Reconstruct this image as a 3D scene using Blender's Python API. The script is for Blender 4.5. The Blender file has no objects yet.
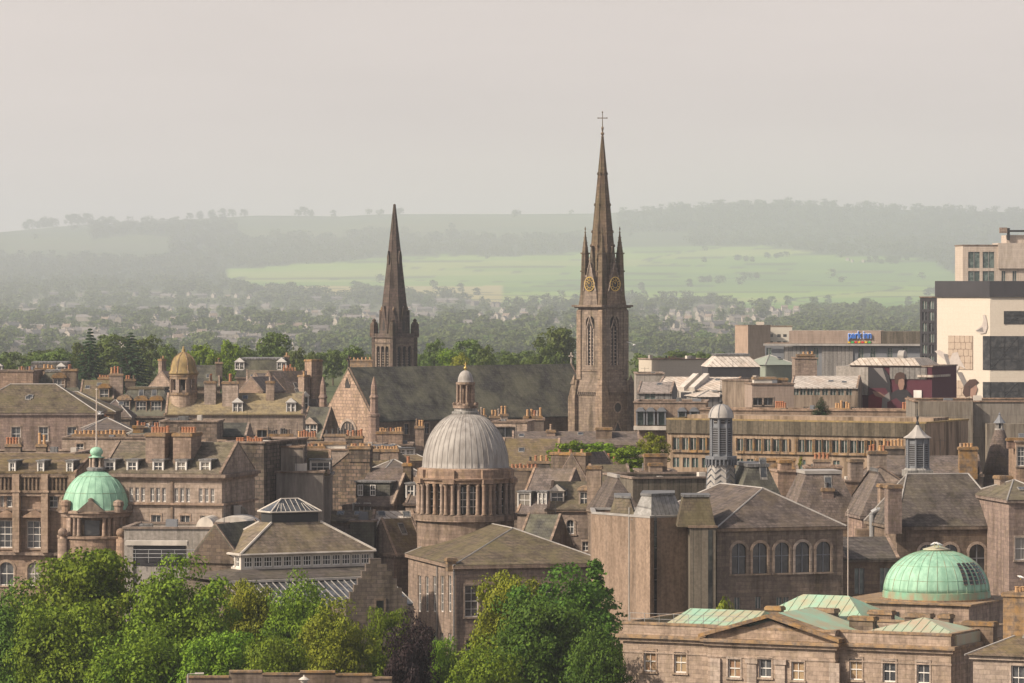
import bpy, math, random
import numpy as np
from mathutils import Vector, Matrix

R = math.radians
random.seed(7)
SC = bpy.context.scene
COL = SC.collection
F, HY, H = 4500.0, 280.0, 30.0          # focal length in pixels, horizon row, eye height

# ------------------------------------------------------------------ camera
cd = bpy.data.cameras.new('camera')
cam = bpy.data.objects.new('camera', cd)
COL.objects.link(cam)
cam.location = (0, 0, H)
cam.rotation_euler = (R(90), 0, 0)
cd.sensor_width = 36.0
cd.lens = 36.0 * F / 1024.0
cd.shift_y = -(341.5 - HY) / 1024.0
cd.clip_start = 1.0
cd.clip_end = 40000.0
SC.camera = cam

# ------------------------------------------------------------------ sky, sun, exposure
SUN_AZ, SUN_EL = 64.0, 36.0              # degrees to the left of the direction behind the camera
w = bpy.data.worlds.new('World')
SC.world = w
w.use_nodes = True
nt = w.node_tree
bg = nt.nodes['Background']
sky = nt.nodes.new('ShaderNodeTexSky')
sky.sky_type = 'NISHITA'
sky.sun_disc = False
sky.sun_elevation = R(SUN_EL)
sky.sun_rotation = R(180 + SUN_AZ)
sky.altitude = 50
sky.air_density = 1.0
sky.dust_density = 6.0
sky.ozone_density = 1.0
mixs = nt.nodes.new('ShaderNodeMixRGB')
mixs.inputs[2].default_value = (7.1, 6.2, 5.75, 1)   # thin milky veil, thickest towards the horizon
tcw = nt.nodes.new('ShaderNodeTexCoord')
sxw = nt.nodes.new('ShaderNodeSeparateXYZ')
mrw = nt.nodes.new('ShaderNodeMapRange')
mrw.inputs['From Min'].default_value = 0.08
mrw.inputs['From Max'].default_value = 0.55
mrw.inputs['To Min'].default_value = 0.85
mrw.inputs['To Max'].default_value = 0.12
nt.links.new(tcw.outputs['Generated'], sxw.inputs[0])
nt.links.new(sxw.outputs[2], mrw.inputs['Value'])
wn = nt.nodes.new('ShaderNodeTexNoise')          # faint streaks in the veil
wn.inputs['Scale'].default_value = 5.0
wn.inputs['Detail'].default_value = 5.0
wmp = nt.nodes.new('ShaderNodeMapping')
wmp.inputs['Scale'].default_value = (1, 1, 7)
nt.links.new(tcw.outputs['Generated'], wmp.inputs[0])
nt.links.new(wmp.outputs[0], wn.inputs['Vector'])
wr_ = nt.nodes.new('ShaderNodeMapRange')
wr_.inputs['From Min'].default_value = 0.35
wr_.inputs['From Max'].default_value = 0.65
wr_.inputs['To Min'].default_value = 0.93
wr_.inputs['To Max'].default_value = 1.05
nt.links.new(wn.outputs['Fac'], wr_.inputs['Value'])
wm_ = nt.nodes.new('ShaderNodeMath')
wm_.operation = 'MULTIPLY'
nt.links.new(mrw.outputs[0], wm_.inputs[0])
nt.links.new(wr_.outputs[0], wm_.inputs[1])
nt.links.new(wm_.outputs[0], mixs.inputs[0])
nt.links.new(sky.outputs[0], mixs.inputs[1])
nt.links.new(mixs.outputs[0], bg.inputs[0])
bg.inputs[1].default_value = 0.10
sd = bpy.data.lights.new('sun', 'SUN')
sd.energy = 5.0
sd.angle = R(0.9)
sd.color = (1.0, 0.87, 0.71)
sun = bpy.data.objects.new('sun', sd)
COL.objects.link(sun)
sv = Vector((-math.sin(R(SUN_AZ)) * math.cos(R(SUN_EL)), -math.cos(R(SUN_AZ)) * math.cos(R(SUN_EL)), math.sin(R(SUN_EL))))
sun.rotation_euler = sv.to_track_quat('Z', 'Y').to_euler()
sun.location = (-300, -100, 300)
vs = SC.view_settings
vs.view_transform = 'Standard'
vs.look = 'None'
vs.exposure = 0.24
vs.gamma = 1.0
SC.cycles.use_denoising = True
SC.cycles.max_bounces = 5
SC.cycles.volume_bounces = 1

# ------------------------------------------------------------------ materials
MAT = {}


def newmat(name):
    m = bpy.data.materials.new(name)
    m.use_nodes = True
    MAT[name] = m
    n = m.node_tree
    b = n.nodes['Principled BSDF']
    return m, n, b


def N(n, t, **kw):
    x = n.nodes.new(t)
    for k, v in kw.items():
        setattr(x, k, v)
    return x


def ramp(n, fac, p0, p1, lo=0.0, hi=1.0):
    r = N(n, 'ShaderNodeMapRange')
    r.inputs['From Min'].default_value = p0
    r.inputs['From Max'].default_value = p1
    r.inputs['To Min'].default_value = lo
    r.inputs['To Max'].default_value = hi
    n.links.new(fac, r.inputs['Value'])
    return r.outputs[0]


def mix(n, fac, a, b, mode='MIX'):
    x = N(n, 'ShaderNodeMixRGB', blend_type=mode)
    for i, v in ((0, fac), (1, a), (2, b)):
        if isinstance(v, (int, float)):
            x.inputs[i].default_value = v
        elif isinstance(v, tuple):
            x.inputs[i].default_value = (v[0], v[1], v[2], 1)
        else:
            n.links.new(v, x.inputs[i])
    return x.outputs[0]


def wallvec(n, zs=1.0):
    tc = N(n, 'ShaderNodeTexCoord')
    s = N(n, 'ShaderNodeSeparateXYZ')
    n.links.new(tc.outputs['Object'], s.inputs[0])
    a = N(n, 'ShaderNodeMath', operation='ADD')
    n.links.new(s.outputs[0], a.inputs[0])
    n.links.new(s.outputs[1], a.inputs[1])
    zz = N(n, 'ShaderNodeMath', operation='MULTIPLY')
    n.links.new(s.outputs[2], zz.inputs[0])
    zz.inputs[1].default_value = zs
    c = N(n, 'ShaderNodeCombineXYZ')
    n.links.new(a.outputs[0], c.inputs[0])
    n.links.new(zz.outputs[0], c.inputs[1])
    return tc.outputs['Object'], c.outputs[0]


def noise(n, vec, sc, det=4.0, st=None, rough=0.6):
    if st:
        mp = N(n, 'ShaderNodeMapping')
        mp.inputs['Scale'].default_value = st
        n.links.new(vec, mp.inputs[0])
        vec = mp.outputs[0]
    x = N(n, 'ShaderNodeTexNoise')
    x.inputs['Scale'].default_value = sc
    x.inputs['Detail'].default_value = det
    x.inputs['Roughness'].default_value = rough
    n.links.new(vec, x.inputs['Vector'])
    return x.outputs['Fac']


def masonry(name, c1, c2, mort, bw=0.95, bh=0.36, ms=0.02, stain=0.5, zs=1.0, lichen=None, la=0.0, rough=0.9, lsc=0.35, streak=0.5, bump=0.3):
    m, n, b = newmat(name)
    k = .80 if name.startswith('slate') and name != 'slate_dark' else .92 if name.startswith('granite') else .85 if name == 'concrete_fins' else 1.0
    c1, c2, mort = [tuple(v * k for v in c) for c in (c1, c2, mort)]
    if lichen: lichen = tuple(v * k for v in lichen)
    if bw < 2:
        c1, c2 = tuple(v * 1.06 for v in c1), tuple(v * 0.86 for v in c2)
    ob, wv = wallvec(n, zs)
    br = N(n, 'ShaderNodeTexBrick')
    br.inputs['Color1'].default_value = (*c1, 1)
    br.inputs['Color2'].default_value = (*c2, 1)
    br.inputs['Mortar'].default_value = (*mort, 1)
    br.inputs['Scale'].default_value = 1.0
    br.inputs['Mortar Size'].default_value = ms
    br.inputs['Mortar Smooth'].default_value = 0.3
    br.inputs['Bias'].default_value = 0.0
    br.inputs['Brick Width'].default_value = bw
    br.inputs['Row Height'].default_value = bh
    n.links.new(wv, br.inputs['Vector'])
    col = br.outputs['Color']
    g = noise(n, ob, 3.2, 6.0)
    gm = 0.60 if bw < 2 else 0.90
    col = mix(n, ramp(n, g, 0.3, 0.7), mix(n, 1.0, col, (gm, gm * .985, gm * .97), 'MULTIPLY'), col)
    st = noise(n, ob, 0.5, 5.0, (1.6, 1.6, 0.22))
    dk = tuple(0.62 + 0.0 * v for v in c1)
    col = mix(n, ramp(n, st, 0.48, 0.66, 0, min(1, stain * 1.35)), col, mix(n, 1.0, col, (0.36, 0.35, 0.32), 'MULTIPLY'))
    if lichen is None and name.startswith(('granite', 'rubble', 'tower', 'gable')):
        lichen, la, lsc = (0.27, 0.215, 0.10), 0.02, 1.1
    if lichen:
        lf = noise(n, ob, lsc, 7.0, (1, 1, 1), 0.7)
        col = mix(n, ramp(n, lf, 0.5 - la * 0.25, 0.68 - la * 0.2, 0, min(1, la + 0.2)), col, lichen)
    if streak > 0:
        sk = noise(n, ob, 2.4, 3.0, (1, 1, 0.12))
        col = mix(n, ramp(n, sk, 0.45, 0.65, 0, streak * 0.9), col, mix(n, 1.0, col, (0.6, 0.58, 0.55), 'MULTIPLY'))
    oi = N(n, 'ShaderNodeObjectInfo')
    hv = N(n, 'ShaderNodeHueSaturation')
    n.links.new(ramp(n, oi.outputs['Random'], 0, 1, 0.86, 1.16), hv.inputs['Value'])
    md = N(n, 'ShaderNodeMath', operation='FRACT')
    mm = N(n, 'ShaderNodeMath', operation='MULTIPLY')
    mm.inputs[1].default_value = 7.31
    n.links.new(oi.outputs['Random'], mm.inputs[0])
    n.links.new(mm.outputs[0], md.inputs[0])
    n.links.new(ramp(n, md.outputs[0], 0, 1, 0.80, 1.14), hv.inputs['Saturation'])
    n.links.new(col, hv.inputs['Color'])
    col = hv.outputs[0]
    n.links.new(col, b.inputs['Base Color'])
    b.inputs['Roughness'].default_value = rough
    b.inputs['Specular IOR Level'].default_value = 0.25
    if bump:
        bp = N(n, 'ShaderNodeBump')
        bp.inputs['Strength'].default_value = bump
        bp.inputs['Distance'].default_value = 0.05
        n.links.new(br.outputs['Fac'], bp.inputs['Height'])
        bp.invert = True
        n.links.new(bp.outputs[0], b.inputs['Normal'])
    return m


def plain(name, c, rough=0.7, metal=0.0, var=0.25, sc=0.8, c2=None, st=(1, 1, 0.4), emit=None):
    m, n, b = newmat(name)
    tc = N(n, 'ShaderNodeTexCoord')
    nz = noise(n, tc.outputs['Object'], sc, 6.0, st)
    if c2 is None:
        c2 = tuple(v * (1 - var) for v in c)
    col = mix(n, ramp(n, nz, 0.4, 0.62), c, c2)
    n.links.new(col, b.inputs['Base Color'])
    b.inputs['Roughness'].default_value = rough
    b.inputs['Metallic'].default_value = metal
    b.inputs['Specular IOR Level'].default_value = 0.3
    return m


# stone
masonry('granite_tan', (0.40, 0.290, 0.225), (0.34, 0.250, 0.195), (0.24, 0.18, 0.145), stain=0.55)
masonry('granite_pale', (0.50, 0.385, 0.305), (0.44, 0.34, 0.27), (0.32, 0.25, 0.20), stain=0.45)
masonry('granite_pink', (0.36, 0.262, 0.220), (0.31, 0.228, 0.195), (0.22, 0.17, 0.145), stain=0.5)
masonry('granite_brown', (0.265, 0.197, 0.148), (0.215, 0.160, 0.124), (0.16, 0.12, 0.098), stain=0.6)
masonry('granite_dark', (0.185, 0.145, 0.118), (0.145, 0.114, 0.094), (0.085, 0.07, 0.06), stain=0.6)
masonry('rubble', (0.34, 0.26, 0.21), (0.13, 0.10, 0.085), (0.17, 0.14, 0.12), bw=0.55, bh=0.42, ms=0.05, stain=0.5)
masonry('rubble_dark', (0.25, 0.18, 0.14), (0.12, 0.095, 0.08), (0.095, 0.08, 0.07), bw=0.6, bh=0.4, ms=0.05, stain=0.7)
masonry('gable_blocks', (0.45, 0.335, 0.265), (0.36, 0.27, 0.215), (0.21, 0.16, 0.135), bw=0.8, bh=0.55, ms=0.05, stain=0.3)
masonry('lichen_stone', (0.30, 0.225, 0.165), (0.24, 0.18, 0.14), (0.16, 0.13, 0.10), stain=0.5, lichen=(0.34, 0.19, 0.055), la=0.42, lsc=1.6)
masonry('render_grey', (0.27, 0.235, 0.205), (0.26, 0.225, 0.198), (0.24, 0.21, 0.185), bw=6, bh=3, ms=0.02, stain=0.5)
masonry('render_tan', (0.30, 0.215, 0.155), (0.285, 0.203, 0.148), (0.26, 0.19, 0.14), bw=1.3, bh=60, ms=0.05, stain=0.45)
masonry('concrete_tan', (0.30, 0.235, 0.18), (0.29, 0.225, 0.172), (0.25, 0.20, 0.15), bw=3.4, bh=40, ms=0.04, stain=0.7, streak=0.9)
masonry('concrete_grey', (0.20, 0.175, 0.145), (0.19, 0.167, 0.14), (0.14, 0.13, 0.115), bw=3.0, bh=3.0, ms=0.03, stain=0.6, streak=0.9)
masonry('concrete_fins', (0.20, 0.165, 0.12), (0.16, 0.135, 0.10), (0.09, 0.08, 0.06), bw=0.7, bh=50, ms=0.035, stain=0.5)
masonry('cream_panel', (0.50, 0.45, 0.385), (0.49, 0.44, 0.375), (0.44, 0.395, 0.335), bw=2.4, bh=1.2, ms=0.02, stain=0.0, streak=0.05, bump=0)
masonry('pale_panel', (0.38, 0.345, 0.31), (0.36, 0.325, 0.29), (0.36, 0.33, 0.30), bw=1.5, bh=30, ms=0.05, stain=0.3)
masonry('corrugated', (0.27, 0.255, 0.245), (0.24, 0.23, 0.22), (0.15, 0.145, 0.14), bw=0.9, bh=40, ms=0.12, stain=0.2)
masonry('pink_brick', (0.36, 0.265, 0.205), (0.33, 0.245, 0.19), (0.30, 0.2, 0.16), bw=4, bh=0.5, ms=0.02, stain=0.2)
masonry('tower_stone', (0.315, 0.238, 0.182), (0.255, 0.193, 0.150), (0.18, 0.138, 0.11), bw=1.0, bh=0.45, ms=0.03, stain=0.6)
masonry('spire_stone', (0.215, 0.158, 0.115), (0.160, 0.119, 0.090), (0.10, 0.075, 0.06), bw=1.2, bh=0.5, ms=0.03, stain=0.75, lichen=(0.10, 0.09, 0.05), la=0.3)
masonry('dark_spire_stone', (0.145, 0.100, 0.082), (0.105, 0.075, 0.063), (0.06, 0.045, 0.04), bw=1.2, bh=0.6, ms=0.04, stain=0.8, lichen=(0.075, 0.065, 0.04), la=0.3)
# roofs
masonry('slate_brown', (0.27, 0.205, 0.150), (0.21, 0.162, 0.122), (0.13, 0.105, 0.08), bw=0.5, bh=0.34, ms=0.03, zs=1.3, stain=0.5, lichen=(0.25, 0.195, 0.085), la=0.35, lsc=0.5)
masonry('slate_mossy', (0.22, 0.17, 0.125), (0.17, 0.135, 0.10), (0.11, 0.09, 0.07), bw=0.5, bh=0.34, ms=0.03, zs=1.3, stain=0.5, lichen=(0.185, 0.160, 0.075), la=0.35, lsc=0.4)
masonry('slate_ochre', (0.30, 0.235, 0.145), (0.24, 0.19, 0.12), (0.16, 0.125, 0.08), bw=0.5, bh=0.34, ms=0.03, zs=1.3, stain=0.4, lichen=(0.36, 0.265, 0.095), la=0.45, lsc=0.5)
masonry('slate_grey', (0.165, 0.140, 0.128), (0.130, 0.113, 0.105), (0.075, 0.066, 0.062), bw=0.5, bh=0.34, ms=0.03, zs=1.3, stain=0.5, lichen=(0.17, 0.15, 0.10), la=0.2)
masonry('slate_dark', (0.085, 0.083, 0.078), (0.064, 0.063, 0.060), (0.03, 0.028, 0.028), bw=0.5, bh=0.36, ms=0.03, zs=1.2, stain=0.5, lichen=(0.185, 0.180, 0.125), la=0.35, lsc=0.18)
masonry('slate_purple', (0.225, 0.178, 0.160), (0.18, 0.145, 0.132), (0.12, 0.10, 0.092), bw=0.5, bh=0.34, ms=0.03, zs=1.3, stain=0.5, lichen=(0.24, 0.18, 0.11), la=0.2)
masonry('lead', (0.36, 0.345, 0.325), (0.32, 0.31, 0.295), (0.20, 0.19, 0.18), bw=0.7, bh=30, ms=0.05, stain=0.4, rough=0.55)
masonry('lead_dark', (0.24, 0.235, 0.235), (0.20, 0.20, 0.20), (0.11, 0.11, 0.11), bw=0.6, bh=1.4, ms=0.05, stain=0.4, rough=0.5)
masonry('white_roofing', (0.60, 0.54, 0.48), (0.54, 0.48, 0.42), (0.32, 0.27, 0.23), bw=0.9, bh=30, ms=0.10, stain=0.3, streak=0.4, lichen=(0.42, 0.30, 0.22), la=0.15)
masonry('brown_roofing', (0.28, 0.235, 0.21), (0.26, 0.22, 0.20), (0.17, 0.14, 0.13), bw=1.5, bh=30, ms=0.06, stain=0.3)
plain('copper', (0.28, 0.475, 0.35), 0.65, 0, c2=(0.19, 0.345, 0.25), sc=1.8, st=(1, 1, 0.22))
plain('copper_pale', (0.27, 0.44, 0.325), 0.7, 0, c2=(0.36, 0.335, 0.225), sc=0.45, st=(1, 1, 1))
plain('copper_brown', (0.38, 0.315, 0.225), 0.6, 0, c2=(0.32, 0.40, 0.29), sc=0.5)
plain('copper_seam', (0.17, 0.34, 0.23), 0.6, 0, c2=(0.26, 0.22, 0.14), sc=1.2)
plain('dome_lead', (0.33, 0.308, 0.285), 0.6, 0.0, c2=(0.22, 0.20, 0.183), sc=1.0, st=(2, 2, 0.3))
plain('gold_lichen', (0.28, 0.20, 0.085), 0.8, 0, c2=(0.17, 0.125, 0.065), sc=1.6)
plain('terracotta', (0.34, 0.135, 0.070), 0.8, 0, c2=(0.26, 0.14, 0.08), sc=2.0)
plain('ochre_pot', (0.44, 0.26, 0.125), 0.8, 0, c2=(0.34, 0.21, 0.11), sc=2.0)
plain('dark_pot', (0.06, 0.055, 0.055), 0.7)
plain('white_paint', (0.66, 0.63, 0.59), 0.6, var=0.15)
plain('white_flat', (0.56, 0.51, 0.45), 0.7, var=0.3)
plain('grey_trim', (0.33, 0.31, 0.29), 0.6)
masonry('tower_brick', (0.50, 0.43, 0.37), (0.47, 0.40, 0.345), (0.40, 0.34, 0.29), bw=4, bh=0.5, ms=0.02, stain=0.2)
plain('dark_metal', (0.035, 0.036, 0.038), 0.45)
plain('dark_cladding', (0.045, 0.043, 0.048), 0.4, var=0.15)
plain('green_cladding', (0.24, 0.27, 0.225), 0.6, var=0.15)
plain('steel', (0.34, 0.34, 0.34), 0.4, 0.3)
plain('pole_paint', (0.50, 0.42, 0.36), 0.6)
plain('vent_grey', (0.17, 0.178, 0.195), 0.6, var=0.2)
plain('vent_pale', (0.36, 0.335, 0.31), 0.55, var=0.25)
plain('gilt', (0.62, 0.42, 0.12), 0.35, 0.6)
plain('gold_finial', (0.50, 0.36, 0.12), 0.4, 0.5)
plain('bark', (0.09, 0.065, 0.045), 0.95)
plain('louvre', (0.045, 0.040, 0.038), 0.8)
plain('louvre_pale', (0.30, 0.255, 0.22), 0.8)
plain('bird_white', (0.75, 0.74, 0.72), 0.8, var=0.05)
plain('bird_grey', (0.32, 0.33, 0.35), 0.8, var=0.05)
plain('beak', (0.6, 0.35, 0.05), 0.6)
plain('sign_blue', (0.04, 0.18, 0.65), 0.4, var=0.05)
plain('sign_white', (0.8, 0.8, 0.8), 0.5, var=0.05)
for nm, c in (('mural_black', (0.022, 0.020, 0.024)), ('mural_red', (0.17, 0.018, 0.028)), ('mural_maroon', (0.075, 0.016, 0.028)), ('mural_skin', (0.24, 0.145, 0.11)), ('mural_hair', (0.055, 0.028, 0.022)),
              ('mural_grey', (0.17, 0.155, 0.15)), ('mural_pale', (0.42, 0.37, 0.34)), ('mural_sleeve', (0.19, 0.12, 0.08)), ('mural_stone', (0.40, 0.315, 0.245)), ('mural_joint', (0.24, 0.18, 0.14)),
              ('strip_red', (0.6, 0.05, 0.03)), ('strip_yellow', (0.7, 0.45, 0.03)), ('strip_green', (0.05, 0.4, 0.1))):
    plain(nm, c, 0.75, var=0.12, sc=2.0, st=(1, 1, 1))


def glassmat(name, c, c2, rough=0.12):
    m, n, b = newmat(name)
    tc = N(n, 'ShaderNodeTexCoord')
    oi = N(n, 'ShaderNodeObjectInfo')
    ad = N(n, 'ShaderNodeVectorMath', operation='ADD')
    cb = N(n, 'ShaderNodeCombineXYZ')
    ml = N(n, 'ShaderNodeMath', operation='MULTIPLY')
    ml.inputs[1].default_value = 50
    n.links.new(oi.outputs['Random'], ml.inputs[0])
    n.links.new(ml.outputs[0], cb.inputs[0])
    n.links.new(tc.outputs['Object'], ad.inputs[0])
    n.links.new(cb.outputs[0], ad.inputs[1])
    nz = noise(n, ad.outputs[0], 0.9, 2.0)
    gc = mix(n, ramp(n, nz, 0.45, 0.6), c, c2)
    if name in ('glass_curtain', 'glass_blind'):
        gc = mix(n, ramp(n, oi.outputs['Random'], 0.80, 0.86, 0, .8), gc, (0.26, 0.235, 0.20))
    n.links.new(gc, b.inputs['Base Color'])
    b.inputs['Roughness'].default_value = rough
    b.inputs['Specular IOR Level'].default_value = 0.6
    return m


glassmat('glass', (0.018, 0.020, 0.022), (0.05, 0.05, 0.05))
glassmat('glass_pale', (0.12, 0.115, 0.105), (0.30, 0.28, 0.25), 0.3)
glassmat('glass_blind', (0.30, 0.215, 0.125), (0.22, 0.125, 0.07), 0.4)
glassmat('glass_green', (0.05, 0.075, 0.068), (0.12, 0.16, 0.145), 0.15)
glassmat('glass_curtain', (0.035, 0.038, 0.042), (0.085, 0.088, 0.092), 0.12)


def leafmat(name, lo, hi, tr=0.25):
    m, n, b = newmat(name)
    g = N(n, 'ShaderNodeNewGeometry')
    oi = N(n, 'ShaderNodeObjectInfo')
    tc = N(n, 'ShaderNodeTexCoord')
    nz = noise(n, tc.outputs['Object'], 0.35, 3.0)
    c = mix(n, g.outputs['Random Per Island'], lo, hi)
    c = mix(n, ramp(n, nz, 0.35, 0.65, 0, 0.5), c, tuple(0.5 * (a + b_) * f for a, b_, f in zip(lo, hi, (1.35, 1.1, 0.9))))
    hv = N(n, 'ShaderNodeHueSaturation')
    n.links.new(ramp(n, oi.outputs['Random'], 0, 1, 0.492, 0.522), hv.inputs['Hue'])
    n.links.new(ramp(n, oi.outputs['Random'], 0, 1, 0.8, 1.15), hv.inputs['Value'])
    n.links.new(c, hv.inputs['Color'])
    n.links.new(hv.outputs[0], b.inputs['Base Color'])
    b.inputs['Roughness'].default_value = 0.65
    b.inputs['Specular IOR Level'].default_value = 0.15
    t = N(n, 'ShaderNodeBsdfTranslucent')
    n.links.new(hv.outputs[0], t.inputs['Color'])
    ms = N(n, 'ShaderNodeMixShader')
    ms.inputs[0].default_value = tr
    n.links.new(b.outputs[0], ms.inputs[1])
    n.links.new(t.outputs[0], ms.inputs[2])
    n.links.new(ms.outputs[0], n.nodes['Material Output'].inputs['Surface'])
    return m


leafmat('leaf_green', (0.050, 0.105, 0.010), (0.21, 0.30, 0.020), .22)
leafmat('leaf_yellow', (0.09, 0.125, 0.012), (0.26, 0.285, 0.022), .22)
leafmat('leaf_dark', (0.030, 0.070, 0.010), (0.105, 0.170, 0.018), .2)
leafmat('leaf_purple', (0.016, 0.011, 0.013), (0.034, 0.022, 0.026), 0.1)
leafmat('leaf_far', (0.055, 0.090, 0.020), (0.12, 0.165, 0.038), 0.15)
leafmat('needle', (0.028, 0.055, 0.022), (0.05, 0.085, 0.035), 0.1)
plain('far_wall', (0.36, 0.315, 0.27), 0.8, var=0.2, sc=0.2)
plain('far_wall_dim', (0.20, 0.175, 0.15), 0.8, var=0.2, sc=0.2)
plain('far_roof', (0.16, 0.145, 0.14), 0.8, var=0.25, sc=0.2)
plain('far_roof_brown', (0.22, 0.165, 0.13), 0.8, var=0.25, sc=0.2)


# ------------------------------------------------------------------ mesh helpers
class MB:
    def __init__(s, *mats):
        s.v, s.f, s.mi, s.mats, s.m, s.M = [], [], [], list(mats), 0, None

    def mat(s, name):
        if name not in s.mats:
            s.mats.append(name)
        s.m = s.mats.index(name)
        return s

    def add(s, vs, fs):
        k = len(s.v)
        if s.M is not None:
            vs = [tuple(s.M @ Vector(p)) for p in vs]
        s.v += [tuple(p) for p in vs]
        s.f += [tuple(i + k for i in f) for f in fs]
        s.mi += [s.m] * len(fs)
        return s

    def box(s, x0, x1, y0, y1, z0, z1):
        if x1 < x0: x0, x1 = x1, x0
        if y1 < y0: y0, y1 = y1, y0
        return s.frus([(x0, y0), (x1, y0), (x1, y1), (x0, y1)], z0, [(x0, y0), (x1, y0), (x1, y1), (x0, y1)], z1)

    def frus(s, a, z0, b, z1):
        n = len(a)
        vs = [(p[0], p[1], z0) for p in a] + [(p[0], p[1], z1) for p in b]
        fs = [(i, (i + 1) % n, n + (i + 1) % n, n + i) for i in range(n)] + [tuple(range(n - 1, -1, -1)), tuple(range(n, 2 * n))]
        return s.add(vs, fs)

    def cone(s, a, z0, p, z1):
        n = len(a)
        vs = [(q[0], q[1], z0) for q in a] + [(p[0], p[1], z1)]
        fs = [(i, (i + 1) % n, n) for i in range(n)] + [tuple(range(n - 1, -1, -1))]
        return s.add(vs, fs)

    def lathe(s, prof, n=24, cx=0, cy=0, a0=0.0, ring=False):
        vs, fs = [], []
        for r, z in prof:
            for i in range(n):
                t = a0 + 2 * math.pi * i / n
                vs.append((cx + r * math.cos(t), cy + r * math.sin(t), z))
        for j in range(len(prof) - 1):
            for i in range(n):
                k = (i + 1) % n
                fs.append((j * n + i, j * n + k, (j + 1) * n + k, (j + 1) * n + i))
        if ring:
            q = (len(prof) - 1) * n
            fs += [(q + i, q + (i + 1) % n, (i + 1) % n, i) for i in range(n)]
        else:
            fs.append(tuple(range(n - 1, -1, -1)))
            fs.append(tuple((len(prof) - 1) * n + i for i in range(n)))
        return s.add(vs, fs)

    def bar(s, a, b, r, n=6):
        a, b = Vector(a), Vector(b)
        d = (b - a).normalized()
        u = d.orthogonal().normalized()
        v = d.cross(u)
        r0, r1 = (r, r) if not isinstance(r, tuple) else r
        vs = []
        for p, q in ((a, r0), (b, r1)):
            for i in range(n):
                t = 2 * math.pi * i / n
                vs.append(tuple(p + (u * math.cos(t) + v * math.sin(t)) * q))
        fs = [(i, (i + 1) % n, n + (i + 1) % n, n + i) for i in range(n)] + [tuple(range(n - 1, -1, -1)), tuple(range(n, 2 * n))]
        return s.add(vs, fs)

    def ext(s, poly, y0, y1):
        """outline in x,z extruded along y"""
        n = len(poly)
        vs = [(p[0], y0, p[1]) for p in poly] + [(p[0], y1, p[1]) for p in poly]
        fs = [(i, (i + 1) % n, n + (i + 1) % n, n + i) for i in range(n)] + [tuple(range(n - 1, -1, -1)), tuple(range(n, 2 * n))]
        return s.add(vs, fs)

    def slab(s, pts, t):
        """planar polygon given thickness t downwards"""
        n = len(pts)
        vs = list(pts) + [(p[0], p[1], p[2] - t) for p in pts]
        fs = [tuple(range(n)), tuple(range(2 * n - 1, n - 1, -1))] + [((i + 1) % n, i, n + i, n + (i + 1) % n) for i in range(n)]
        return s.add(vs, fs)

    def mesh(s, name, smooth=False):
        me = bpy.data.meshes.new(name)
        me.from_pydata(s.v, [], s.f)
        for m in s.mats:
            me.materials.append(MAT[m])
        me.polygons.foreach_set('material_index', s.mi)
        if smooth:
            me.polygons.foreach_set('use_smooth', [True] * len(s.f))
        import bmesh
        bm = bmesh.new()
        bm.from_mesh(me)
        bmesh.ops.recalc_face_normals(bm, faces=bm.faces)
        bm.to_mesh(me)
        bm.free()
        me.update()
        return me

    def build(s, name, parent=None, smooth=False, label=None):
        return link(name, s.mesh(name, smooth), parent, label)


def link(name, me, parent=None, label=None):
    o = bpy.data.objects.new(name, me)
    COL.objects.link(o)
    if parent is not None:
        o.parent = parent
    if label:
        o['label'] = label
    return o


def tag(o, label=None, cat=None, group=None, kind=None):
    if label: o['label'] = label
    if cat: o['category'] = cat
    if group: o['group'] = group
    if kind: o['kind'] = kind
    return o


def ngon(r, n, a0=0.0, cx=0, cy=0):
    return [(cx + r * math.cos(a0 + 2 * math.pi * i / n), cy + r * math.sin(a0 + 2 * math.pi * i / n)) for i in range(n)]


# ------------------------------------------------------------------ terrain
RIDGE = [(-500, 236), (0, 231), (60, 225), (120, 222), (180, 219), (256, 216), (340, 218), (380, 216), (512, 215), (600, 214), (640, 212), (700, 208), (768, 204), (820, 205), (900, 208), (1024, 210), (1524, 212)]
KD = [0, 300, 400, 500, 650, 800, 1000, 1500, 2400, 3500, 4800, 6000, 8000, 10000, 12000, 13500, 16000, 18000]
KZ = [-16, -14, -13, -12, -6, 0, 3, 3, -12, -30, -37, -34, -27, -14, 6, 30, 130, 206]


def GZ(x, y):
    px = x / max(y, 50) * F + 512
    px = min(1524, max(-500, px))
    if y <= 18000:
        z = float(np.interp(y, KD, KZ))
    else:
        zr = H - (float(np.interp(px, [a for a, b in RIDGE], [b for a, b in RIDGE])) - HY) * 20500 / F
        z = float(np.interp(y, [18000, 20500, 25000], [206, zr, zr - 160]))
    if y > 1000:
        z += 3.0 * math.sin(x / 300.0 + y / 700.0) * min(1, (y - 1000) / 5000) + 7.0 * math.sin(x / 800.0 - y / 1200.0) * min(1, (y - 1000) / 8000)
    return z


def X(px, d): return (px - 512) * d / F


def Zp(py, d): return H - (py - HY) * d / F


FT = [(200, 272), (240, 268), (330, 262), (430, 255), (512, 256), (640, 248), (760, 245), (850, 258), (925, 258), (960, 276), (1024, 286), (1600, 290)]
FB = [(200, 276), (240, 285), (330, 293), (430, 297), (512, 303), (640, 302), (700, 300), (760, 306), (800, 310), (850, 313), (900, 315), (960, 300), (1024, 290), (1600, 292)]


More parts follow.
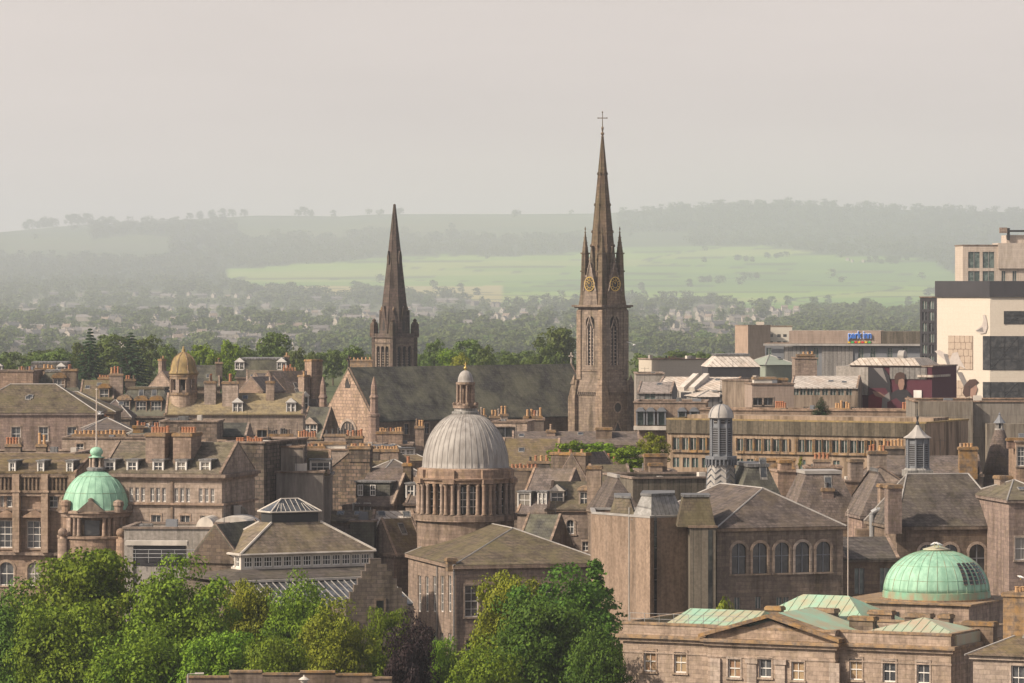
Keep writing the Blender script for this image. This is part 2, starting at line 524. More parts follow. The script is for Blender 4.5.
def cover(x, y, z):
    px = x / y * F + 512
    py = HY + (H - z) * F / y
    wob = 2.0 * math.sin(px / 37.0) + 1.2 * math.sin(px / 13.0 + 1)
    ft = np.interp(px, [a for a, b in FT], [b for a, b in FT])
    fb = np.interp(px, [a for a, b in FB], [b for a, b in FB])
    if y < 1000:
        return 'city'
    if px > 225 and ft + wob * .4 < py < fb + wob:
        return 'field'
    if py > 262 and py > ft:
        return 'wood' if py < 290 else 'town'
    if px > 620 and py < ft:
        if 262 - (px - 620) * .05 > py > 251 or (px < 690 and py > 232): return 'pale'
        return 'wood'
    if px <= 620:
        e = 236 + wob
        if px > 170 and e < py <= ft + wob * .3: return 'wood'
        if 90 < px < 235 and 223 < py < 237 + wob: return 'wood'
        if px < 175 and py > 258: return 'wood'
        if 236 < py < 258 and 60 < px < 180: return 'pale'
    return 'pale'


def terrain():
    nx, ny = 420, 460
    pxs = np.linspace(-500, 1524, nx)
    ds = np.exp(np.linspace(math.log(150), math.log(24500), ny))
    vs = np.zeros((ny, nx, 3), np.float32)
    cs = np.zeros((ny, nx, 4), np.float32)
    rnd = np.random.RandomState(3)
    fieldcols = [(0.165, 0.275, 0.06), (0.21, 0.32, 0.07), (0.125, 0.225, 0.06), (0.25, 0.32, 0.10), (0.155, 0.255, 0.07)]
    for j, d in enumerate(ds):
        for i, p in enumerate(pxs):
            x = (p - 512) * d / F
            z = GZ(x, d)
            vs[j, i] = (x, d, z)
            c = cover(x, d, z)
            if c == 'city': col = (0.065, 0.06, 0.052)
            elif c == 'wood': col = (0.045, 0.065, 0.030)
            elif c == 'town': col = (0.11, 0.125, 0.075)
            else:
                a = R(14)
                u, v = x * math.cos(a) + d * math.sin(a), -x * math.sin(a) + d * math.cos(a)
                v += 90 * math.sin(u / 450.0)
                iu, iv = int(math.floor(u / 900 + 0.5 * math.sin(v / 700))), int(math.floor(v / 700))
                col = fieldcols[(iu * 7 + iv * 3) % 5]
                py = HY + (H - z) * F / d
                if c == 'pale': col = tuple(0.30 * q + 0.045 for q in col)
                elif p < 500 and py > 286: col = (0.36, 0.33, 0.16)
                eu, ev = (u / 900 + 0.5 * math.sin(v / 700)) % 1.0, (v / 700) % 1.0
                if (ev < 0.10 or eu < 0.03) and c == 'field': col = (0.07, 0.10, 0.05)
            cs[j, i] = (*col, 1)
    me = bpy.data.meshes.new('terrain')
    idx = np.arange(nx * ny).reshape(ny, nx)
    q = np.stack([idx[:-1, :-1], idx[:-1, 1:], idx[1:, 1:], idx[1:, :-1]], -1).reshape(-1, 4)
    me.from_pydata(vs.reshape(-1, 3).tolist(), [], q.tolist())
    at = me.color_attributes.new('landcover', 'FLOAT_COLOR', 'POINT')
    at.data.foreach_set('color', cs.ravel())
    me.polygons.foreach_set('use_smooth', [True] * len(q))
    m, n, b = newmat('terrain')
    a = N(n, 'ShaderNodeAttribute')
    a.attribute_name = 'landcover'
    tc = N(n, 'ShaderNodeTexCoord')
    nz = noise(n, tc.outputs['Object'], 0.015, 8.0, rough=0.7)
    nz2 = noise(n, tc.outputs['Object'], 0.002, 4.0)
    c = mix(n, ramp(n, nz, 0.35, 0.65), mix(n, 1.0, a.outputs[0], (0.78, 0.80, 0.8), 'MULTIPLY'), a.outputs[0])
    c = mix(n, ramp(n, nz2, 0.4, 0.6, 0, .6), c, mix(n, 1.0, c, (1.15, 1.05, 0.85), 'MULTIPLY'))
    n.links.new(c, b.inputs['Base Color'])
    b.inputs['Roughness'].default_value = 1.0
    b.inputs['Specular IOR Level'].default_value = 0.0
    me.materials.append(m)
    o = link('terrain', me)
    tag(o, 'valley floor, farmland and hills rolling away behind the city', kind='structure')


terrain()


def haze():
    mb = MB()
    mb.box(-7000, 7000, -60, 24800, -150, 430)
    m = bpy.data.materials.new('haze')
    m.use_nodes = True
    n = m.node_tree
    n.nodes.remove(n.nodes['Principled BSDF'])
    v = N(n, 'ShaderNodeVolumePrincipled')
    v.inputs['Color'].default_value = (0.86, 0.925, 1.0, 1)
    v.inputs['Density'].default_value = HAZE
    v.inputs['Anisotropy'].default_value = 0.25
    n.links.new(v.outputs[0], n.nodes['Material Output'].inputs['Volume'])
    me = mb.mesh('haze')
    me.materials.append(m)
    tag(link('haze', me), 'summer haze lying over the city and the hills', kind='stuff')


HAZE = 0.77e-4
haze()


# ------------------------------------------------------------------ building kit
class Thing:
    """an Empty at the thing's base; local x runs along the front, y away from the eye, z up"""

    def __init__(s, name, label, cat, px, d, th=0.0, base=None, group=None):
        s.x, s.y, s.th = X(px, d), d, R(th)
        s.zb = (GZ(s.x, d) - 1.0) if base is None else base
        s.e = bpy.data.objects.new(name, None)
        s.e.empty_display_size = 1
        COL.objects.link(s.e)
        s.e.location = (s.x, s.y, s.zb)
        s.e.rotation_euler = (0, 0, s.th)
        tag(s.e, label, cat, group)

    def wy(s, x, y): return s.y + x * math.sin(s.th) + y * math.cos(s.th)

    def at(s, px, y=0.0):
        """local x on the line local-y = y seen at pixel column px"""
        t = (px - 512) / F
        c, n = math.cos(s.th), math.sin(s.th)
        ox, oy = s.x - y * n, s.y + y * c
        return (t * oy - ox) / (c - t * n)

    def aty(s, px, x=0.0):
        """local y on the line local-x = x seen at pixel column px"""
        t = (px - 512) / F
        c, n = math.cos(s.th), math.sin(s.th)
        ox, oy = s.x + x * c, s.y + x * n
        return (t * oy - ox) / (-n - t * c)

    def z(s, py, x=0.0, y=0.0): return Zp(py, s.wy(x, y)) - s.zb


WM = {}


def window_parts(wd, h, kind):
    """meshes in the x,z plane, front towards -y, origin at the bottom left of the opening"""
    key = (round(wd, 1), round(h, 1), kind)
    if key in WM:
        return WM[key]
    wd, h = key[0], key[1]
    gl = {'sash': 'glass_curtain', 'blind': 'glass_blind', 'arch': 'glass', 'grid': 'glass', 'dark': 'glass', 'green': 'glass_green', 'pale': 'glass_pale', 'tall': 'glass_curtain', 'stone': 'glass', 'archw': 'glass_curtain'}[kind]
    p = MB(gl)
    p.box(0, wd, 0.20, 0.24, 0, h)
    fr = None
    f = MB('white_paint' if kind not in ('dark', 'green', 'arch', 'stone') else ('grey_trim' if kind == 'green' else 'vent_grey'))
    t = 0.07
    if kind in ('sash', 'blind', 'tall', 'archw'):
        f.box(0, t, 0.12, 0.18, 0, h).box(wd - t, wd, 0.12, 0.18, 0, h).box(t, wd - t, 0.12, 0.18, 0, 1.4 * t).box(t, wd - t, 0.12, 0.18, h - t, h)
        f.box(t, wd - t, 0.13, 0.175, h * .5 - .04, h * .5 + .04)
        nv = 2 if wd > 1.5 else 1
        for k in range(nv):
            xx = wd * (k + 1) / (nv + 1)
            f.box(xx - .022, xx + .022, 0.14, 0.17, 1.4 * t, h * .5 - .04).box(xx - .022, xx + .022, 0.14, 0.17, h * .5 + .04, h - t)
        if kind == 'tall' or (h > 2.2 and kind == 'sash'):
            f.box(t, wd - t, 0.142, 0.168, h * .25 - .02, h * .25 + .02).box(t, wd - t, 0.142, 0.168, h * .75 - .02, h * .75 + .02)
    elif kind == 'grid':
        f.box(0, .09, 0.1, 0.18, 0, h).box(wd - .09, wd, 0.1, 0.18, 0, h).box(.09, wd - .09, 0.1, 0.18, 0, .09).box(.09, wd - .09, 0.1, 0.18, h - .09, h)
        for k in range(1, 3):
            f.box(wd * k / 3 - .03, wd * k / 3 + .03, 0.13, 0.17, .09, h - .09)
        f.box(.09, wd - .09, 0.135, 0.165, h * .5 - .03, h * .5 + .03)
    elif kind in ('arch', 'stone'):
        f.box(wd * .5 - .05, wd * .5 + .05, 0.1, 0.18, 0, h)
        f.box(0, wd * .5 - .05, 0.11, 0.17, h * .55, h * .55 + .09).box(wd * .5 + .05, wd, 0.11, 0.17, h * .55, h * .55 + .09)
    elif kind == 'green':
        f.box(wd * .5 - .05, wd * .5 + .05, 0.1, 0.18, 0, h)
        f.box(0, .06, 0.1, 0.18, 0, h).box(wd - .06, wd, 0.1, 0.18, 0, h)
    elif kind == 'dark':
        f.box(wd * .5 - .04, wd * .5 + .04, 0.1, 0.18, 0, h)
    else:
        f.box(0, .06, 0.1, 0.18, 0, h).box(wd - .06, wd, 0.1, 0.18, 0, h).box(.06, wd - .06, 0.1, 0.18, h - .06, h)
    s = MB('granite_pale' if kind != 'stone' else 'granite_pale')
    if kind in ('arch', 'archw'):
        r = wd / 2
        pts, q = [], 10
        for i in range(q):
            a, b = math.pi * i / q, math.pi * (i + 1) / q
            ro = r + 0.28
            A = [(r + c * math.cos(t_), h - r + c * math.sin(t_)) for c, t_ in ((r + .01, a), (ro, a), (ro, b), (r + .01, b))]
            s.ext(A, -0.06, 0.05)
        s.box(-.22, -0.003, -.05, .05, -.003, h - r).box(wd + .003, wd + .22, -.05, .05, -.003, h - r)
        s.box(-.3, wd + .3, -.12, .12, -.16, -0.003)
    else:
        s.box(-.14, -0.003, -.05, .05, 0, h).box(wd + .003, wd + .14, -.05, .05, 0, h).box(-.14, wd + .14, -.06, .05, h + .003, h + .2).box(-.2, wd + .2, -.14, .1, -.16, -.003)
    WM[key] = (p.mesh('window'), f.mesh('frame'), s.mesh('surround'))
    return WM[key]


class Wall:
    def __init__(s, T, P, Q):
        s.T, s.P, s.Q = T, Vector((P[0], P[1])), Vector((Q[0], Q[1]))
        s.L = (s.Q - s.P).length
        s.u = (s.Q - s.P) / s.L
        s.n = Vector((s.u.y, -s.u.x))
        s.op = []

    def u_at(s, px):
        t = (px - 512) / F
        c, n = math.cos(s.T.th), math.sin(s.T.th)
        wx = lambda q: (s.T.x + q.x * c - q.y * n, s.T.y + q.x * n + q.y * c)
        a, b = wx(s.P), wx(s.Q)
        dx, dy = b[0] - a[0], b[1] - a[1]
        k = (t * a[1] - a[0]) / (dx - t * dy)
        return k * s.L

    def pt(s, u): return s.P + s.u * u

    def zat(s, py, u):
        q = s.pt(u)
        return s.T.z(py, q.x, q.y)

    def M(s, u, z, off=0.0):
        q = s.pt(u) + s.n * off
        return Matrix(((s.u.x, -s.n.x, 0, q.x), (s.u.y, -s.n.y, 0, q.y), (0, 0, 1, z), (0, 0, 0, 1)))

    def face(s, mb, z0, z1, rev=0.3, spandrels=True):
        us = sorted({0.0, s.L, *[o[0] for o in s.op], *[o[0] + o[2] for o in s.op]})
        zs = sorted({z0, z1, *[o[1] for o in s.op], *[o[1] + o[3] for o in s.op]})
        inn = lambda u, z: any(o[0] < u < o[0] + o[2] and o[1] < z < o[1] + o[3] for o in s.op)
        old = mb.M
        mb.M = s.M(0, 0)
        # merge horizontally per z band
        for j in range(len(zs) - 1):
            zm = (zs[j] + zs[j + 1]) / 2
            st = None
            for i in range(len(us)):
                solid = i < len(us) - 1 and not inn((us[i] + us[i + 1]) / 2, zm)
                if solid and st is None: st = us[i]
                if not solid and st is not None:
                    mb.add([(st, 0, zs[j]), (us[i], 0, zs[j]), (us[i], 0, zs[j + 1]), (st, 0, zs[j + 1])], [(0, 1, 2, 3)])
                    st = None
        for (u, z, wd, h, kind) in s.op:
            a, b, c, d = (u, z), (u + wd, z), (u + wd, z + h), (u, z + h)
            for p, q in ((a, b), (b, c), (c, d), (d, a)):
                mb.add([(p[0], 0, p[1]), (q[0], 0, q[1]), (q[0], rev, q[1]), (p[0], rev, p[1])], [(0, 1, 2, 3)])
            if kind in ('arch', 'archw'):
                r, q = wd / 2, 8
                for sgn in (0, 1):
                    for i in range(q):
                        t0, t1 = math.pi / 2 * i / q, math.pi / 2 * (i + 1) / q
                        x0, x1 = r - r * math.cos(t0), r - r * math.cos(t1)
                        y0, y1 = h - r + r * math.sin(t0), h - r + r * math.sin(t1)
                        if sgn: x0, x1 = wd - x0, wd - x1
                        mb.ext([(u + x0, z + y0), (u + x1, z + y1), (u + x1, z + h - 0.001), (u + x0, z + h - 0.001)], 0.001, 0.1)
        mb.M = old


class House(Thing):
    def __init__(s, name, label, px0, px1, d, th, D, pyE, wall='granite_tan', cat='building', base=None, group=None, foot=None, refx=None):
        super().__init__(name, label, cat, px0, d, th, base, group)
        s.L = s.at(px1)
        s.D = D
        s.zE = s.z(pyE, (refx if refx is not None else s.L / 2), 0)
        s.foot = foot or [(0, 0), (s.L, 0), (s.L, D), (0, D)]
        n = len(s.foot)
        s.walls = [Wall(s, s.foot[i], s.foot[(i + 1) % n]) for i in range(n)]
        s.wm = wall
        s.extra = MB(wall)

    def win(s, side, pxs, wm, py0, py1, kind='sash', surround=True, sill=None):
        wl = s.walls[side]
        ref = wl.u_at(pxs[0])
        z1, z0 = wl.zat(py0, ref), wl.zat(py1, ref)
        for px in pxs:
            s.winat(side, wl.u_at(px) - wm / 2, z0, wm, z1 - z0, kind, surround)

    def winu(s, side, us, wm, py0, py1, kind='sash', surround=True):
        wl = s.walls[side]
        z1, z0 = wl.zat(py0, us[0]), wl.zat(py1, us[0])
        for u in us:
            s.winat(side, u - wm / 2, z0, wm, z1 - z0, kind, surround)

    def winat(s, side, u, z, wd, h, kind='sash', surround=True):
        wl = s.walls[side]
        if u < 0.1 or u + wd > wl.L - 0.1 or z < 0.1: return
        wd, h = round(wd, 1), round(h, 1)
        if any(not (u + wd <= o[0] or o[0] + o[2] <= u or z + h <= o[1] or o[1] + o[3] <= z) for o in wl.op): return
        wl.op.append((u, z, wd, h, kind))
        p, f, sr = window_parts(wd, h, kind)
        o = link('window', p, s.e)
        M = wl.M(u, z)
        o.location = M.translation
        o.rotation_euler = M.to_euler()
        link('frame', f, o)
        if surround: link('surround', sr, o)

    def finish(s, bands=(), parapet=0.0):
        mb = s.extra
        top = s.zE + parapet
        for wl in s.walls:
            wl.face(mb, 0, top)
        if parapet >= 0 and getattr(s, 'flatroof', None) is None:
            pass
        for (z, h, out) in bands:
            s.band(z, h, out)
        return mb.build('wall', s.e)

    def band(s, z, h, out, mat=None, name='cornice'):
        mb = MB(mat or s.wm)
        cx = sum(p[0] for p in s.foot) / len(s.foot)
        cy = sum(p[1] for p in s.foot) / len(s.foot)
        n = len(s.foot)
        o, i = offset(s.foot, out), offset(s.foot, -0.15)
        vs = [(p[0], p[1], z) for p in o] + [(p[0], p[1], z + h) for p in o] + [(p[0], p[1], z + h) for p in i] + [(p[0], p[1], z) for p in i]
        fs = []
        for k in range(n):
            m = (k + 1) % n
            for a in range(4):
                b = (a + 1) % 4
                fs.append((a * n + k, a * n + m, b * n + m, b * n + k))
        mb.add(vs, fs)
        return mb.build(name, s.e)

    # --- roofs
    def hip(s, pyR, mat='slate_brown', ax='x', over=0.35, ins=None, label=None, ins2=None):
        a = [(-over, -over), (s.L + over, -over), (s.L + over, s.D + over), (-over, s.D + over)]
        if ax == 'x':
            i = min(s.D / 2 if ins is None else ins, s.L / 2 - .1)
            r0, r1 = (i, s.D / 2), (s.L - i, s.D / 2)
        else:
            i = min(s.L / 2 if ins is None else ins, s.D / 2 - .1)
            r0, r1 = (s.L / 2, i), (s.L / 2, s.D - (i if ins2 is None else ins2))
        zr = s.z(pyR, *r0)
        s.roof = ('hip', i, zr)
        s.run = s.D / 2 if ax == 'x' else i
        z = s.zE + 0.02
        mb = MB(mat)
        V = [(p[0], p[1], z) for p in a] + [(r0[0], r0[1], zr), (r1[0], r1[1], zr)]
        if ax == 'x':
            fs = [(0, 1, 5, 4), (1, 2, 5), (2, 3, 4, 5), (3, 0, 4), (3, 2, 1, 0)]
        else:
            fs = [(0, 1, 4), (1, 2, 5, 4), (2, 3, 5), (3, 0, 4, 5), (3, 2, 1, 0)]
        mb.add(V, fs)
        o = mb.build('roof', s.e, label=label)
        rd = MB('grey_trim')
        for p, q in ((0, 4), (1, 4 if ax == 'y' else 5), (2, 5), (3, 4 if ax == 'x' else 5), (4, 5)):
            rd.bar(V[p], V[q], 0.085, 5)
        rd.build('ridge_tile', o)
        s.zR = zr
        return o

    def gable(s, pyR, mat='slate_brown', ax='x', over=0.3, copes=True, cope_mat=None):
        z = s.zE
        t = 0.18
        mb = MB(mat)
        if ax == 'x':
            zr = s.z(pyR, s.L / 2, s.D / 2)
            k = (zr - z) / (s.D / 2)
            x0, x1 = (0.0, s.L)
            mb.slab([(x0, -over, z - k * over + t), (x1, -over, z - k * over + t), (x1, s.D / 2, zr + t), (x0, s.D / 2, zr + t)], t)
            mb.slab([(x0, s.D / 2, zr + t - 0.001), (x1, s.D / 2, zr + t - 0.001), (x1, s.D + over, z - k * over + t), (x0, s.D + over, z - k * over + t)], t)
            g = [[(x, 0, z), (x, s.D / 2, zr), (x, s.D, z)] for x in (0.0, s.L)]
            ends = [((x, -over, z - k * over + t), (x, s.D / 2, zr + t), (x, s.D + over, z - k * over + t)) for x in (0.15, s.L - .15)]
            s.run = s.D / 2
        else:
            zr = s.z(pyR, s.L / 2, 0)
            k = (zr - z) / (s.L / 2)
            mb.slab([(-over, 0, z - k * over + t), (s.L / 2, 0, zr + t), (s.L / 2, s.D, zr + t), (-over, s.D, z - k * over + t)], t)
            mb.slab([(s.L / 2, 0, zr + t - 0.001), (s.L + over, 0, z - k * over + t), (s.L + over, s.D, z - k * over + t), (s.L / 2, s.D, zr + t - 0.001)], t)
            g = [[(0, y, z), (s.L / 2, y, zr), (s.L, y, z)] for y in (0.0, s.D)]
            ends = [((-over, y, z - k * over + t), (s.L / 2, y, zr + t), (s.L + over, y, z - k * over + t)) for y in (0.15, s.D - .15)]
            s.run = s.L / 2
        for q in g:
            s.extra.add(q, [(0, 1, 2)])
        o = mb.build('roof', s.e)
        if copes:
            for a, b, d in ends:
                c = MB(cope_mat or 'granite_tan')
                for p, q in ((a, b), (b, d)):
                    p, q = Vector(p), Vector(q)
                    ex = Vector((.14, 0, 0)) if ax == 'x' else Vector((0, .14, 0))
                    up = Vector((0, 0, .12))
                    vs = [p - ex, p + ex, q + ex, q - ex]
                    vs = [tuple(v + up) for v in vs] + [tuple(v - up * .5) for v in vs]
                    c.add(vs, [(0, 1, 2, 3), (7, 6, 5, 4), (0, 4, 5, 1), (1, 5, 6, 2), (2, 6, 7, 3), (3, 7, 4, 0)])
                c.build('coping', o)
        s.zR = zr
        return o

    def mansard(s, pyT, ins=1.6, mat='slate_dark', top='lead_dark', insx=None):
        insx = ins if insx is None else insx
        zt = s.z(pyT, s.L / 2, ins)
        ov = 0.2
        a = [(-ov, -ov), (s.L + ov, -ov), (s.L + ov, s.D + ov), (-ov, s.D + ov)]
        b = [(insx, ins), (s.L - insx, ins), (s.L - insx, s.D - ins), (insx, s.D - ins)]
        mb = MB(mat)
        mb.frus(a, s.zE + 0.02, b, zt)
        o = mb.build('roof', s.e)
        c = offset(b, 0.15)
        m2 = MB(top)
        m2.frus(c, zt + .003, c, zt + 0.35)
        m2.build('roof_kerb', o)
        s.zR, s.run = zt, ins
        return o

    def flat(s, par=0.6, mat='lead_dark', cope='granite_tan', capo=0.15):
        mb = MB(mat)
        i = offset(s.foot, -0.25)
        n = len(i)
        mb.frus(i, s.zE - 0.3, i, s.zE - 0.05)
        o = mb.build('roof', s.e)
        # parapet: inner faces plus coping
        pp = MB(s.wm)
        j = offset(s.foot, -0.3)
        vs = [(p[0], p[1], s.zE - .05) for p in j] + [(p[0], p[1], s.zE + par) for p in j]
        pp.add(vs, [(k, (k + 1) % n, n + (k + 1) % n, n + k) for k in range(n)])
        s.extra.add(vs, [(k, (k + 1) % n, n + (k + 1) % n, n + k) for k in range(n)])
        s.par = par
        s.zR, s.run = s.zE, 1
        a, b = offset(s.foot, capo), offset(s.foot, -0.4)
        cp = MB(cope)
        z0, z1 = s.zE + par + .003, s.zE + par + .2
        vs = [(p[0], p[1], z0) for p in a] + [(p[0], p[1], z1) for p in a] + [(p[0], p[1], z1) for p in b] + [(p[0], p[1], z0) for p in b]
        fs = []
        for k in range(n):
            m = (k + 1) % n
            for q in range(4):
                r = (q + 1) % 4
                fs.append((q * n + k, q * n + m, r * n + m, r * n + k))
        cp.add(vs, fs)
        cp.build('parapet_coping', s.e)
        return o

    # --- things on the roof
    def chimney(s, px, y, pyT, wd, dp, npots=4, mat='granite_tan', pot='terracotta', ax=None, zb=None, ph=0.75, label=None, cap=0.12):
        """px: middle column of the stack, y: local depth of its front face"""
        x = s.at(px, y) - wd / 2
        zt = s.z(pyT, x, y)
        zb = (s.zE - 0.6) if zb is None else zb
        return stack(s.e, x, y, zb, zt, wd, dp, npots, mat, pot, ax, ph, cap, label)

    def dormer(s, px, pyT, pyB, wd, style='flat', kind='sash', nw=1, mat='slate_dark', deep=2.6, frame='white_paint', slope=None):
        rise = s.zR - s.zE
        y = 0.4
        for _ in range(4):
            x = s.at(px, y)
            y = max(0.05, (s.z(pyB, x, y) - s.zE) / rise * s.run - 0.1)
        x = s.at(px, y) - wd / 2
        z0, z1 = s.z(pyB, x, y), s.z(pyT, x, y)
        d = MB(mat)
        h = z1 - z0
        fw = 0.12
        ww = (wd - fw * (nw + 1)) / nw
        # cheeks and front frame
        d.box(x, x + wd, y + 0.28, y + deep, z0 - .25, z1)
        d.mat(frame).box(x, x + fw, y, y + .28, z0 - .1, z1).box(x + wd - fw, x + wd, y, y + .28, z0 - .1, z1)
        d.box(x + fw, x + wd - fw, y, y + .28, z1 - .14, z1).box(x + fw, x + wd - fw, y - .05, y + .28, z0 - .1, z0 + .04)
        for k in range(1, nw):
            xx = x + fw / 2 + k * (ww + fw)
            d.box(xx - .06, xx + .06, y, y + .27, z0 + .04, z1 - .14)
        if style == 'flat':
            d.mat('lead_dark').box(x - .12, x + wd + .12, y - .12, y + deep, z1 + .003, z1 + .14)
        elif style == 'gable':
            d.mat('slate_ochre' if 'ochre' in mat else mat)
            zz = z1 + wd * .42
            d.ext([(x - .15, z1 + .003), (x + wd + .15, z1 + .003), (x + wd / 2, zz)], y - .1, y + deep)
            d.mat(frame).ext([(x - .15, z1 + .003), (x + wd + .15, z1 + .003), (x + wd / 2, zz + .1)], y - .2, y - .101)
        elif style == 'arch':
            d.mat('lichen_stone')
            pts = [(x + wd / 2 + (wd / 2 + .25) * math.cos(t), z1 + .003 + (wd * .42) * math.sin(t)) for t in [math.pi * i / 8 for i in range(9)]]
            d.ext(pts, y - .15, y + deep)
        elif style == 'hip':
            zz = z1 + wd * .35
            d.mat('slate_brown').add([(x - .2, y - .15, z1), (x + wd + .2, y - .15, z1), (x + wd + .2, y + deep, z1), (x - .2, y + deep, z1), (x + wd / 2, y + wd * .5, zz), (x + wd / 2, y + deep, zz)],
                                     [(0, 1, 4), (1, 2, 5, 4), (2, 3, 5), (3, 0, 4, 5), (3, 2, 1, 0)])
        o = d.build('dormer', s.e)
        for k in range(nw):
            p, f, _ = window_parts(ww, h - .18, kind)
            wv = link('window', p, o)
            wv.location = (x + fw + k * (ww + fw), y - .02, z0 + .04)
            if kind != 'dark': link('frame', f, o).location = wv.location
        return o


def offset(poly, d):
    n = len(poly)
    out = []
    for i in range(n):
        p0, p1, p2 = Vector(poly[i - 1]), Vector(poly[i]), Vector(poly[(i + 1) % n])
        a, b = (p1 - p0).normalized(), (p2 - p1).normalized()
        na, nb = Vector((a.y, -a.x)), Vector((b.y, -b.x))
        m = (na + nb)
        m = m / max(0.2, m.length_squared) * 2
        out.append((p1.x + m.x * d, p1.y + m.y * d))
    return out


POT = {}


def pot_mesh(kind, h):
    k = (kind, round(h, 2))
    if k not in POT:
        mb = MB(kind)
        mb.lathe([(0.20, 0), (0.18, h * .12), (0.15, h * .8), (0.19, h * .84), (0.19, h * .95), (0.14, h)], 8)
        POT[k] = mb.mesh('chimney_pot')
    return POT[k]


def stack(par, x, y, zb, zt, wd, dp, npots, mat, pot, ax=None, ph=0.75, cap=0.12, label=None):
    mb = MB(mat)
    mb.box(x, x + wd, y, y + dp, zb, zt - .35)
    mb.mat('lichen_stone').box(x - cap, x + wd + cap, y - cap, y + dp + cap, zt - .347, zt - .1)
    mb.box(x - cap * .4, x + wd + cap * .4, y - cap * .4, y + dp + cap * .4, zt - .097, zt)
    o = mb.build('chimney', par, label=label)
    ax = ax or ('x' if wd >= dp else 'y')
    ln = wd if ax == 'x' else dp
    for i in range(npots):
        t = (i + 0.5) / npots * (ln - .1) + .05
        pk = pot if random.random() < .7 else random.choice(['terracotta', 'ochre_pot', 'ochre_pot', 'granite_pale', 'granite_brown', 'dark_pot'])
        if random.random() < .06: continue
        hh = ph * .78 * random.choice([1, 1, 1, .8, 1.2])
        q = link('chimney_pot', pot_mesh(pk, hh), o)
        q.location = (x + t, y + dp / 2, zt - .01) if ax == 'x' else (x + wd / 2, y + t, zt - .01)
    return o


# ================================================================== LANDMARKS
def ring(mb, r0, r1, z0, z1, n=48):
    mb.lathe([(r0, z0), (r1, z0), (r1, z1), (r0, z1)], n)


def seams(par, R0, prof, n, r, mat, name='seam', a0=0.0, arc=None):
    """raised seams running down a dome"""
    mb = MB(mat)
    for i in range(n):
        t = a0 + 2 * math.pi * i / n
        for (ra, za), (rb, zb) in zip(prof[:-1], prof[1:]):
            mb.bar(((ra + .01) * math.cos(t), (ra + .01) * math.sin(t), za), ((rb + .01) * math.cos(t), (rb + .01) * math.sin(t), zb), r, 4)
    return mb.build(name, par)


def dome_prof(r, h, z, n=14, p=1.0, rt=0.3):
    out = []
    for i in range(n + 1):
        a = math.pi / 2 * i / n
        rr = r * math.cos(a) ** p
        out.append((max(rr, rt), z + h * math.sin(a)))
    return out


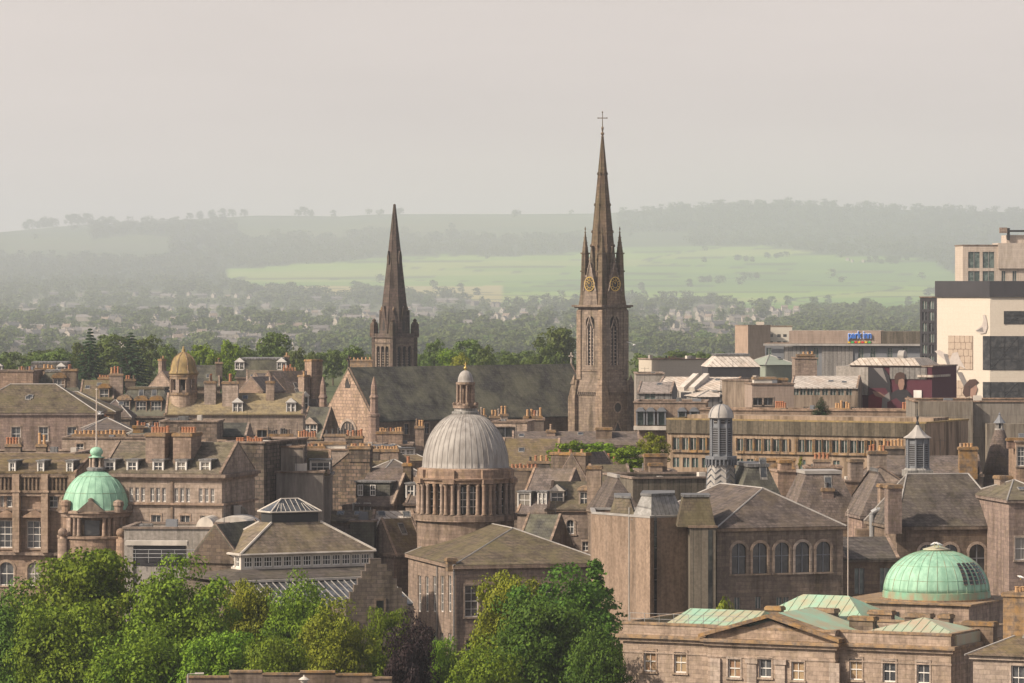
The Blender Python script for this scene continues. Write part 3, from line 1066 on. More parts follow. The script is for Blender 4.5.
def central_dome():
    d = 477.0
    t = Thing('church_dome_tower', 'large ribbed grey lead dome with lantern over a columned stone drum', 'domed tower', 465.5, d)
    z = lambda py: t.z(py)
    k = F / d
    b = MB('granite_tan')
    b.lathe([(5.15, 0), (5.15, z(520)), (5.5, z(519.5)), (5.5, z(513.5)), (5.25, z(513))], 32)
    b.build('base', t.e)
    wl = MB('granite_brown')
    wl.lathe([(4.35, z(513) + .003), (4.35, z(482))], 32)
    wl.build('drum', t.e)
    en = MB('granite_tan')
    en.lathe([(4.4, z(482)), (5.15, z(482)), (5.15, z(479)), (5.35, z(478.5)), (5.4, z(477)), (5.0, z(476.5)), (4.95, z(468)), (4.7, z(467.3)), (4.6, z(466.6))], 48)
    for i in range(8):
        a = 2 * math.pi * (i + .5) / 8 + R(4)
        en.M = Matrix.Rotation(a, 4, 'Z')
        en.box(4.8, 5.62, -.62, .62, z(482) + .01, z(477.5))
        en.box(4.6, 5.25, -.55, .55, z(477.5) + .003, z(468.5))
    en.M = None
    en.build('entablature', t.e)
    cm = MB('granite_tan')
    cm.lathe([(.27, 0), (.27, .12), (.21, .16), (.18, z(483) - z(513) - .3), (.26, z(483) - z(513) - .1), (.26, z(482.3) - z(513))], 10)
    col = cm.mesh('column', True)
    for i in range(8):
        a = 2 * math.pi * (i + .5) / 8 + R(4)
        pr = MB('granite_tan')
        pr.M = Matrix.Rotation(a, 4, 'Z')
        pr.box(4.3, 4.95, -.38, .38, z(513) + .003, z(482))
        pr.build('pier', t.e)
        for da in (-.072, .072):
            c = link('column', col, t.e)
            c.location = (5.22 * math.cos(a + da), 5.22 * math.sin(a + da), z(513))
        # window bay
        a2 = a + math.pi / 8
        wv = MB('glass_pale')
        wv.M = Matrix.Rotation(a2, 4, 'Z')
        for s in (-1, 1):
            wv.mat('glass').box(4.25, 4.40, s * .62 - .45, s * .62 + .45, z(511.5), z(485))
        wo = wv.build('window', t.e)
        f = MB('granite_pale')
        f.M = wv.M
        for yy in (-1.1, 0, 1.1):
            f.box(4.36, 4.6, yy - .11, yy + .11, z(511.5), z(484))
        f.mat('white_paint')
        for s in (-1, 1):
            for zz in (505, 498, 491):
                f.box(4.38, 4.45, s * .55 - .42, s * .55 + .42, z(zz), z(zz) + .07)
            f.box(4.38, 4.452, s * .55 - .03, s * .55 + .03, z(511.5), z(485))
        f.build('frame', wo)
        for yy in (-.98, 0, .98):
            c = link('column', col, t.e)
            c.location = Matrix.Rotation(a2, 3, 'Z') @ Vector((4.85, yy, z(513)))
    P = dome_prof(4.58, z(411.5) - z(466.5), z(466.5), 16, 0.97, .9)
    dm = MB('dome_lead')
    dm.lathe([(4.66, z(467)), (4.66, z(466.6))] + P, 64)
    dm.build('dome', t.e, True)
    seams(t.e, 0, P, 44, .036, 'dome_lead', 'dome_seam')
    ln = MB('lead')
    ln.lathe([(1.45, z(413.5)), (1.45, z(411.5)), (1.2, z(411)), (1.2, z(408))], 16)
    ln.mat('granite_tan').lathe([(1.35, z(408) + .002), (1.35, z(405)), (1.0, z(405)), (1.0, z(403.5))], 16)
    ln.lathe([(.55, z(403.5) + .002), (.5, z(385))], 8)
    for i in range(8):
        a = math.pi * 2 * i / 8 + .2
        ln.lathe([(.15, z(403.5)), (.12, z(385))], 8, .86 * math.cos(a), .86 * math.sin(a))
    ln.lathe([(.95, z(385)), (1.02, z(384)), (1.02, z(382))], 16)
    for i in range(8):
        a = math.pi * 2 * i / 8 + .2
        ln.lathe([(.13, z(405)), (.16, z(403.4)), (.05, z(402))], 6, 1.25 * math.cos(a), 1.25 * math.sin(a))
    lo = ln.build('lantern', t.e)
    c = MB('dome_lead')
    c.lathe([(.88, z(382) + .002)] + dome_prof(.82, z(370.5) - z(382), z(382) + .02, 8, .9, .06), 20)
    c.build('lantern_dome', lo, True)
    g = MB('gold_finial')
    g.lathe([(.10, z(371)), (.08, z(369.5)), (.2, z(368.5)), (.2, z(367.5)), (.07, z(366.5)), (.05, z(362))], 8)
    g.box(-.18, .18, -.03, .03, z(364.6), z(364.1))
    g.build('finial', lo, True)


def theatre_dome():
    d = 452.0
    t = Thing('theatre_dome_tower', 'smooth pale green copper dome with ball topped lantern, columned drum and flagpole', 'domed tower', 96.5, d, 9)
    z = lambda py: t.z(py)
    b = MB('granite_tan')
    b.lathe([(3.75, 0), (3.75, z(538)), (3.95, z(537)), (3.95, z(535)), (3.6, z(534.8))], 32)
    b.build('base', t.e)
    wl = MB('granite_brown')
    wl.lathe([(2.7, z(535)), (2.7, z(515))], 24)
    wl.build('drum', t.e)
    e = MB('granite_tan')
    e.lathe([(2.7, z(516)), (3.55, z(516)), (3.6, z(512.5)), (3.8, z(512)), (3.8, z(510)), (3.45, z(509))], 40)
    e.build('entablature', t.e)
    cm = MB('granite_tan')
    hh = z(516) - z(534.8)
    cm.lathe([(.3, 0), (.22, .15), (.19, hh - .2), (.28, hh)], 10)
    col = cm.mesh('column', True)
    for i in range(4):
        a = math.pi / 2 * i + R(45) - R(13)
        # pair clusters of columns with pier between
        p = MB('granite_tan')
        p.M = Matrix.Rotation(a, 4, 'Z')
        p.box(2.6, 3.45, -.35, .35, z(534.7), z(516) - .003)
        p.build('pier', t.e)
        for da in (-.38, -.22, .22, .38):
            c = link('column', col, t.e)
            c.location = (3.22 * math.cos(a + da), 3.22 * math.sin(a + da), z(534.8))
        w_ = MB('glass')
        w_.M = Matrix.Rotation(a + math.pi / 4, 4, 'Z')
        w_.box(2.6, 2.78, -.75, .75, z(534), z(519))
        w_.build('window', t.e)
        pd = MB('granite_brown')
        pd.M = Matrix.Rotation(a + math.pi / 4, 4, 'Z') @ Matrix.Rotation(-math.pi / 2, 4, 'Z') @ Matrix.Rotation(math.pi, 4, 'Z')
        pd.ext([(-1.45, z(510) + .01), (1.45, z(510) + .01), (0, z(497.5))], -3.75, -2.6)
        pd.M = pd.M @ Matrix.Translation((0, -3.75, 0))
        pd.lathe([(.3, z(499)), (.3, z(497.6)), (.1, z(496.3))], 8, 0, .3)
        pd.build('pediment', t.e)
        u = MB('granite_tan')
        cx, cy = 3.75 * math.cos(a), 3.75 * math.sin(a)
        u.lathe([(.42, z(511)), (.45, z(505)), (.55, z(504)), (.5, z(500)), (.15, z(498.5))], 10, cx, cy)
        u.build('urn', t.e)
        bl = MB('granite_tan')
        cx, cy = 4.15 * math.cos(a), 4.15 * math.sin(a)
        bl.lathe([(.5, 0), (.5, z(537)), (.28, z(536.9)), (.28, z(535.4))] + [(.48 * math.cos(q), z(531) + .48 * math.sin(q)) for q in np.linspace(-1.1, 1.5, 9)], 14, cx, cy)
        bl.build('ball_finial', t.e, True)
    P = dome_prof(3.42, z(470) - z(509), z(509), 14, 1.0, .65)
    dm = MB('copper')
    dm.lathe([(3.5, z(509.5))] + P, 56)
    dm.build('dome', t.e, True)
    seams(t.e, 0, P, 26, .022, 'copper', 'dome_seam')
    rg = MB('copper_seam')
    for q in (4, 9):
        r_, zz = P[q]
        rg.lathe([(r_ - .05, zz - .02), (r_ + .03, zz - .02), (r_ + .03, zz + .02), (r_ - .05, zz + .02)], 48, ring=True)
    rg.build('dome_ring', t.e)
    l = MB('lead_dark')
    l.lathe([(.95, z(470.5)), (1.0, z(468)), (.8, z(467))], 12)
    l.mat('granite_pale')
    for i in range(6):
        a = i * math.pi / 3
        l.lathe([(.2, z(467.5)), (.13, z(465)), (.12, z(459)), (.2, z(457.5))], 7, .62 * math.cos(a), .62 * math.sin(a))
    l.mat('dark_metal').lathe([(.3, z(467)), (.3, z(457))], 8)
    lo = l.build('lantern', t.e)
    c = MB('copper')
    c.lathe([(.78, z(457.6)), (.78, z(456.9)), (.5, z(456.5))] + [(.66 * math.cos(q), z(451.8) + .50 * math.sin(q)) for q in np.linspace(-.8, 1.5, 12)], 20)
    c.build('lantern_dome', lo, True)
    f = MB('pole_paint')
    f.lathe([(.1, z(446.5)), (.07, z(420)), (.045, z(390)), (.12, z(389.6)), (.02, z(388.4))], 8)
    f.build('flagpole', t.e)


def spire_cross(mb, z0, z1, r):
    mb.lathe([(r * 2.4, z0), (r, z0 + .2), (r * 2.6, z0 + .6), (r * .8, z0 + .9), (r * 1.8, z0 + 1.6), (r * .6, z0 + 1.8), (r * .4, z1)], 8)
    mb.box(-.75, .75, -.06, .06, z1 - .95, z1 - .8)
    mb.lathe([(.02, z1 - .02), (.16, z1 + .15), (.02, z1 + .32)], 6)
    for s in (-1, 1):
        mb.lathe([(.02, z1 - 1.0), (.12, z1 - .87), (.02, z1 - .72)], 6, s * .78, 0)


def main_tower():
    d = 775.0
    k = F / d
    t = Thing('church_tower', 'tall stone tower with needle spire, gilt clock faces and corner pinnacles', 'church tower', 602.5, d, 0, base=-2)
    t.e.rotation_euler.z = R(-47)
    z = lambda py: Zp(py, d) + 2
    a = 2.95

    def sq(h): return [(-h, -h), (h, -h), (h, h), (-h, h)]
    A4 = [Matrix.Rotation(i * math.pi / 2, 4, 'Z') for i in range(4)]
    lo = MB('tower_stone')
    al = a + .5
    lo.frus(sq(al), -4, sq(al), z(392))
    lo.frus(sq(al + .12), z(392) + .002, sq(al + .12), z(389))
    lo.frus(sq(al + .1), z(389) + .002, sq(a + .02), z(379))
    lo.mat('tower_stone')
    lo.build('lower_stage', t.e)
    # belfry faces with openings
    wd = MB('tower_stone')
    T = t

    class _T:  # minimal frame for Wall
        pass
    for i, M in enumerate(A4):
        P, Q = M @ Vector((-a, -a, 0)), M @ Vector((a, -a, 0))
        wl = Wall(t, (P.x, P.y), (Q.x, Q.y))
        wl.op = [(a - 1.05, z(365), 2.1, z(316) - z(365), 'arch')]
        wl.face(wd, z(379) - .01, z(308), 0.7)
        L = MB('louvre')
        L.M = M
        L.box(-1.05, 1.05, -a + .62, -a + .72, z(365), z(316))
        o = L.build('belfry_window', t.e)
        L = MB('louvre_pale')
        L.M = M
        zz = z(364)
        while zz < z(329):
            L.box(-.8, -.2, -a + .35, -a + .6, zz, zz + .16)
            L.box(.2, .8, -a + .35, -a + .6, zz, zz + .16)
            zz += .62
        L.mat('granite_pale').box(-.09, .09, -a + .12, -a + .34, z(365), z(326))
        for s in (-1, 1):
            L.box(s * .8 - .09, s * .8 + .09, -a + .05, -a + .3, z(365), z(328))
            L.bar((s * .72, -a + .15, z(328)), (0, -a + .15, z(320)), .09)
            L.bar((s * .8, -a - .05, z(328)), (0, -a - .05, z(315.5)), .12)
        L.build('tracery', o)
        # clock gable
        C = MB('tower_stone')
        C.M = M
        C.ext([(-1.75, z(305)), (1.75, z(305)), (1.55, z(292)), (.9, z(279)), (0, z(263)), (-.9, z(279)), (-1.55, z(292))], -a - .05, -a + 1.6)
        co = C.build('clock_gable', t.e)
        C = MB('granite_pale')
        C.M = M
        for s in (-1, 1):
            C.bar((s * 1.5, -a - .12, z(291)), (0, -a - .12, z(262)), .11)
            for q in (.25, .5, .75):
                C.box(s * 1.5 * (1 - q) + s * .1 - .1, s * 1.5 * (1 - q) + s * .1 + .1, -a - .2, -a - .02, z(291 - 29 * q) - .05, z(291 - 29 * q) + .2)
        C.box(-.07, .07, -a - .15, -a, z(262), z(257)).box(-.22, .22, -a - .14, -a - .02, z(259.4), z(258.6))
        C.build('gable_cope', co)
        K = MB('louvre')
        cz = z(284)
        K.M = M @ Matrix.Translation((0, -a - .06, cz)) @ Matrix.Rotation(math.pi / 2, 4, 'X')
        K.M = K.M @ Matrix.Scale(1.2, 4)
        K.lathe([(1.05, 0), (1.05, .08)], 32)
        K.mat('gilt')
        K.lathe([(.92, .081), (1.05, .081), (1.05, .13), (.92, .13)], 32, ring=True)
        K.lathe([(.5, .081), (.56, .081), (.56, .12), (.5, .12)], 24, ring=True)
        for h in range(12):
            q = h * math.pi / 6
            K.bar((.62 * math.cos(q), .62 * math.sin(q), .1), (.88 * math.cos(q), .88 * math.sin(q), .1), .045, 4)
        K.bar((0, 0, .14), (-.35, .35, .14), .04, 4)
        K.bar((0, 0, .14), (.15, .75, .14), .03, 4)
        K.build('clock_face', co)
        # corner pinnacle and its shaft
        B = MB('spire_stone')
        B.M = M
        c = a - .85
        sq_ = lambda h: [(-c - h, -c - h), (-c + h, -c - h), (-c + h, -c + h), (-c - h, -c + h)]
        B.frus(sq_(.85), z(307), sq_(.62), z(296))
        B.frus(sq_(.62), z(296), sq_(.5), z(272))
        B.frus(sq_(.62), z(272), sq_(.62), z(270.5))
        B.frus(sq_(.5), z(270.5), sq_(.44), z(254))
        B.frus(sq_(.58), z(254), sq_(.58), z(252.6))
        B.cone(sq_(.4), z(252.6), (-c, -c), z(229))
        B.lathe([(.04, z(234)), (.17, z(232.5)), (.05, z(231)), (.14, z(229)), (.02, z(226.5))], 6, -c, -c)
        for zz in (248, 243, 238):
            B.frus(sq_(.3 * (zz - 229) / 23.6 + .1), z(zz), sq_(.3 * (zz - 229) / 23.6 + .1), z(zz - .7))
        B.build('pinnacle', t.e)
        # angle buttress
        U = MB('tower_stone')
        U.M = M
        U.box(-a - .22, -a + .8, -a - .23, -a + .9, z(379), z(311))
        U.frus(sq2(-a - .22, -a + .8), z(311), sq2(-a + .05, -a + .8), z(308.5))
        U.box(-al - .75, -al + .9, -al - .76, -al + .9, -4, z(398))
        U.frus(sq2(-al - .75, -al + .9), z(398), sq2(-al - .2, -al + .85), z(380))
        U.cone(sq2(-al - .5, -al + .5), z(384), (-al, -al), z(374))
        U.build('buttress', t.e)
        D = MB('granite_brown')
        D.M = M
        for q in np.arange(-al + 1.1, al - 1.0, .5):
            D.box(q, q + .26, -al - .32, -al - .14, z(394.5), z(391.5))
        D.build('corbel_table', t.e)
    wd.build('belfry', t.e)
    cn = MB('granite_brown')
    cn.frus(sq(a + .5), z(308), sq(a + .5), z(306.8))
    cn.frus(sq(a + .8), z(306.8), sq(a + .8), z(305))
    cn.build('cornice', t.e)
    cn = MB('granite_brown')
    cn.frus(sq(a + .12), z(371), sq(a + .12), z(369.5))
    cn.build('string_course', t.e)
    # oculus and doorway arch on the right face
    O = MB('louvre')
    M = A4[1]
    O.M = M @ Matrix.Translation((.2, -al - .01, z(407))) @ Matrix.Rotation(math.pi / 2, 4, 'X')
    O.lathe([(.8, -.01), (.8, .05)], 20)
    O.mat('granite_pale').lathe([(.8, 0), (1.05, 0), (1.05, .12), (.8, .12)], 20, ring=True)
    O.M = M
    O.mat('louvre').ext([(-.7, z(440)), (1.1, z(440)), (1.1, z(432)), (.2, z(421)), (-.7, z(432))], -al - .06, -al + .05)
    O.mat('granite_pale').bar((-.8, -al - .1, z(432)), (.2, -al - .1, z(420)), .12).bar((1.2, -al - .1, z(432)), (.2, -al - .1, z(420)), .12)
    O.build('round_window', t.e)
    # spire
    S = MB('spire_stone')
    zb, zt = z(303), z(136)
    rb = 17.8 / k
    S.frus(ngon(rb, 8, R(22.5)), zb, ngon(.16, 8, R(22.5)), zt)
    for py in (246, 232, 205, 174):
        r_ = rb * (py - 136) / 167 + .1
        S.frus(ngon(r_, 8, R(22.5)), z(py), ngon(r_ - .02, 8, R(22.5)), z(py - 1.2))
    so = S.build('spire', t.e)
    S = MB('spire_stone')
    for i in range(8):
        q = R(22.5) + i * math.pi / 4
        for py in (246, 232, 205, 174, 260):
            r_ = rb * (py - 136) / 167 + .18
            S.lathe([(.05, z(py) - .2), (.17, z(py)), (.05, z(py) + .3)], 5, r_ * math.cos(q), r_ * math.sin(q))
        S.bar((rb * math.cos(q), rb * math.sin(q), zb), (.16 * math.cos(q), .16 * math.sin(q), zt), (.10, .05), 5)
    S.build('crocket', so)
    # tall lucarnes between the clock gables and the spire
    for i in range(4):
        Lq = MB('spire_stone')
        Lq.M = A4[i] @ Matrix.Rotation(0, 4, 'Z')
        Lq.ext([(-.5, z(300)), (.5, z(300)), (.5, z(268)), (0, z(246)), (-.5, z(268))], -2.6, -1.0)
        Lq.mat('louvre').ext([(-.22, z(278)), (.22, z(278)), (.22, z(266)), (0, z(262)), (-.22, z(266))], -2.63, -2.5)
        Lq.build('lucarne', so)
    X_ = MB('spire_stone')
    X_.M = Matrix.Rotation(R(47), 4, 'Z')
    spire_cross(X_, z(137), z(113), .13)
    X_.build('cross', so)


def sq2(a, b): return [(a, a), (b, a), (b, b), (a, b)]


def second_spire():
    d = 905.0
    k = F / d
    t = Thing('church_spire', 'shorter dark weathered octagonal stone spire with stubby corner pinnacles and no cross', 'church spire', 394.5, d, 0, base=-1)
    t.e.rotation_euler.z = R(-48)
    z = lambda py: Zp(py, d) + 1
    a = 3.15
    sq = lambda h: [(-h, -h), (h, -h), (h, h), (-h, h)]
    wd = MB('dark_spire_stone')
    wd.mat('granite_brown')
    for i in range(4):
        M = Matrix.Rotation(i * math.pi / 2, 4, 'Z')
        P, Q = M @ Vector((-a, -a, 0)), M @ Vector((a, -a, 0))
        wl = Wall(t, (P.x, P.y), (Q.x, Q.y))
        wl.op = [(a + u - .5, z(375), 1.0, z(346) - z(375), 'arch') for u in (-1.35, 0, 1.35)]
        wl.face(wd, 0, z(337), .6)
        L = MB('louvre')
        L.M = M
        for u in (-1.35, 0, 1.35):
            L.box(u - .5, u + .5, -a + .55, -a + .62, z(375), z(346))
            L.mat('louvre_pale')
            for q in range(9):
                L.box(u - .42, u - .1, -a + .3, -a + .5, z(374 - q * 2.6), z(373.2 - q * 2.6))
            L.mat('louvre')
        L.build('belfry_window', t.e)
        B = MB('dark_spire_stone')
        B.M = M
        c = a - .25
        s_ = lambda h: [(-c - h, -c - h), (-c + h, -c - h), (-c + h, -c + h), (-c - h, -c + h)]
        B.frus(s_(.62), z(336), s_(.55), z(325))
        B.frus(s_(.6), z(325), s_(.34), z(322))
        B.lathe([(.34, z(322)), (.42, z(320)), (.1, z(318.6))], 8, -c, -c)
        B.build('pinnacle', t.e)
        U = MB('dark_spire_stone')
        U.M = M
        U.box(-a - .12, -a + .7, -a - .13, -a + .7, 0, z(337.5))
        U.build('corner_shaft', t.e)
        G = MB('dark_spire_stone')
        G.M = M
        G.ext([(-.95, z(336)), (.95, z(336)), (.8, z(326)), (.5, z(318)), (0, z(306)), (-.5, z(318)), (-.8, z(326))], -a + .3, -.5)
        G.mat('louvre').ext([(-.3, z(331)), (.3, z(331)), (.3, z(323)), (0, z(319)), (-.3, z(323))], -a + .25, -a + .4)
        G.build('lucarne', t.e)
        M2 = M @ Matrix.Rotation(R(45), 4, 'Z')
        G = MB('dark_spire_stone')
        G.M = M2
        G.ext([(-.7, z(334)), (.7, z(334)), (.6, z(322)), (0, z(310)), (-.6, z(322))], -a + .1, -.5)
        G.mat('lichen_stone').lathe([(.1, z(311)), (.22, z(309)), (.04, z(306.5))], 6, 0, -2.6)
        G.build('broach', t.e)
    wd.build('belfry', t.e)
    c = MB('dark_spire_stone')
    c.frus(sq(a + .35), z(337.4), sq(a + .35), z(336))
    c.frus(sq(a + .2), z(336) + .002, sq(a + .2), z(333.5))
    c.build('cornice', t.e)
    c = MB('dark_spire_stone')
    c.frus(sq(a + .1), z(343.4), sq(a + .1), z(342.4))
    c.build('string_course', t.e)
    S = MB('dark_spire_stone')
    rb = 16 / k
    S.frus(ngon(rb, 8, R(22.5)), z(334), ngon(.22, 8, R(22.5)), z(205.5))
    for py in (303, 300, 265, 222):
        r_ = rb * (py - 203) / 131 + .07
        S.frus(ngon(r_, 8, R(22.5)), z(py), ngon(r_, 8, R(22.5)), z(py - 1.0))
    for i in range(8):
        q = R(22.5) + i * math.pi / 4
        S.bar((rb * math.cos(q), rb * math.sin(q), z(334)), (.22 * math.cos(q), .22 * math.sin(q), z(205.5)), (.09, .05), 5)
    for i in range(4):
        q = i * math.pi / 2
        S.M = Matrix.Rotation(q, 4, 'Z')
        S.ext([(-.28, z(264)), (.28, z(264)), (.28, z(257)), (0, z(251)), (-.28, z(257))], -1.75, -.4)
    S.M = None
    S.lathe([(.26, z(206)), (.3, z(205)), (.12, z(204))], 8)
    S.build('spire', t.e)


def cathedral():
    b = House('cathedral', 'long steep dark slate church roof beside the clock tower, block patterned gable facing left', 374, 598, 755, 40, 14, 419.5, 'granite_brown', 'church', base=-3, refx=0)
    b.winu(0, [7, 9.2, 11.4, 20, 22.2, 24.4], .9, 424, 434, 'stone')
    b.finish()
    zE = b.zE
    # roof as slabs with ridge traced to the photograph
    o = b.gable(366.5, 'slate_dark', 'x', 0.35, True, 'granite_tan')
    zr = b.zR
    g = MB('gable_blocks')
    g.M = Wall(b, (0, b.D), (0, 0)).M(0, 0)
    g.ext([(0.02, .3), (b.D - .02, .3), (b.D - .02, zE), (b.D / 2, zr - .25), (.02, zE)], -.12, .05)
    gl = g.build('gable_wall', b.e, label='pale block patterned gable')
    w_ = MB('louvre')
    w_.M = g.M
    zz = b.z(388, 0, 7)
    w_.ext([(6.3, zz), (7.7, zz), (7.7, zz + .6), (7, zz + 1.9), (6.3, zz + .6)], -.16, -.121)
    w_.mat('granite_pale').bar((6.2, -.17, zz + .6), (7, -.17, zz + 2.1), .12).bar((7.8, -.17, zz + .6), (7, -.17, zz + 2.1), .12)
    w_.build('lancet', gl)
    w_ = MB('louvre')
    w_.M = g.M
    zz = b.z(430, 0, 7)
    zc = b.z(433, 0, 7)
    pts = [(7.2 + 2.0 * math.cos(q), zc + 2.0 * math.sin(q)) for q in np.linspace(0, math.pi, 13)]
    w_.ext(pts, -.16, -.121)
    w_.mat('granite_pale')
    for i in range(12):
        q0, q1 = math.pi * i / 12, math.pi * (i + 1) / 12
        w_.ext([(7.2 + r * math.cos(q), zc + r * math.sin(q)) for r, q in ((2.0, q0), (2.45, q0), (2.45, q1), (2.0, q1))], -.3, -.121)
    for q in (-.8, 0, .8):
        w_.box(7.2 + q - .1, 7.2 + q + .1, -.2, -.121, zc, zc + 1.6)
    w_.build('rose_window', gl)
    # turrets at the gable's two corners
    for y in (.0, b.D):
        s = MB('granite_pink')
        zt = b.z(398, 0, y)
        s.lathe([(.95, 0), (.95, zt - 3.2), (1.1, zt - 3.1), (1.1, zt - 2.7), (.7, zt - 2.6), (.65, zt)], 8, 0, y, R(22.5))
        s.lathe([(.8, zt), (.8, zt + .2), (.55, zt + .6), (.5, zt + 2.0), (.12, b.z(377, 0, y))], 8, 0, y, R(22.5))
        s.build('turret', b.e)
    # crosses on the ridge ends
    for x in (0.1, b.L - 0.1):
        c = MB('louvre_pale' if x > 1 else 'louvre')
        zz = zr + .2
        c.box(x - .12, x + .12, b.D / 2 - .12, b.D / 2 + .12, zz, zz + 2.0)
        c.box(x - .12 - .001, x + .12 + .001, b.D / 2 - .55, b.D / 2 + .55, zz + 1.2, zz + 1.45)
        c.box(x - .55, x + .55, b.D / 2 - .12 + .001, b.D / 2 + .12 - .001, zz + 1.21, zz + 1.44)
        c.build('ridge_cross', b.e)
    return b


def golden_cupola():
    d = 655.0
    t = Thing('cupola_tower', 'octagonal belvedere tower with lichen gold ogee dome and open arches', 'cupola', 183.5, d, 0)
    z = lambda py: t.z(py)
    k = F / d
    b = MB('granite_pale')
    b.lathe([(2.0, 0), (2.0, z(395)), (2.15, z(394.8))], 24)
    b.build('base', t.e)
    s = MB('lichen_stone')
    s.frus(ngon(2.15, 8, R(22.5)), z(394.8), ngon(2.15, 8, R(22.5)), z(392.3))
    s.build('string_course', t.e)
    s = MB('lichen_stone')
    s.frus(ngon(2.2, 8, R(22.5)), z(376), ngon(2.2, 8, R(22.5)), z(374.4))
    s.frus(ngon(2.1, 8, R(22.5)), z(379) , ngon(2.1, 8, R(22.5)), z(376) - .003)
    s.build('cornice', t.e)
    for i in range(8):
        q = R(22.5) + i * math.pi / 4
        c = MB('granite_tan')
        c.M = Matrix.Rotation(q, 4, 'Z')
        c.box(1.5, 2.02, -.26, .26, z(392.3) + .003, z(379))
        c.build('pier', t.e)
        a = MB('granite_tan')
        a.M = Matrix.Rotation(q + R(22.5), 4, 'Z') @ Matrix.Translation((1.62, 0, 0)) @ Matrix.Rotation(R(90), 4, 'Z')
        zz = z(382.2)
        for sg in (-1, 1):
            for j in range(4):
                t0, t1 = math.pi / 2 * j / 4, math.pi / 2 * (j + 1) / 4
                a.ext([(sg * .5 * math.cos(t0), zz + .5 * math.sin(t0)), (sg * .5 * math.cos(t1), zz + .5 * math.sin(t1)), (sg * .5 * math.cos(t1), z(379) - .002), (sg * .5 * math.cos(t0), z(379) - .002)], -.15, .15)
        a.build('arch', t.e)
        a2 = MB('granite_tan')
        a2.M = a.M
        a2.box(-.5, .5, -.13, .13, z(392.3) + .005, z(390))
        a2.build('parapet', t.e)
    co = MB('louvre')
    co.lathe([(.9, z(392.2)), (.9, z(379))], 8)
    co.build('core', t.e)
    P = [(2.02, z(374.4)), (2.25, z(373.6)), (2.2, z(372.4)), (1.95, z(370)), (1.9, z(366)), (1.72, z(361)), (1.35, z(357)), (.8, z(354)), (.35, z(352.4)), (.22, z(351)), (.3, z(349.8)), (.12, z(348.6)), (.16, z(347.4)), (.02, z(345.8))]
    dm = MB('gold_lichen')
    dm.lathe(P, 32)
    dm.build('dome', t.e, True)
    seams(t.e, 0, P[1:9], 8, .09, 'lichen_stone', 'dome_rib', R(22.5))


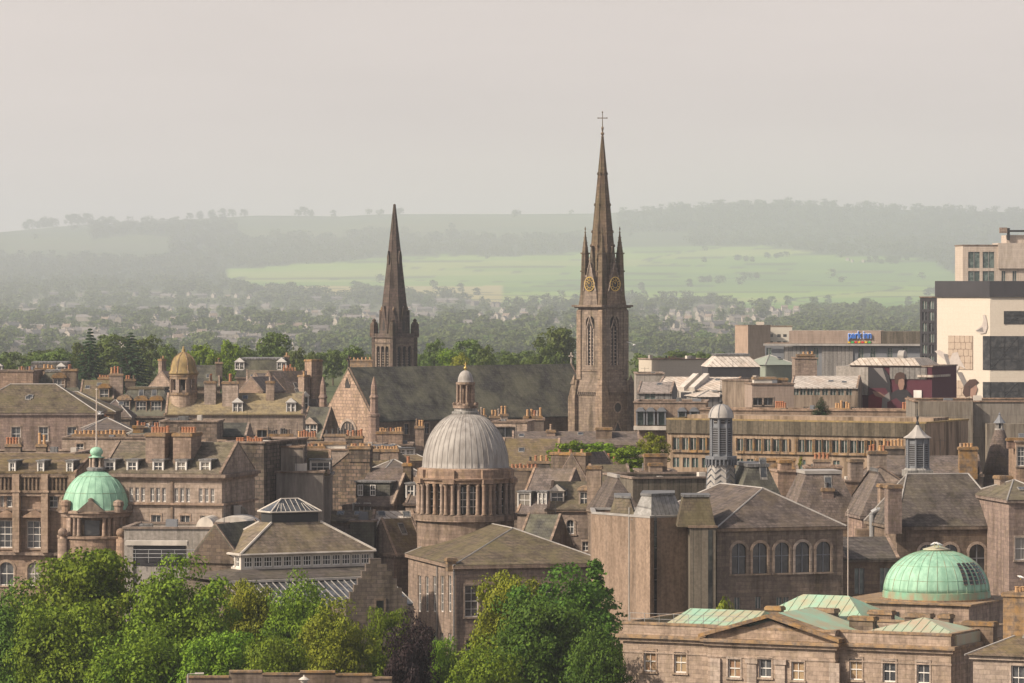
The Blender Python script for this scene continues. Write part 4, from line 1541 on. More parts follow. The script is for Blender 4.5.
def vent_turret(name, label, px, d, rows, kind):
    t = Thing(name, label, 'roof turret', px, d, 8)
    z = lambda py: t.z(py)
    k = F / d
    if kind == 'tall':
        r = 14.5 / k
        a = MB('vent_pale')
        a.frus(ngon(r * 1.12, 8, R(10)), z(500), ngon(r * .93, 8, R(10)), z(462))
        ao = a.build('slated_base', t.e)
        dk = MB('vent_grey')
        for row in range(6):
            py = 497 - row * 6
            rr = r * (1.12 - .19 * (500 - py) / 38) + .03
            n8 = 8
            for i in range(n8):
                a0, a1 = R(10) + i * math.pi / 4, R(10) + (i + 1) * math.pi / 4
                p0, p1 = Vector((rr * math.cos(a0), rr * math.sin(a0), z(py))), Vector((rr * math.cos(a1), rr * math.sin(a1), z(py)))
                mid = (p0 + p1) / 2 + Vector((0, 0, .55))
                mid.xy = mid.xy * 1.01
                dk.bar(p0, mid, .05, 4).bar(mid, p1, .05, 4)
        dk.build('slate_chevron', ao)
        b = MB('vent_grey')
        b.frus(ngon(r * .93, 8, R(10)), z(462), ngon(r * 1.12, 8, R(10)), z(459))
        b.frus(ngon(r * 1.16, 8, R(10)), z(459), ngon(r * 1.16, 8, R(10)), z(456))
        for i in range(24):
            q = i * math.pi / 12
            b.M = Matrix.Rotation(q, 4, 'Z')
            b.box(r * .9, r * 1.1, -.07, .07, z(465), z(459))
        b.M = None
        b.build('gallery', t.e)
        r2, z0, z1 = r * .76, z(456), z(417)
        ztop, zfin = z(404), z(381)
    else:
        r2, z0, z1 = 11.5 / k, z(468), z(438)
        ztop, zfin = z(425), z(409)
        b = MB('lead')
        b.frus(ngon(r2 * 1.6, 4, R(45)), z(476), ngon(r2 * 1.6, 4, R(45)), z(470))
        b.frus(ngon(r2 * 1.25, 8, R(22.5)), z(470), ngon(r2 * 1.1, 8, R(22.5)), z(468))
        b.build('base', t.e)
    c = MB('vent_grey')
    c.frus(ngon(r2 * .93, 8, R(22.5)), z0, ngon(r2 * .93, 8, R(22.5)), z1)
    co = c.build('core', t.e)
    hgt = z1 - z0
    for i in range(8):
        q = R(22.5) + i * math.pi / 4
        v = MB('vent_grey')
        v.M = Matrix.Rotation(q, 4, 'Z')
        v.box(r2 * .88, r2 * 1.04, -.09, .09, z0, z1)
        v.M = Matrix.Rotation(q + R(22.5), 4, 'Z')
        f = r2 * .93 * math.cos(R(22.5))
        hw = r2 * .30
        lt = z0 + hgt * (.74 if kind == 'tall' else .80)
        v.mat('louvre').box(f - .05, f + .02, -hw, hw, z0 + .3, lt)
        v.mat('vent_grey')
        zz = z0 + .35
        while zz < lt - .1:
            v.box(f - .02, f + .09, -hw, hw, zz, zz + .09)
            zz += .24
        if kind == 'tall':
            v.mat('louvre').box(f - .04, f + .03, -hw * .6, hw * .6, z0 + hgt * .84, z0 + hgt * .93)
            v.mat('vent_pale').box(f + .031, f + .05, -hw * .6, hw * .6, z0 + hgt * .885, z0 + hgt * .895)
        v.build('louvre_panel', co)
    if kind == 'tall':
        P = dome_prof(r2 * 1.14, ztop - z1, z1, 10, 1.0, .08)
        m = MB('vent_pale')
        m.lathe([(r2 * 1.18, z1 - .1)] + P, 24)
        m.build('cap', t.e, True)
        seams(t.e, 0, P, 8, .05, 'vent_grey', 'cap_rib', R(22.5))
    else:
        P = [(r2 * 1.22, z1 - .02), (r2 * 1.25, z1 + .05), (r2 * .85, z1 + .35), (r2 * .45, z1 + .85), (r2 * .12, ztop)]
        m = MB('vent_pale')
        m.lathe(P, 8, 0, 0, R(22.5))
        m.build('cap', t.e)
    f = MB('dark_metal')
    f.lathe([(.12, ztop - .1), (.2, ztop + .2), (.07, ztop + .5), (.16, ztop + .9), (.05, ztop + 1.1), (.03, zfin)], 8)
    f.build('finial', t.e)


def round_tower():
    d = 560.0
    t = Thing('round_turret', 'round stone turret under a tall cone of rough slates with tiny lantern on top', 'turret', 999.5, d)
    z = lambda py: t.z(py)
    k = F / d
    w_ = MB('granite_dark')
    w_.lathe([(2.0, 0), (2.0, z(474))], 24)
    w_.build('wall', t.e)
    c = MB('slate_purple')
    c.lathe([(2.1, z(474)), (1.75, z(462)), (1.35, z(450)), (.95, z(438)), (.55, z(429))], 24)
    c.build('roof', t.e, True)
    l = MB('vent_pale')
    l.lathe([(.6, z(430)), (.6, z(428.5)), (.4, z(428.4))], 12)
    for i in range(6):
        q = i * math.pi / 3
        l.box(.42 * math.cos(q) - .07, .42 * math.cos(q) + .07, .42 * math.sin(q) - .07, .42 * math.sin(q) + .07, z(428.5), z(423))
    l.mat('dark_metal').lathe([(.25, z(428.4)), (.25, z(423))], 8)
    l.mat('vent_grey').lathe([(.75, z(423)), (.68, z(422)), (.35, z(418.5)), (.1, z(415)), (.14, z(414)), (.03, z(412.5))], 8)
    l.build('lantern', t.e)


def college():
    th = -27
    b = House('college', 'pale ashlar college with central pediment, low parapet and copper roofs at bottom right', 623, 951, 373, th, 9, 634, 'granite_pale', 'college', foot=None, refx=0)
    L = b.L
    # foot with projecting centre
    xa, xb = b.at(750), b.at(818)
    p0, p1 = b.at(712), b.at(839)
    b.foot = [(0, 0), (p0, 0), (p0, -.8), (p1, -.8), (p1, 0), (L, 0), (L, 12), (0, 12)]
    n = len(b.foot)
    b.walls = [Wall(b, b.foot[i], b.foot[(i + 1) % n]) for i in range(n)]
    b.D = 12
    b.win(0, [650, 680.5], 1.15, 651, 671.5, 'blind')
    b.win(0, [708.5], 1.15, 653.5, 674, 'blind')
    b.win(2, [734.5, 798], 1.15, 659, 677.5, 'blind')
    b.win(2, [765.5], 1.15, 659, 677.5, 'sash')
    b.win(4, [856], 1.15, 659.5, 680, 'blind')
    b.win(4, [889.5, 923.5], 1.15, 661, 682, 'sash')
    for sd, pxs in ((0, [650, 680.5, 708.5]), (2, [734.5, 765.5, 798]), (4, [856, 889.5, 923.5])):
        b.win(sd, pxs, 1.15, 706, 732, 'sash')
    b.flat(0.85, 'lead_dark', 'lichen_stone', .08)
    b.finish(parapet=b.par)
    b.band(b.zE - .25, .28, .5, 'lichen_stone')
    b.band(b.zE - .55, .3, .25, 'granite_pale', 'frieze')
    b.band(b.zE - 1.5, .12, .06, 'granite_pale', 'frieze')
    # pediment
    zt = b.z(617, (p0 + p1) / 2, -.8)
    m = MB('granite_pale')
    mid = (p0 + p1) / 2
    zc = b.zE + .05
    m.ext([(p0 + .3, zc), (p1 - .3, zc), (mid, zt - .3)], -.85, 0.3)
    pd = m.build('pediment', b.e)
    m = MB('lichen_stone')
    for s, e in ((p0 - .6, mid), (p1 + .6, mid)):
        sg = 1 if s < mid else -1
        m.ext([(s, zc + .03), (mid, zt - .02), (mid, zt + .28), (s, zc + .33)], -1.45, 0.45)
    m.build('raking_cornice', pd)
    m = MB('copper_pale')
    m.ext([(p0 - .2, zc + .3), (p1 + .2, zc + .3), (mid, zt + .25)], .46, 7.5)
    m.build('pediment_roof', pd, label='green copper roof behind the pediment')
    # pilasters
    m = MB('granite_pale')
    for px in (752.5, 781):
        x = b.at(px, -.8)
        m.box(x - .42, x + .42, -1.0, -.79, 0, b.zE - 1.6)
        m.box(x - .55, x + .55, -1.1, -.78, b.zE - 1.9, b.zE - 1.52)
    for px in (716, 835):
        x = b.at(px, -.8)
        m.box(x - .45, x + .45, -1.0, -.79, 0, b.zE - 1.6)
    m.build('pilaster', b.e)

    def lowhip(name, pxa, pxb, ya, yb, pyt, pyb, mat, inset, label=None, rib=True):
        x0, x1 = b.at(pxa, ya), b.at(pxb, ya)
        z0 = b.z(pyb, x0, ya)
        z1 = b.z(pyt, (x0 + x1) / 2, (ya + yb) / 2)
        m = MB(mat)
        my = (ya + yb) / 2
        V = [(x0, ya, z0), (x1, ya, z0), (x1, yb, z0), (x0, yb, z0), (x0 + inset, my, z1), (x1 - inset, my, z1)]
        V += [(p[0], p[1], b.zE - .2) for p in V[:4]]
        m.add(V, [(0, 1, 5, 4), (1, 2, 5), (2, 3, 4, 5), (3, 0, 4), (0, 6, 7, 1), (1, 7, 8, 2), (2, 8, 9, 3), (3, 9, 6, 0), (9, 8, 7, 6)])
        o = m.build(name, b.e, label=label)
        if rib:
            s = MB('copper_seam' if 'copper' in mat else 'lead')
            nr = int((x1 - x0) / .75)
            for i in range(1, nr):
                xx = x0 + (x1 - x0) * i / nr
                f = min(1, (xx - x0) / max(inset, .01), (x1 - xx) / max(inset, .01))
                s.bar((xx, ya, z0 + .02), (xx, ya + (my - ya) * f, z0 + (z1 - z0) * f + .02), .022, 4)
            s.build('seam', o)
        return o
    lowhip('copper_roof', 664, 752, 1.6, 9.5, 609.5, 624.5, 'copper_pale', .6, 'flat topped green copper roof over left wing')
    lowhip('copper_roof', 862, 957, .8, 7, 617.5, 632, 'copper_brown', 4.0, 'brownish copper roof over right wing')
    lowhip('copper_roof', 745, 868, 9.6, 18, 595, 622, 'copper_pale', 3.5, 'streaked green copper roof in the middle')
    # railing on the left wing
    m = MB('steel')
    for zz in (.45, .9):
        m.bar((.4, .5, b.zE + .85 + zz), (p0 + 3, .5, b.zE + .85 + zz), .025, 4)
    for i in range(9):
        xx = .4 + (p0 + 2.6) * i / 8
        m.bar((xx, .5, b.zE + .85), (xx, .5, b.zE + .85 + .9), .025, 4)
    m.build('railing', b.e)
    # chimney slabs
    for px, y, pyt, wd, dp in ((819, 9, 608, 2.6, 1.1), (861, 5.5, 616, 2.1, .9), (917, 7.5, 613, 2.2, .9), (880, 12, 610, 2.0, .8), (773, 9.5, 606, 1.3, .8), (978, 6, 621, 2.6, 1.0), (944, 7.6, 614, .9, .9)):
        b.chimney(px, y, pyt, wd, dp, 0, 'granite_brown', zb=b.zE - .3)
    return b


def college_dome():
    d = 386.0
    t = Thing('copper_dome', 'low ribbed green copper dome with glazed strips on its right side over square base', 'dome', 936.5, d, -27)
    z = lambda py: t.z(py)
    s = 6.6
    m = MB('granite_tan')
    m.box(-s * 1.05, s * .78, -s * .85, s * .85, 0, z(600))
    m.build('base', t.e)
    m = MB('lichen_stone')
    m.box(-s * 1.05 - .3, s * .78 + .3, -s * .85 - .3, s * .85 + .3, z(600) + .003, z(598.4))
    m.lathe([(4.85, z(598.4)), (4.85, z(596.8))], 48)
    m.build('cornice', t.e)
    w_ = MB('glass')
    for x in (-4.4, -1.5, 3.4):
        w_.box(x - .35, x + .35, -s * .85 - .03, -s * .85 + .1, z(619), z(608))
    w_.build('window', t.e)
    R0 = 4.52
    sk = MB('copper_seam')
    sk.lathe([(R0 + .12, z(597)), (R0 + .08, z(590.5)), (R0 - .03, z(589.8))], 64)
    sk.build('skirt', t.e)
    P = dome_prof(R0, z(549.5) - z(590), z(590), 16, 0.92, .95)
    m = MB('copper')
    m.lathe(P, 72)
    dm = m.build('dome', t.e, True)
    seams(dm, 0, P, 32, .026, 'copper_seam')
    rg = MB('copper_seam')
    for q in (3, 7, 11):
        r_, zz = P[q]
        rg.lathe([(r_ - .05, zz - .015), (r_ + .02, zz - .015), (r_ + .02, zz + .015), (r_ - .05, zz + .015)], 64, ring=True)
    rg.build('dome_ring', dm)
    c = MB('gold_lichen')
    c.mat('copper_brown').lathe([(1.15, z(550)), (1.2, z(549)), (.9, z(548)), (.5, z(546.6)), (.2, z(545.5))], 24)
    c.build('cap', t.e, True)
    # glazed strips on the right front
    for i in range(5):
        a0 = R(27) + R(-64 + i * 8.6)
        a1 = a0 + R(5.2)
        g = MB('glass')
        for j in range(2, 8):
            V = []
            for rr, zz in (P[j], P[j + 1]):
                for a in (a0, a1):
                    V.append(((rr + .03) * math.cos(a), (rr + .03) * math.sin(a), zz + .02))
            V2 = [(x * .97, y * .97, q) for x, y, q in V]
            g.add(V + V2, [(0, 1, 3, 2), (4, 6, 7, 5), (0, 4, 5, 1), (2, 3, 7, 6), (0, 2, 6, 4), (1, 5, 7, 3)])
        go = g.build('skylight', t.e)
        f = MB('granite_pale')
        for j in range(2, 9):
            rr, zz = P[j]
            f.bar(((rr + .05) * math.cos(a0), (rr + .05) * math.sin(a0), zz + .02), ((rr + .05) * math.cos(a1), (rr + .05) * math.sin(a1), zz + .02), .03, 4)
        f.build('glazing_bar', go)


def church_hall():
    """the hipped hall in front of the big dome"""
    b = House('church_hall', 'plain ashlar hall with brown hipped roof and tall sash windows below the grey dome', 455, 608, 455, 15, 20, 565.5, 'granite_tan', 'hall', refx=0)
    b.win(0, [471.5], 1.4, 585, 617, 'tall')
    b.win(0, [471.5, 505, 545], 1.2, 639, 660, 'sash')
    b.win(0, [505, 545, 580], 1.4, 585, 617, 'tall')
    us = [2.2, 5.4, 8.6, 11.8, 15.0]
    for u in us:
        b.winu(3, [b.D - u], 1.3, 576, 612, 'tall', False)
        b.winu(3, [b.D - u], 1.3, 633, 664, 'tall', False)
    b.finish()
    b.hip(528, 'slate_mossy', 'y', .3, 7.4, ins2=.4)
    b.band(b.zE - .35, .33, .3, 'granite_tan')
    m = MB('lead_dark')
    m.bar((-.15, -.15, 0), (-.15, -.15, b.zE), .09)
    x = 0
    m.bar((-.12, 7, 1), (-.12, 7, b.zE), .07)
    m.build('downpipe', b.e)
    b.chimney(452, -.1, 558, .9, .9, 0, 'lichen_stone')
    return b


def market_hall():
    b = House('market_hall', 'low hall with pyramid slate roof, glass lantern on top and white clerestory strip', 241, 373.5, 428, 28, 7.5, 552.8, 'white_flat', 'hall', refx=6)
    for i in range(13):
        b.winat(0, .35 + i * (b.L - .6) / 13, b.z(566, 6, 0), (b.L - .6) / 13 - .18, 1.0, 'grid', False)
    for i in range(6):
        b.winat(3, .35 + i * (b.D - .6) / 6, b.z(566, 6, 0), (b.D - .6) / 6 - .18, 1.0, 'grid', False)
    b.finish()
    # roof rising to a small flat
    zt = b.z(521.5, b.L / 2, b.D / 2)
    cx, cy = b.L / 2 - .15, b.D / 2
    a = [(-.2, -.3), (b.L + .1, -.3), (b.L + .1, b.D + .2), (-.2, b.D + .2)]
    t_ = [(cx - 2.6, cy - 1.4), (cx + 2.6, cy - 1.4), (cx + 2.6, cy + 1.4), (cx - 2.6, cy + 1.4)]
    m = MB('slate_brown')
    m.frus(a, b.zE + .02, t_, zt)
    ro = m.build('roof', b.e)
    m = MB('white_flat')
    for p, q in zip(a, t_):
        m.bar((*p, b.zE + .05), (*q, zt + .02), .12, 5)
    for i in range(4):
        p, q = a[i], a[(i + 1) % 4]
        m.bar((*p, b.zE - .02), (*q, b.zE - .02), .12, 5)
    m.build('hip_flashing', ro)
    L0, L1 = offset(t_, -.15), offset(t_, .1)
    m = MB('dark_metal')
    z1, z2, z3 = b.z(512.5, *[b.L / 2, b.D / 2]), b.z(511, b.L / 2, b.D / 2), b.z(498.5, b.L / 2, b.D / 2)
    m.frus(L0, zt, L0, z1)
    lo = m.build('lantern', b.e)
    m = MB('glass_curtain')
    c2 = [(cx - .9, cy), (cx + .9, cy)]
    V = [(*p, z2) for p in L1] + [(*c2[0], z3), (*c2[1], z3)]
    m.add(V, [(0, 1, 5, 4), (1, 2, 5), (2, 3, 4, 5), (3, 0, 4), (3, 2, 1, 0)])
    go = m.build('skylight', lo)
    f = MB('white_flat')
    for p, q in ((0, 4), (1, 5), (2, 5), (3, 4), (4, 5), (0, 1), (1, 2), (2, 3), (3, 0)):
        f.bar(V[p], V[q], .08, 5)
    for i in range(1, 10):
        x = L1[0][0] + (L1[1][0] - L1[0][0]) * i / 10
        fx = min(max(x, c2[0][0]), c2[1][0])
        f.bar((x, L1[0][1], z2), (x * .35 + fx * .65 if (x < c2[0][0] or x > c2[1][0]) else x, L1[0][1] * .35 + cy * .65 if (x < c2[0][0] or x > c2[1][0]) else cy, (z2 * .35 + z3 * .65) if (x < c2[0][0] or x > c2[1][0]) else z3), .035, 4)
    f.build('glazing_bar', go)
    # lower lean-to roofs on the front and left
    zt_, zm = b.z(568, 6, 0), b.z(577.5, 6, -3)
    m = MB('slate_grey')
    m.slab([(-3, -3, zm), (b.L, -3, zm), (b.L, 0, zt_), (0, 0, zt_)], .15)
    m.slab([(0, 0, zt_), (0, b.D, zt_), (-3, b.D, zm), (-3, -3, zm)], .15)
    lr = m.build('lower_roof', b.e)
    zg = b.z(606, 6, -8)
    m = MB('glass_curtain')
    m.slab([(-3, -8.5, zg), (b.L, -8.5, zg), (b.L, -3.02, zm - .3), (-3, -3.02, zm - .3)], .12)
    gr = m.build('glass_roof', b.e)
    f = MB('grey_trim')
    for i in range(26):
        x = -3 + (b.L + 3) * i / 25
        f.bar((x, -8.5, zg + .06), (x, -3.05, zm - .24), .05, 4)
    f.mat('white_flat').box(-3.1, b.L, -3.3, -2.95, zm - .28, zm - .05)
    f.build('glazing_bar', gr)
    m = MB('granite_dark')
    m.box(-3, b.L, -8.4, -8.0, 0, zg - .13).box(-3, -2.6, -8, b.D, 0, zm - .5)
    m.build('lower_wall', b.e)


def crow_gable():
    b = Thing('crow_stepped_gable', 'dark granite house with crow stepped gable between white clerestory hall and sash windowed hall', 'house', 346, 410, 12)
    d = 410
    pts = [(346, 599), (350, 599), (350, 592), (354, 592), (354, 585), (358, 585), (358, 578), (362, 578), (362, 571), (366, 571), (366, 564), (370, 564), (370, 558.5), (381, 558.5), (381, 564), (387, 564), (387, 571), (392, 571), (392, 579), (397, 579), (397, 588), (402, 588), (402, 597), (407, 597), (407, 606), (414, 606)]
    pl = [(b.at(px), b.z(py, b.at(px), 0)) for px, py in pts]
    pl = [(pl[0][0], 0)] + pl + [(pl[-1][0], 0)]
    m = MB('granite_dark')
    m.ext(pl, 0, .7)
    m.build('gable_wall', b.e)
    w_ = pl[-1][0]
    ze = b.z(606, w_)
    m = MB('granite_dark')
    m.box(.2, w_ - .2, .72, 9, 0, ze - .41)
    m.build('wall', b.e)
    m = MB('slate_grey')
    m.box(.1, w_ - .1, .72, 9.1, ze - .4, ze - .1)
    m.build('roof', b.e)
    m = MB('glass')
    x = b.at(380)
    m.box(x - .35, x + .35, -.04, .1, b.z(614), b.z(601))
    wo = m.build('window', b.e)
    m = MB('granite_brown')
    m.box(x - .55, x - .353, -.08, .08, b.z(614), b.z(601)).box(x + .353, x + .55, -.08, .08, b.z(614), b.z(601)).box(x - .55, x + .55, -.08, .08, b.z(601) + .003, b.z(601) + .2)
    m.build('surround', wo)


central_dome()
theatre_dome()
main_tower()
second_spire()
cathedral()
golden_cupola()
vent_turret('vent_turret', 'tall grey louvred ventilation turret with rounded cap on chevron slated base', 721, 484, 0, 'tall')
vent_turret('vent_turret', 'short grey louvred ventilation turret with concave tent shaped cap', 917.5, 500, 0, 'short')
round_tower()
college()
college_dome()
church_hall()
market_hall()
crow_gable()


# ================================================================== STREETS OF THE CITY
def hotel_a():
    b = House('hotel', 'long granite facade at far left with balustrade, tall piers and small attic dormers', -40, 77, 462, -10, 13, 473, 'granite_tan', 'hotel', refx=7)
    wl = b.walls[0]
    b.win(0, [-26, 11, 53], 1.0, 493.5, 507, 'sash', False)
    for px in (-26, 11, 53):
        u = wl.u_at(px)
        z0 = b.z(507, u, 0)
        b.winat(0, u - 1.15, z0, .4, 1.4, 'pale', False)
        b.winat(0, u + .75, z0, .4, 1.4, 'pale', False)
    b.win(0, [-28, 7.5, 36], 1.9, 520.5, 547.5, 'tall')
    b.win(0, [-30, 6.5, 34.5, 62], 1.5, 562, 585, 'archw')
    b.win(0, [-30, 6.5, 34.5, 62], 1.5, 606, 636, 'sash')
    b.gable(455, 'slate_brown', 'x', .2)
    b.finish()
    # attic rooms set back: dormers
    for px in (-32, 12, 40.5, 69.5):
        b.dormer(px, 461.5, 473.2, .72, 'flat', 'sash', mat='slate_grey')
    # balustrade in front of roof foot
    m = MB('granite_brown')
    z0, z1 = b.z(490, 7, 0), b.z(475, 7, 0)
    m.box(-.1, b.L, -.65, -.25, z0 - .25, z0).box(-.1, b.L, -.65, -.25, z1 - .2, z1)
    for i in range(int(b.L / .42)):
        x = .2 + i * .42
        m.box(x, x + .17, -.53, -.38, z0, z1 - .2)
    bo = m.build('balustrade', b.e)
    m = MB('granite_brown')
    m.box(-.1, b.L, -.15, -.003, z0 - .25, b.zE)
    m.build('attic_wall', b.e)
    m = MB('granite_pale')
    for px in (-20, 18, 46.5, 74):
        x = wl.u_at(px)
        m.box(x - .36, x + .36, -.85, -.004, b.z(552, 7, 0), z1 + .1)
        m.box(x - .5, x + .5, -.95, -.003, z0 - .2, z0 - .02)
    m.build('pier', b.e)
    b.band(z0 - .6, .34, .5, 'granite_tan')
    b.band(b.z(511, 7, 0), .22, .3, 'granite_tan', 'string_course')
    b.band(b.z(555, 7, 0), .3, .45, 'granite_tan', 'string_course')
    for px in (7.5, 36):
        x = wl.u_at(px)
        zz = b.z(517.5, x, 0)
        m = MB('granite_tan')
        m.ext([(x - 1.5, zz), (x + 1.5, zz), (x, zz + .85)], -.6, -.02)
        m.build('window_pediment', b.e)


def hotel_b():
    b = House('hotel', 'granite terrace right of the green dome with five white framed dormers and triple windows', 100, 222, 452, -14, 11, 474, 'granite_pale', 'hotel', refx=8)
    wl = b.walls[0]
    for px in (137, 158, 182, 206.5):
        u = wl.u_at(px)
        z0 = b.z(502, 8, 0)
        for du in (-.62, 0, .62):
            b.winat(0, u + du - .2, z0, .4, 1.4, 'sash', False)
    b.win(0, [156, 185, 205], 1.0, 515.5, 531, 'sash')
    b.win(0, [156, 185, 205], 1.1, 548, 568, 'sash')
    b.gable(443.5, 'slate_mossy', 'x', .15)
    b.finish()
    for px in (109.5, 132, 158, 181, 205):
        b.dormer(px, 460.5, 471.5, 1.15, 'flat', 'sash', mat='slate_dark')
    b.band(b.zE - .35, .33, .5, 'granite_tan')
    b.band(b.zE - .6, .24, .25, 'granite_tan')
    b.band(b.z(505, 8, 0), .2, .3, 'granite_tan', 'string_course')
    b.chimney(155, 1.6, 433, 2.0, 3.4, 6, 'granite_tan', ax='x')
    b.chimney(182, 1.6, 433, 1.9, 3.4, 6, 'granite_tan', ax='x')
    m = MB('granite_brown')
    x = wl.u_at(172)
    m.box(x - .12, x + .12, -.12, -.003, 2, b.zE - .7)
    m.build('downpipe', b.e)


hotel_a()
hotel_b()


CR = random.Random(17)


def clutter(b, roof):
    if roof == 'flat':
        for k in range(CR.randrange(1, 4)):
            m = MB(CR.choice(['white_flat', 'vent_grey', 'pale_panel', 'lead_dark']))
            x, y = CR.uniform(.6, max(.8, b.L - 1.5)), CR.uniform(1.5, b.D - 1)
            w_ = CR.uniform(.5, 1.3)
            m.box(x, min(x + w_, b.L - .4), y, y + .9, b.zE - .04, b.zE + CR.uniform(.4, 1.1))
            m.build('roof_unit', b.e)
    elif roof in ('gx', 'man', 'hip') and b.L > 4:
        rise, run = b.zR - b.zE, b.run
        lo, hi = (.4, b.L - 1) if roof == 'gx' else (b.L * .35, b.L * .65)
        for k in range(CR.randrange(0, 3)):
            x, f = CR.uniform(lo, hi), CR.uniform(.35, .7)
            y, zz = run * f, b.zE + rise * f + .2
            sl = rise / run
            m = MB('lead')
            m.slab([(x, y, zz + .06), (x + .8, y, zz + .06), (x + .8, y + .8, zz + .8 * sl + .06), (x, y + .8, zz + .8 * sl + .06)], .12)
            o = m.build('rooflight', b.e)
            m = MB('glass_curtain')
            m.slab([(x + .08, y + .08, zz + .08 * sl + .08), (x + .72, y + .08, zz + .08 * sl + .08), (x + .72, y + .72, zz + .72 * sl + .08), (x + .08, y + .72, zz + .72 * sl + .08)], .03)
            m.build('pane', o)
    if CR.random() < .6 and b.y < 700:
        x, y = CR.uniform(.3, b.L - .3), b.D / 2 if roof != 'flat' else b.D * .6
        m = MB('dark_metal')
        z0 = (b.zR if roof != 'hip' else b.zE) - .2
        if roof == 'flat': z0 = b.zE - .05
        if roof == 'man': x = b.L / 2
        z1 = max(z0, b.zE) + CR.uniform(1.8, 3.0)
        m.bar((x, y, z0), (x, y, z1), .03, 4).bar((x - .6, y, z1 - .2), (x + .6, y + .1, z1 - .2), .02, 4)
        for q in (-.5, -.25, 0, .25, .5):
            m.bar((x + q, y - .3, z1 - .2), (x + q, y + .3, z1 - .2), .015, 4)
        m.build('aerial', b.e)


def house(name, label, px0, px1, d, th, D, pyE, pyR, roof='gx', wall='granite_tan', rm='slate_grey', wins=(), dorms=(), chim=(), cat='house', foot=None, refx=None, ins=None, bands=True, pots='terracotta', par=.6, over=.3, top='lead_dark', **kw):
    b = House(name, label, px0, px1, d, th, D, pyE, wall, cat, refx=refx, **kw)
    for w_ in wins:
        side, pxs, wm, y0, y1 = w_[:5]
        kind = w_[5] if len(w_) > 5 else 'sash'
        b.win(side, pxs, wm, y0, y1, kind, kind not in ('green', 'grid') and b.y < 700)
    if roof == 'hip': b.hip(pyR, rm, 'x', over, ins)
    elif roof == 'hipy': b.hip(pyR, rm, 'y', over, ins)
    elif roof == 'gx': b.gable(pyR, rm, 'x', over)
    elif roof == 'gy': b.gable(pyR, rm, 'y', over)
    elif roof == 'man': b.mansard(pyR, ins or 1.6, rm, top)
    else: b.flat(par, top)
    b.finish(parapet=b.par if roof == 'flat' else 0)
    if bands and roof != 'flat':
        b.band(b.zE - .3, .28, .25)
    for c in chim:
        px, y, pyT, wd, dp, n = c[:6]
        b.chimney(px, y, pyT, wd, dp, n, c[6] if len(c) > 6 else wall, c[7] if len(c) > 7 else pots, ph=c[8] if len(c) > 8 else .75)
    for q in dorms:
        b.dormer(*q[:4], **(q[4] if len(q) > 4 else {}))
    clutter(b, roof)
    return b


h = house
# --- left, behind the hotels
h('town_house', 'wide pinkish block with big mossy hipped roof at far left', -40, 97, 640, 0, 13, 413, 384, 'hip', 'granite_pink', 'slate_mossy', [(0, [-20, 16, 43.5, 72], 1.3, 427, 441), (0, [-20, 16, 43.5, 72], 1.3, 452, 466)], chim=[(98, 3, 421, 3.2, 1.4, 8, 'granite_brown', 'terracotta', 1.1)])
h('town_house', 'hipped roof block just behind wide pinkish one, mossy roof facing us', 30, 114, 668, 0, 12, 412, 391.5, 'hip', 'granite_brown', 'slate_mossy')
h('town_house', 'small hipped roof end between flagpole and dormered terrace', 96, 130, 690, 0, 9, 417.5, 400, 'hip', 'granite_brown', 'slate_purple')
h('tenement', 'dark slate block with ornate stone dormer and orange pots at far left', 32, 79, 720, 0, 10, 391, 372, 'man', 'granite_brown', 'slate_dark', dorms=[(59, 378, 391, 2.0, dict(style='arch', frame='granite_pale'))], chim=[(69, .2, 369, 2.4, 2.5, 6), (44, 6, 368, 3.2, 1.2, 5, 'granite_tan', 'ochre_pot')], ins=2)
h('tenement', 'pale granite gable end with row of red pots above mossy roof', -6, 33, 716, -4, 9, 373, 371, 'flat', 'granite_tan', chim=[(25, .5, 370, 2.6, 1.5, 6)], par=.2)
h('tenement', 'low grey attic block with two white dormers beyond orange pots', 25, 72, 860, 0, 9, 376, 363.5, 'man', 'granite_brown', 'slate_grey', dorms=[(61, 366.5, 374, 1.6, dict(style='gable')), (-2, 366, 374, 1.6, dict(style='gable'))], ins=1.2)
h('tenement', 'slate house with green patched roof left of ornate chimney stack', 79, 114, 705, 0, 9, 399, 381, 'gx', 'granite_brown', 'slate_mossy', dorms=[(104, 388, 400, 1.6, dict(style='arch', mat='slate_dark', frame='granite_tan'))], chim=[(116, 2, 373.5, 2.1, 1.6, 4, 'granite_tan', 'terracotta', 1.2), (104, 5, 377, 1.8, 1.2, 4, 'terracotta', 'terracotta', .4), (130, 5, 379, 1.6, 1.2, 4, 'granite_brown')])
h('terrace_house', 'terrace with three round headed dormers left of the golden dome', 112, 176, 700, -3, 10, 416, 389.5, 'man', 'granite_brown', 'slate_dark', [(0, [124, 141, 156], 1.2, 421, 431)], dorms=[(124, 400, 412, 1.9, dict(style='arch', frame='granite_tan', deep=3)), (141, 400.5, 412.5, 1.8, dict(style='arch', frame='granite_tan', deep=3)), (156, 400.5, 412.5, 1.8, dict(style='arch', frame='granite_tan', deep=3))], ins=2.2, top='slate_mossy')
